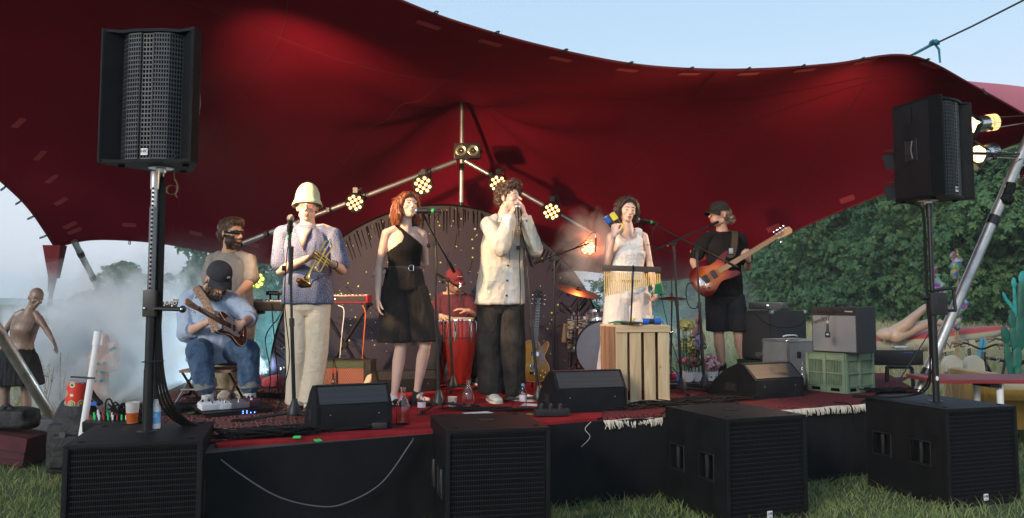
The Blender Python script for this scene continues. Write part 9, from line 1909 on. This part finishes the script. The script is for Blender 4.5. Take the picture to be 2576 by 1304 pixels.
# bicycle
def bike(c,lab,s=1.0,rz=0.0,fm='black_metal'):
    root=thing('bicycle',lab,'bicycle',tuple(c),rz); TM=worldm(root); r=.34*s
    for x_ in(0,1.05*s):
        q=tmb(TM); q.tube([V(x_+r*math.cos(a),0,r+.02+r*math.sin(a))for a in[2*PI*k_/36 for k_ in range(37)]],.024*s,8,caps=False); w=q.build('wheel',K['rubber'],root); q=tmb(TM)
        for k_ in range(16): a=k_*PI/8; q.tube([V(x_,0,r+.02),V(x_+r*.96*math.cos(a),0,r+.02+r*.96*math.sin(a))],.0018,4)
        q.build('spokes',K['steel'],w)
    z=r+.02; q=tmb(TM); q.tube([V(.17,0,z+.38),V(.45,0,z-.02)],.034,8); q.tube([V(.17,0,z+.42),V(.62,0,z+.36)],.022,8); q.tube([V(.45,0,z-.02),V(.66,0,z+.48)],.018,8); q.tube([V(.45,0,z-.02),V(1.05,.03,z)],.014,8); q.tube([V(.62,0,z+.36),V(1.05,.03,z)],.012,8); q.build('frame',K[fm],root)
    q=tmb(TM); q.tube([V(.19,0,z+.48),V(.15,0,z+.34)],.022,8); 
    for y_ in(-.05,.05): q.tube([V(.14,y_,z+.32),V(0,y_,z)],.014,8)
    q.build('fork',K['black_metal'],root); q=tmb(TM); q.tube(spl([V(.12,-.34,z+.58),V(.13,-.18,z+.58),V(.14,0,z+.52),V(.13,.18,z+.58),V(.12,.34,z+.58)],4),.012,8); q.build('handlebar',K['black_metal'],root)
    for sg_ in(-1,1): q=tmb(TM); q.tube([V(.12,sg_*.24,z+.58),V(.12,sg_*.36,z+.58)],.018,8,rnd_end=True); q.build('grip',K['cedar'],root); q=tmb(TM); q.tube([V(.11,sg_*.22,z+.57),V(.03,sg_*.30,z+.53)],.006,6); q.build('brake_lever',K['black_metal'],root)
    q=tmb(TM); q.ell((.70,0,z+.56),(.13,.07,.03)); q.build('saddle',K['leather'],root); return root
bc=V(P(2446,762,10.2).x,10.2,0); bike(bc,'black mountain bicycle in the tall grass behind the red table',1.0,R(28)); bc=V(P(2545,762,11.5).x,11.5,0); bike(bc,'second dark bicycle half hidden behind the cactus',1.0,R(60))
q=MB(); q.tube([P(2470,852,11),P(2448,990,11),V(P(2440,762,11).x,11,0)],.022,6); q.tube([P(2478,852,11.05),P(2462,990,11),V(P(2460,762,11).x,11,0)],.018,6); K['cyan_p']=mat('cyan_paint',(.03,.28,.42),.5); tag(q.build('blue_post',K['cyan_p']),'pair of slanting bright blue posts behind the bicycle','post')
# cactus
K['cactus']=mat('teal_green_paint',(.012,.12,.085),.5,var=.35,vs=5); K['cactus2']=mat('turquoise_paint',(.03,.34,.32),.5,var=.2); cx=thing('cactus_sculpture','tall painted turquoise and green cactus sculpture at the right edge','sculpture',(P(2560,762,9.6).x,9.6,0))
def pad(a,b_,r,mm,nm='pad'): q=MB(); a,b_=P(*a,9.6),P(*b_,9.6); d=(b_-a); M=frame(d,(1,0,0)); q.ell(a.lerp(b_,.5),(r,r*.45,d.length*.56),M); q.build(nm,K[mm],cx)
for a,b_,r,mm in(((2556,935),(2560,870),.06,'cactus'),((2553,880),(2548,820),.055,'cactus'),((2532,865),(2526,822),.050,'cactus'),((2545,950),(2530,860),.045,'cactus'),((2566,880),(2566,790),.07,'cactus'),((2574,850),(2574,700),.08,'cactus'),((2547,830),(2545,785),.045,'cactus'),((2556,800),(2550,715),.022,'cactus2'),((2551,725),(2550,700),.03,'cactus2'),((2555,790),(2533,752),.020,'cactus2'),((2536,765),(2523,736),.020,'cactus2'),((2576,720),(2574,684),.06,'cactus2')): pad(a,b_,r,mm)
q=MB(); q.tube([V(cx.location.x,9.6,0),P(2556,925,9.6)],.05,8); q.build('trunk',K['cactus'],cx)
# red table, sofa, bench
K['red_top']=mat('red_painted_wood',(.22,.022,.022),.5,var=.15,vs=4,stretch=(.4,3,1)); zt=.76; ta=G(2366,956,zt); tx=thing('table','long red topped table with a white leg behind the right subwoofer','table',(ta.x+.9,ta.y+.2,0)); q=MB(); q.box((ta.x+.95,ta.y+.33,zt-.02),(1.9,.62,.035),ch=.004,M=Matrix.Rotation(R(-2),3,'Z')); q.build('tabletop',K['red_top'],tx)
for x_ in(.60,1.7): 
    for y_ in(.12,.50): q=MB(); q.tube([V(ta.x+x_,ta.y+y_,.01),V(ta.x+x_-.01,ta.y+y_,zt-.04)],[.018,.032],10); q.build('leg',K['white'],tx)
q=MB(); q.box((ta.x+.52,ta.y+.20,zt-.06),(.10,.3,.03)); q.build('bracket',K['grille'],tx)
K['mustard']=mat('mustard_velvet',(.30,.17,.018),.8,var=.2,vs=3,sheen=.2); sx0=P(2452,762,8.7).x; sf=thing('sofa','mustard yellow sofa seen behind the red table','sofa',(sx0+.9,9.0,0)); q=MB(); q.box((sx0+.93,9.06,.34),(1.8,.72,.42),ch=.06); q.build('base',K['mustard'],sf); q=MB(); q.box((sx0+.95,8.67,.50),(1.8,.14,.12),ch=.05); q.build('front_roll',K['mustard'],sf); q=MB(); q.box((sx0+.10,9.0,.48),(.20,.78,.50),ch=.07); q.build('armrest',K['mustard'],sf)
for x_ in(.08,.32): q=MB(); q.prism([V(sx0+x_-.10,9.3,.68),V(sx0+x_+.10,9.3,.68),V(sx0+x_+.09,9.3,.80),V(sx0+x_+.02,9.3,.86),V(sx0+x_-.06,9.3,.84),V(sx0+x_-.10,9.3,.78)],(0,.10,0)); q.build('cushion',K['kayak_w'],sf)
q=MB(); q.tube([V(sx0+.5,8.45,.42),V(sx0+2.2,8.45,.44)],.02,8); q.tube([V(sx0+.5,8.3,.12),V(sx0+2.2,8.3,.12)],.012,8); tag(q.build('white_rail',K['white']),'white metal rails in front of the mustard sofa','rail')
ba_,bb_=P(2190,900,8.9),P(2321,900,8.9); bn=thing('bench','black painted board bench between the green crate and the leaning pole','bench',(ba_.lerp(bb_,.5).x,8.95,0)); q=MB(); q.box(ba_.lerp(bb_,.5),(bb_.x-ba_.x,.03,P(0,880,8.9).z-P(0,918,8.9).z),ch=.004); bo=q.build('backrest',K['black_metal'],bn); q=MB(); q.box(P(2285,888,8.87),(.10,.003,.006)); q.build('blue_mark',K['blu'],bo)
q=MB(); q.tube([P(2232,923,8.9),P(2290,923,8.9),P(2294,928,8.9),V(P(2297,762,8.9).x,8.9,0)],.022,8); q.tube([P(2232,923,8.9),V(P(2215,762,8.9).x,8.9,0)],.022,8); q.build('tube_frame',K['black_metal'],bn)
q=MB(); q.box(P(2262,874,10.5),(.16,.10,.03),ch=.01); q.tube([P(2258,872,10.5),V(P(2258,762,10.5).x,10.5,0)],.015,6); tag(q.build('small_table',K['steel']),'small grey metal table top above the black bench','table')
K['ribbon']=None; m,t,b=nodes('patchwork_ribbon'); tc=N(t,'ShaderNodeTexCoord'); v=N(t,'ShaderNodeTexVoronoi',i_Scale=14); L(t,tc.outputs['Object'],v.inputs[0]); hs=N(t,'ShaderNodeHueSaturation',i_Saturation=.9,i_Value=.45); L(t,v.outputs['Color'],hs.inputs['Color']); L(t,hs.outputs[0],b.inputs['Base Color']); b.inputs['Roughness'].default_value=.7; K['ribbon']=m
for pts,lb,bx in(([(2408,628),(2410,700),(2408,826)],'tall wooden stick wrapped in fluttering colourful rags behind the silver pole',[((2404,632),(2402,705)),((2412,640),(2398,690)),((2416,740),(2410,800)),((2422,735),(2420,790)),((2405,790),(2406,830))]),([(2352,672),(2380,760),(2403,828)],'slanting stick with bright rags right of the loudspeaker pole',[((2352,670),(2356,740)),((2360,700),(2378,770)),((2358,690),(2362,730))])):
    root=thing('ribbon_stick',lb,'decoration',tuple(V(P(pts[-1][0],762,11.8).x,11.8,0)),0,'sticks with colourful rags'); q=MB(); q.tube([P(*a,11.8)for a in pts]+[V(P(pts[-1][0],762,11.8).x,11.8,0)],.014,6); q.build('stick',K['tan'],root)
    for a,c_ in bx:
        a3,c3=P(*a,11.75),P(*c_,11.72); rws=[]; nn_=9
        for k_ in range(nn_+1): f=k_/nn_; p0=a3.lerp(c3,f)+V(.03*math.sin(f*9+a[0]),.03*math.sin(f*7),0); w_=.05*math.sin(PI*(f*.9+.05))+.015; rws.append([p0+V(-w_,.01*math.sin(f*12),0),p0+V(0,-.02,0),p0+V(w_,.02*math.cos(f*11),0)])
        q=MB(); q.add(sum(rws,[]),[(k_*3+j,k_*3+j+1,k_*3+j+4,k_*3+j+3)for k_ in range(nn_)for j in range(2)]); o=q.build('rag',K['ribbon'],root,fixn=False); md=o.modifiers.new('s','SOLIDIFY'); md.thickness=.004
# mirror ball
cmb=P(2596,444,8.6); q=MB(); rm=.145; q.ell(cmb,rm,n=40,k=24); o=q.build('mirror_ball',K['grille_steel'],smooth=False); o.data.materials[0]=mat('mirror_tiles',(.35,.32,.28),.2,.9,var=.4,vs=60); tag(o,'mirror ball cut off by the right edge beside the leaning pole','mirror ball'); q=MB(); q.tube([cmb+V(0,0,rm),cmb+V(0,0,.6)],.004,5); q.build('wire',K['steel'],o)
# gear clamped to the right pole
pq=on_pole(488,(0,-.06,0)); q=MB(); q.box(pq,(.07,.05,.15),M=Matrix.Rotation(.35,3,'Y'),ch=.01); q.ell(pq+V(-.02,0,-.09),(.06,.04,.05)); tag(fuse(q,'cable_bundle',[K['rubber']],None,.007,2,[(.012,30,30,30,1)]),'black plug and cable bundle strapped to the silver pole','cable bundle')
cable([pq,pq+V(.05,-.02,-.12),pq+V(.10,-.02,-.16),pq+V(.13,0,-.10),pq+V(.06,0,-.04)],.005,'loop of cable dangling from the bundle on the silver pole')
# ================================================================ SMOKE
def smoke(name,c,d,dens,sc,thr,lab,col=(.93,.97,1),seed=0,el=(1,1,1),anis=0):
    m=bpy.data.materials.new(name+'_mat'); m.use_nodes=True; t=m.node_tree; t.nodes.clear(); out=N(t,'ShaderNodeOutputMaterial'); pv=N(t,'ShaderNodeVolumePrincipled'); pv.inputs['Color'].default_value=c4(col); pv.inputs['Anisotropy'].default_value=anis; L(t,pv.outputs[0],out.inputs['Volume'])
    tc=N(t,'ShaderNodeTexCoord'); mp=N(t,'ShaderNodeMapping'); mp.inputs['Location'].default_value=(seed*3.1,seed,seed*2); L(t,tc.outputs['Object'],mp.inputs[0]); nz=N(t,'ShaderNodeTexNoise',i_Scale=sc,i_Detail=5,i_Roughness=.62,i_Distortion=.8); L(t,mp.outputs[0],nz.inputs[0])
    g=N(t,'ShaderNodeMapping'); g.inputs['Scale'].default_value=(2/d[0],2/d[1],2/d[2]); L(t,tc.outputs['Object'],g.inputs[0]); gr=N(t,'ShaderNodeTexGradient',gradient_type='SPHERICAL'); L(t,g.outputs[0],gr.inputs[0])
    # density = max(0, noise + falloff - threshold) * k
    ad=N(t,'ShaderNodeMath',operation='MULTIPLY_ADD'); ad.inputs[1].default_value=1.9; L(t,nz.outputs[0],ad.inputs[0]); mu=N(t,'ShaderNodeMath',operation='MULTIPLY'); mu.inputs[1].default_value=.75; L(t,gr.outputs[0],mu.inputs[0]); L(t,mu.outputs[0],ad.inputs[2]); sb=N(t,'ShaderNodeMapRange',i_From_Min=thr,i_From_Max=thr+.45,i_To_Min=0,i_To_Max=dens); L(t,ad.outputs[0],sb.inputs[0])
    mg=N(t,'ShaderNodeMath',operation='MULTIPLY'); L(t,sb.outputs[0],mg.inputs[0]); ss=N(t,'ShaderNodeMapRange',i_From_Min=0,i_From_Max=.25); L(t,gr.outputs[0],ss.inputs[0]); L(t,ss.outputs[0],mg.inputs[1]); L(t,mg.outputs[0],pv.inputs['Density'])
    q=MB(); q.box((0,0,0),d); o=q.build(name,m,smooth=False); o.location=c; tag(o,lab,kind='stuff'); return o
sm_=smoke('smoke',P(300,880,9.3),(4.2,2.2,2.4),7,2.2,1.16,'pale blue fog machine smoke rolling across the left of the stage',seed=1)
smoke('smoke_wisp',P(520,800,10.6),(3.6,1.6,2.6),.6,1.2,1.0,'thin haze hanging behind the keyboard player',col=(.7,.9,.95),seed=2)
smoke('smoke_puff',P(1490,630,9.25),(1.0,.7,1.1),3.5,3.0,1.05,'orange lit smoke puff around the low LED light',col=(.95,.92,.9),seed=3)
smoke('smoke_veil',P(1720,780,10.4),(2.2,.8,1.8),.6,1.6,1.0,'thin bluish haze beyond the hi-hat',col=(.8,.92,.96),seed=5)
# ================================================================ HAZE
m=bpy.data.materials.new('evening_haze'); m.use_nodes=True; t=m.node_tree; t.nodes.clear(); out=N(t,'ShaderNodeOutputMaterial'); pv=N(t,'ShaderNodeVolumePrincipled'); pv.inputs['Color'].default_value=(.90,.96,1,1); pv.inputs['Density'].default_value=.0007; pv.inputs['Anisotropy'].default_value=.0; L(t,pv.outputs[0],out.inputs['Volume'])
q=MB(); q.box((0,1125,29),(4800,2500,62)); hz_o=q.build('haze',m,smooth=False); tag(hz_o,'thin evening haze over the whole meadow',kind='stuff')
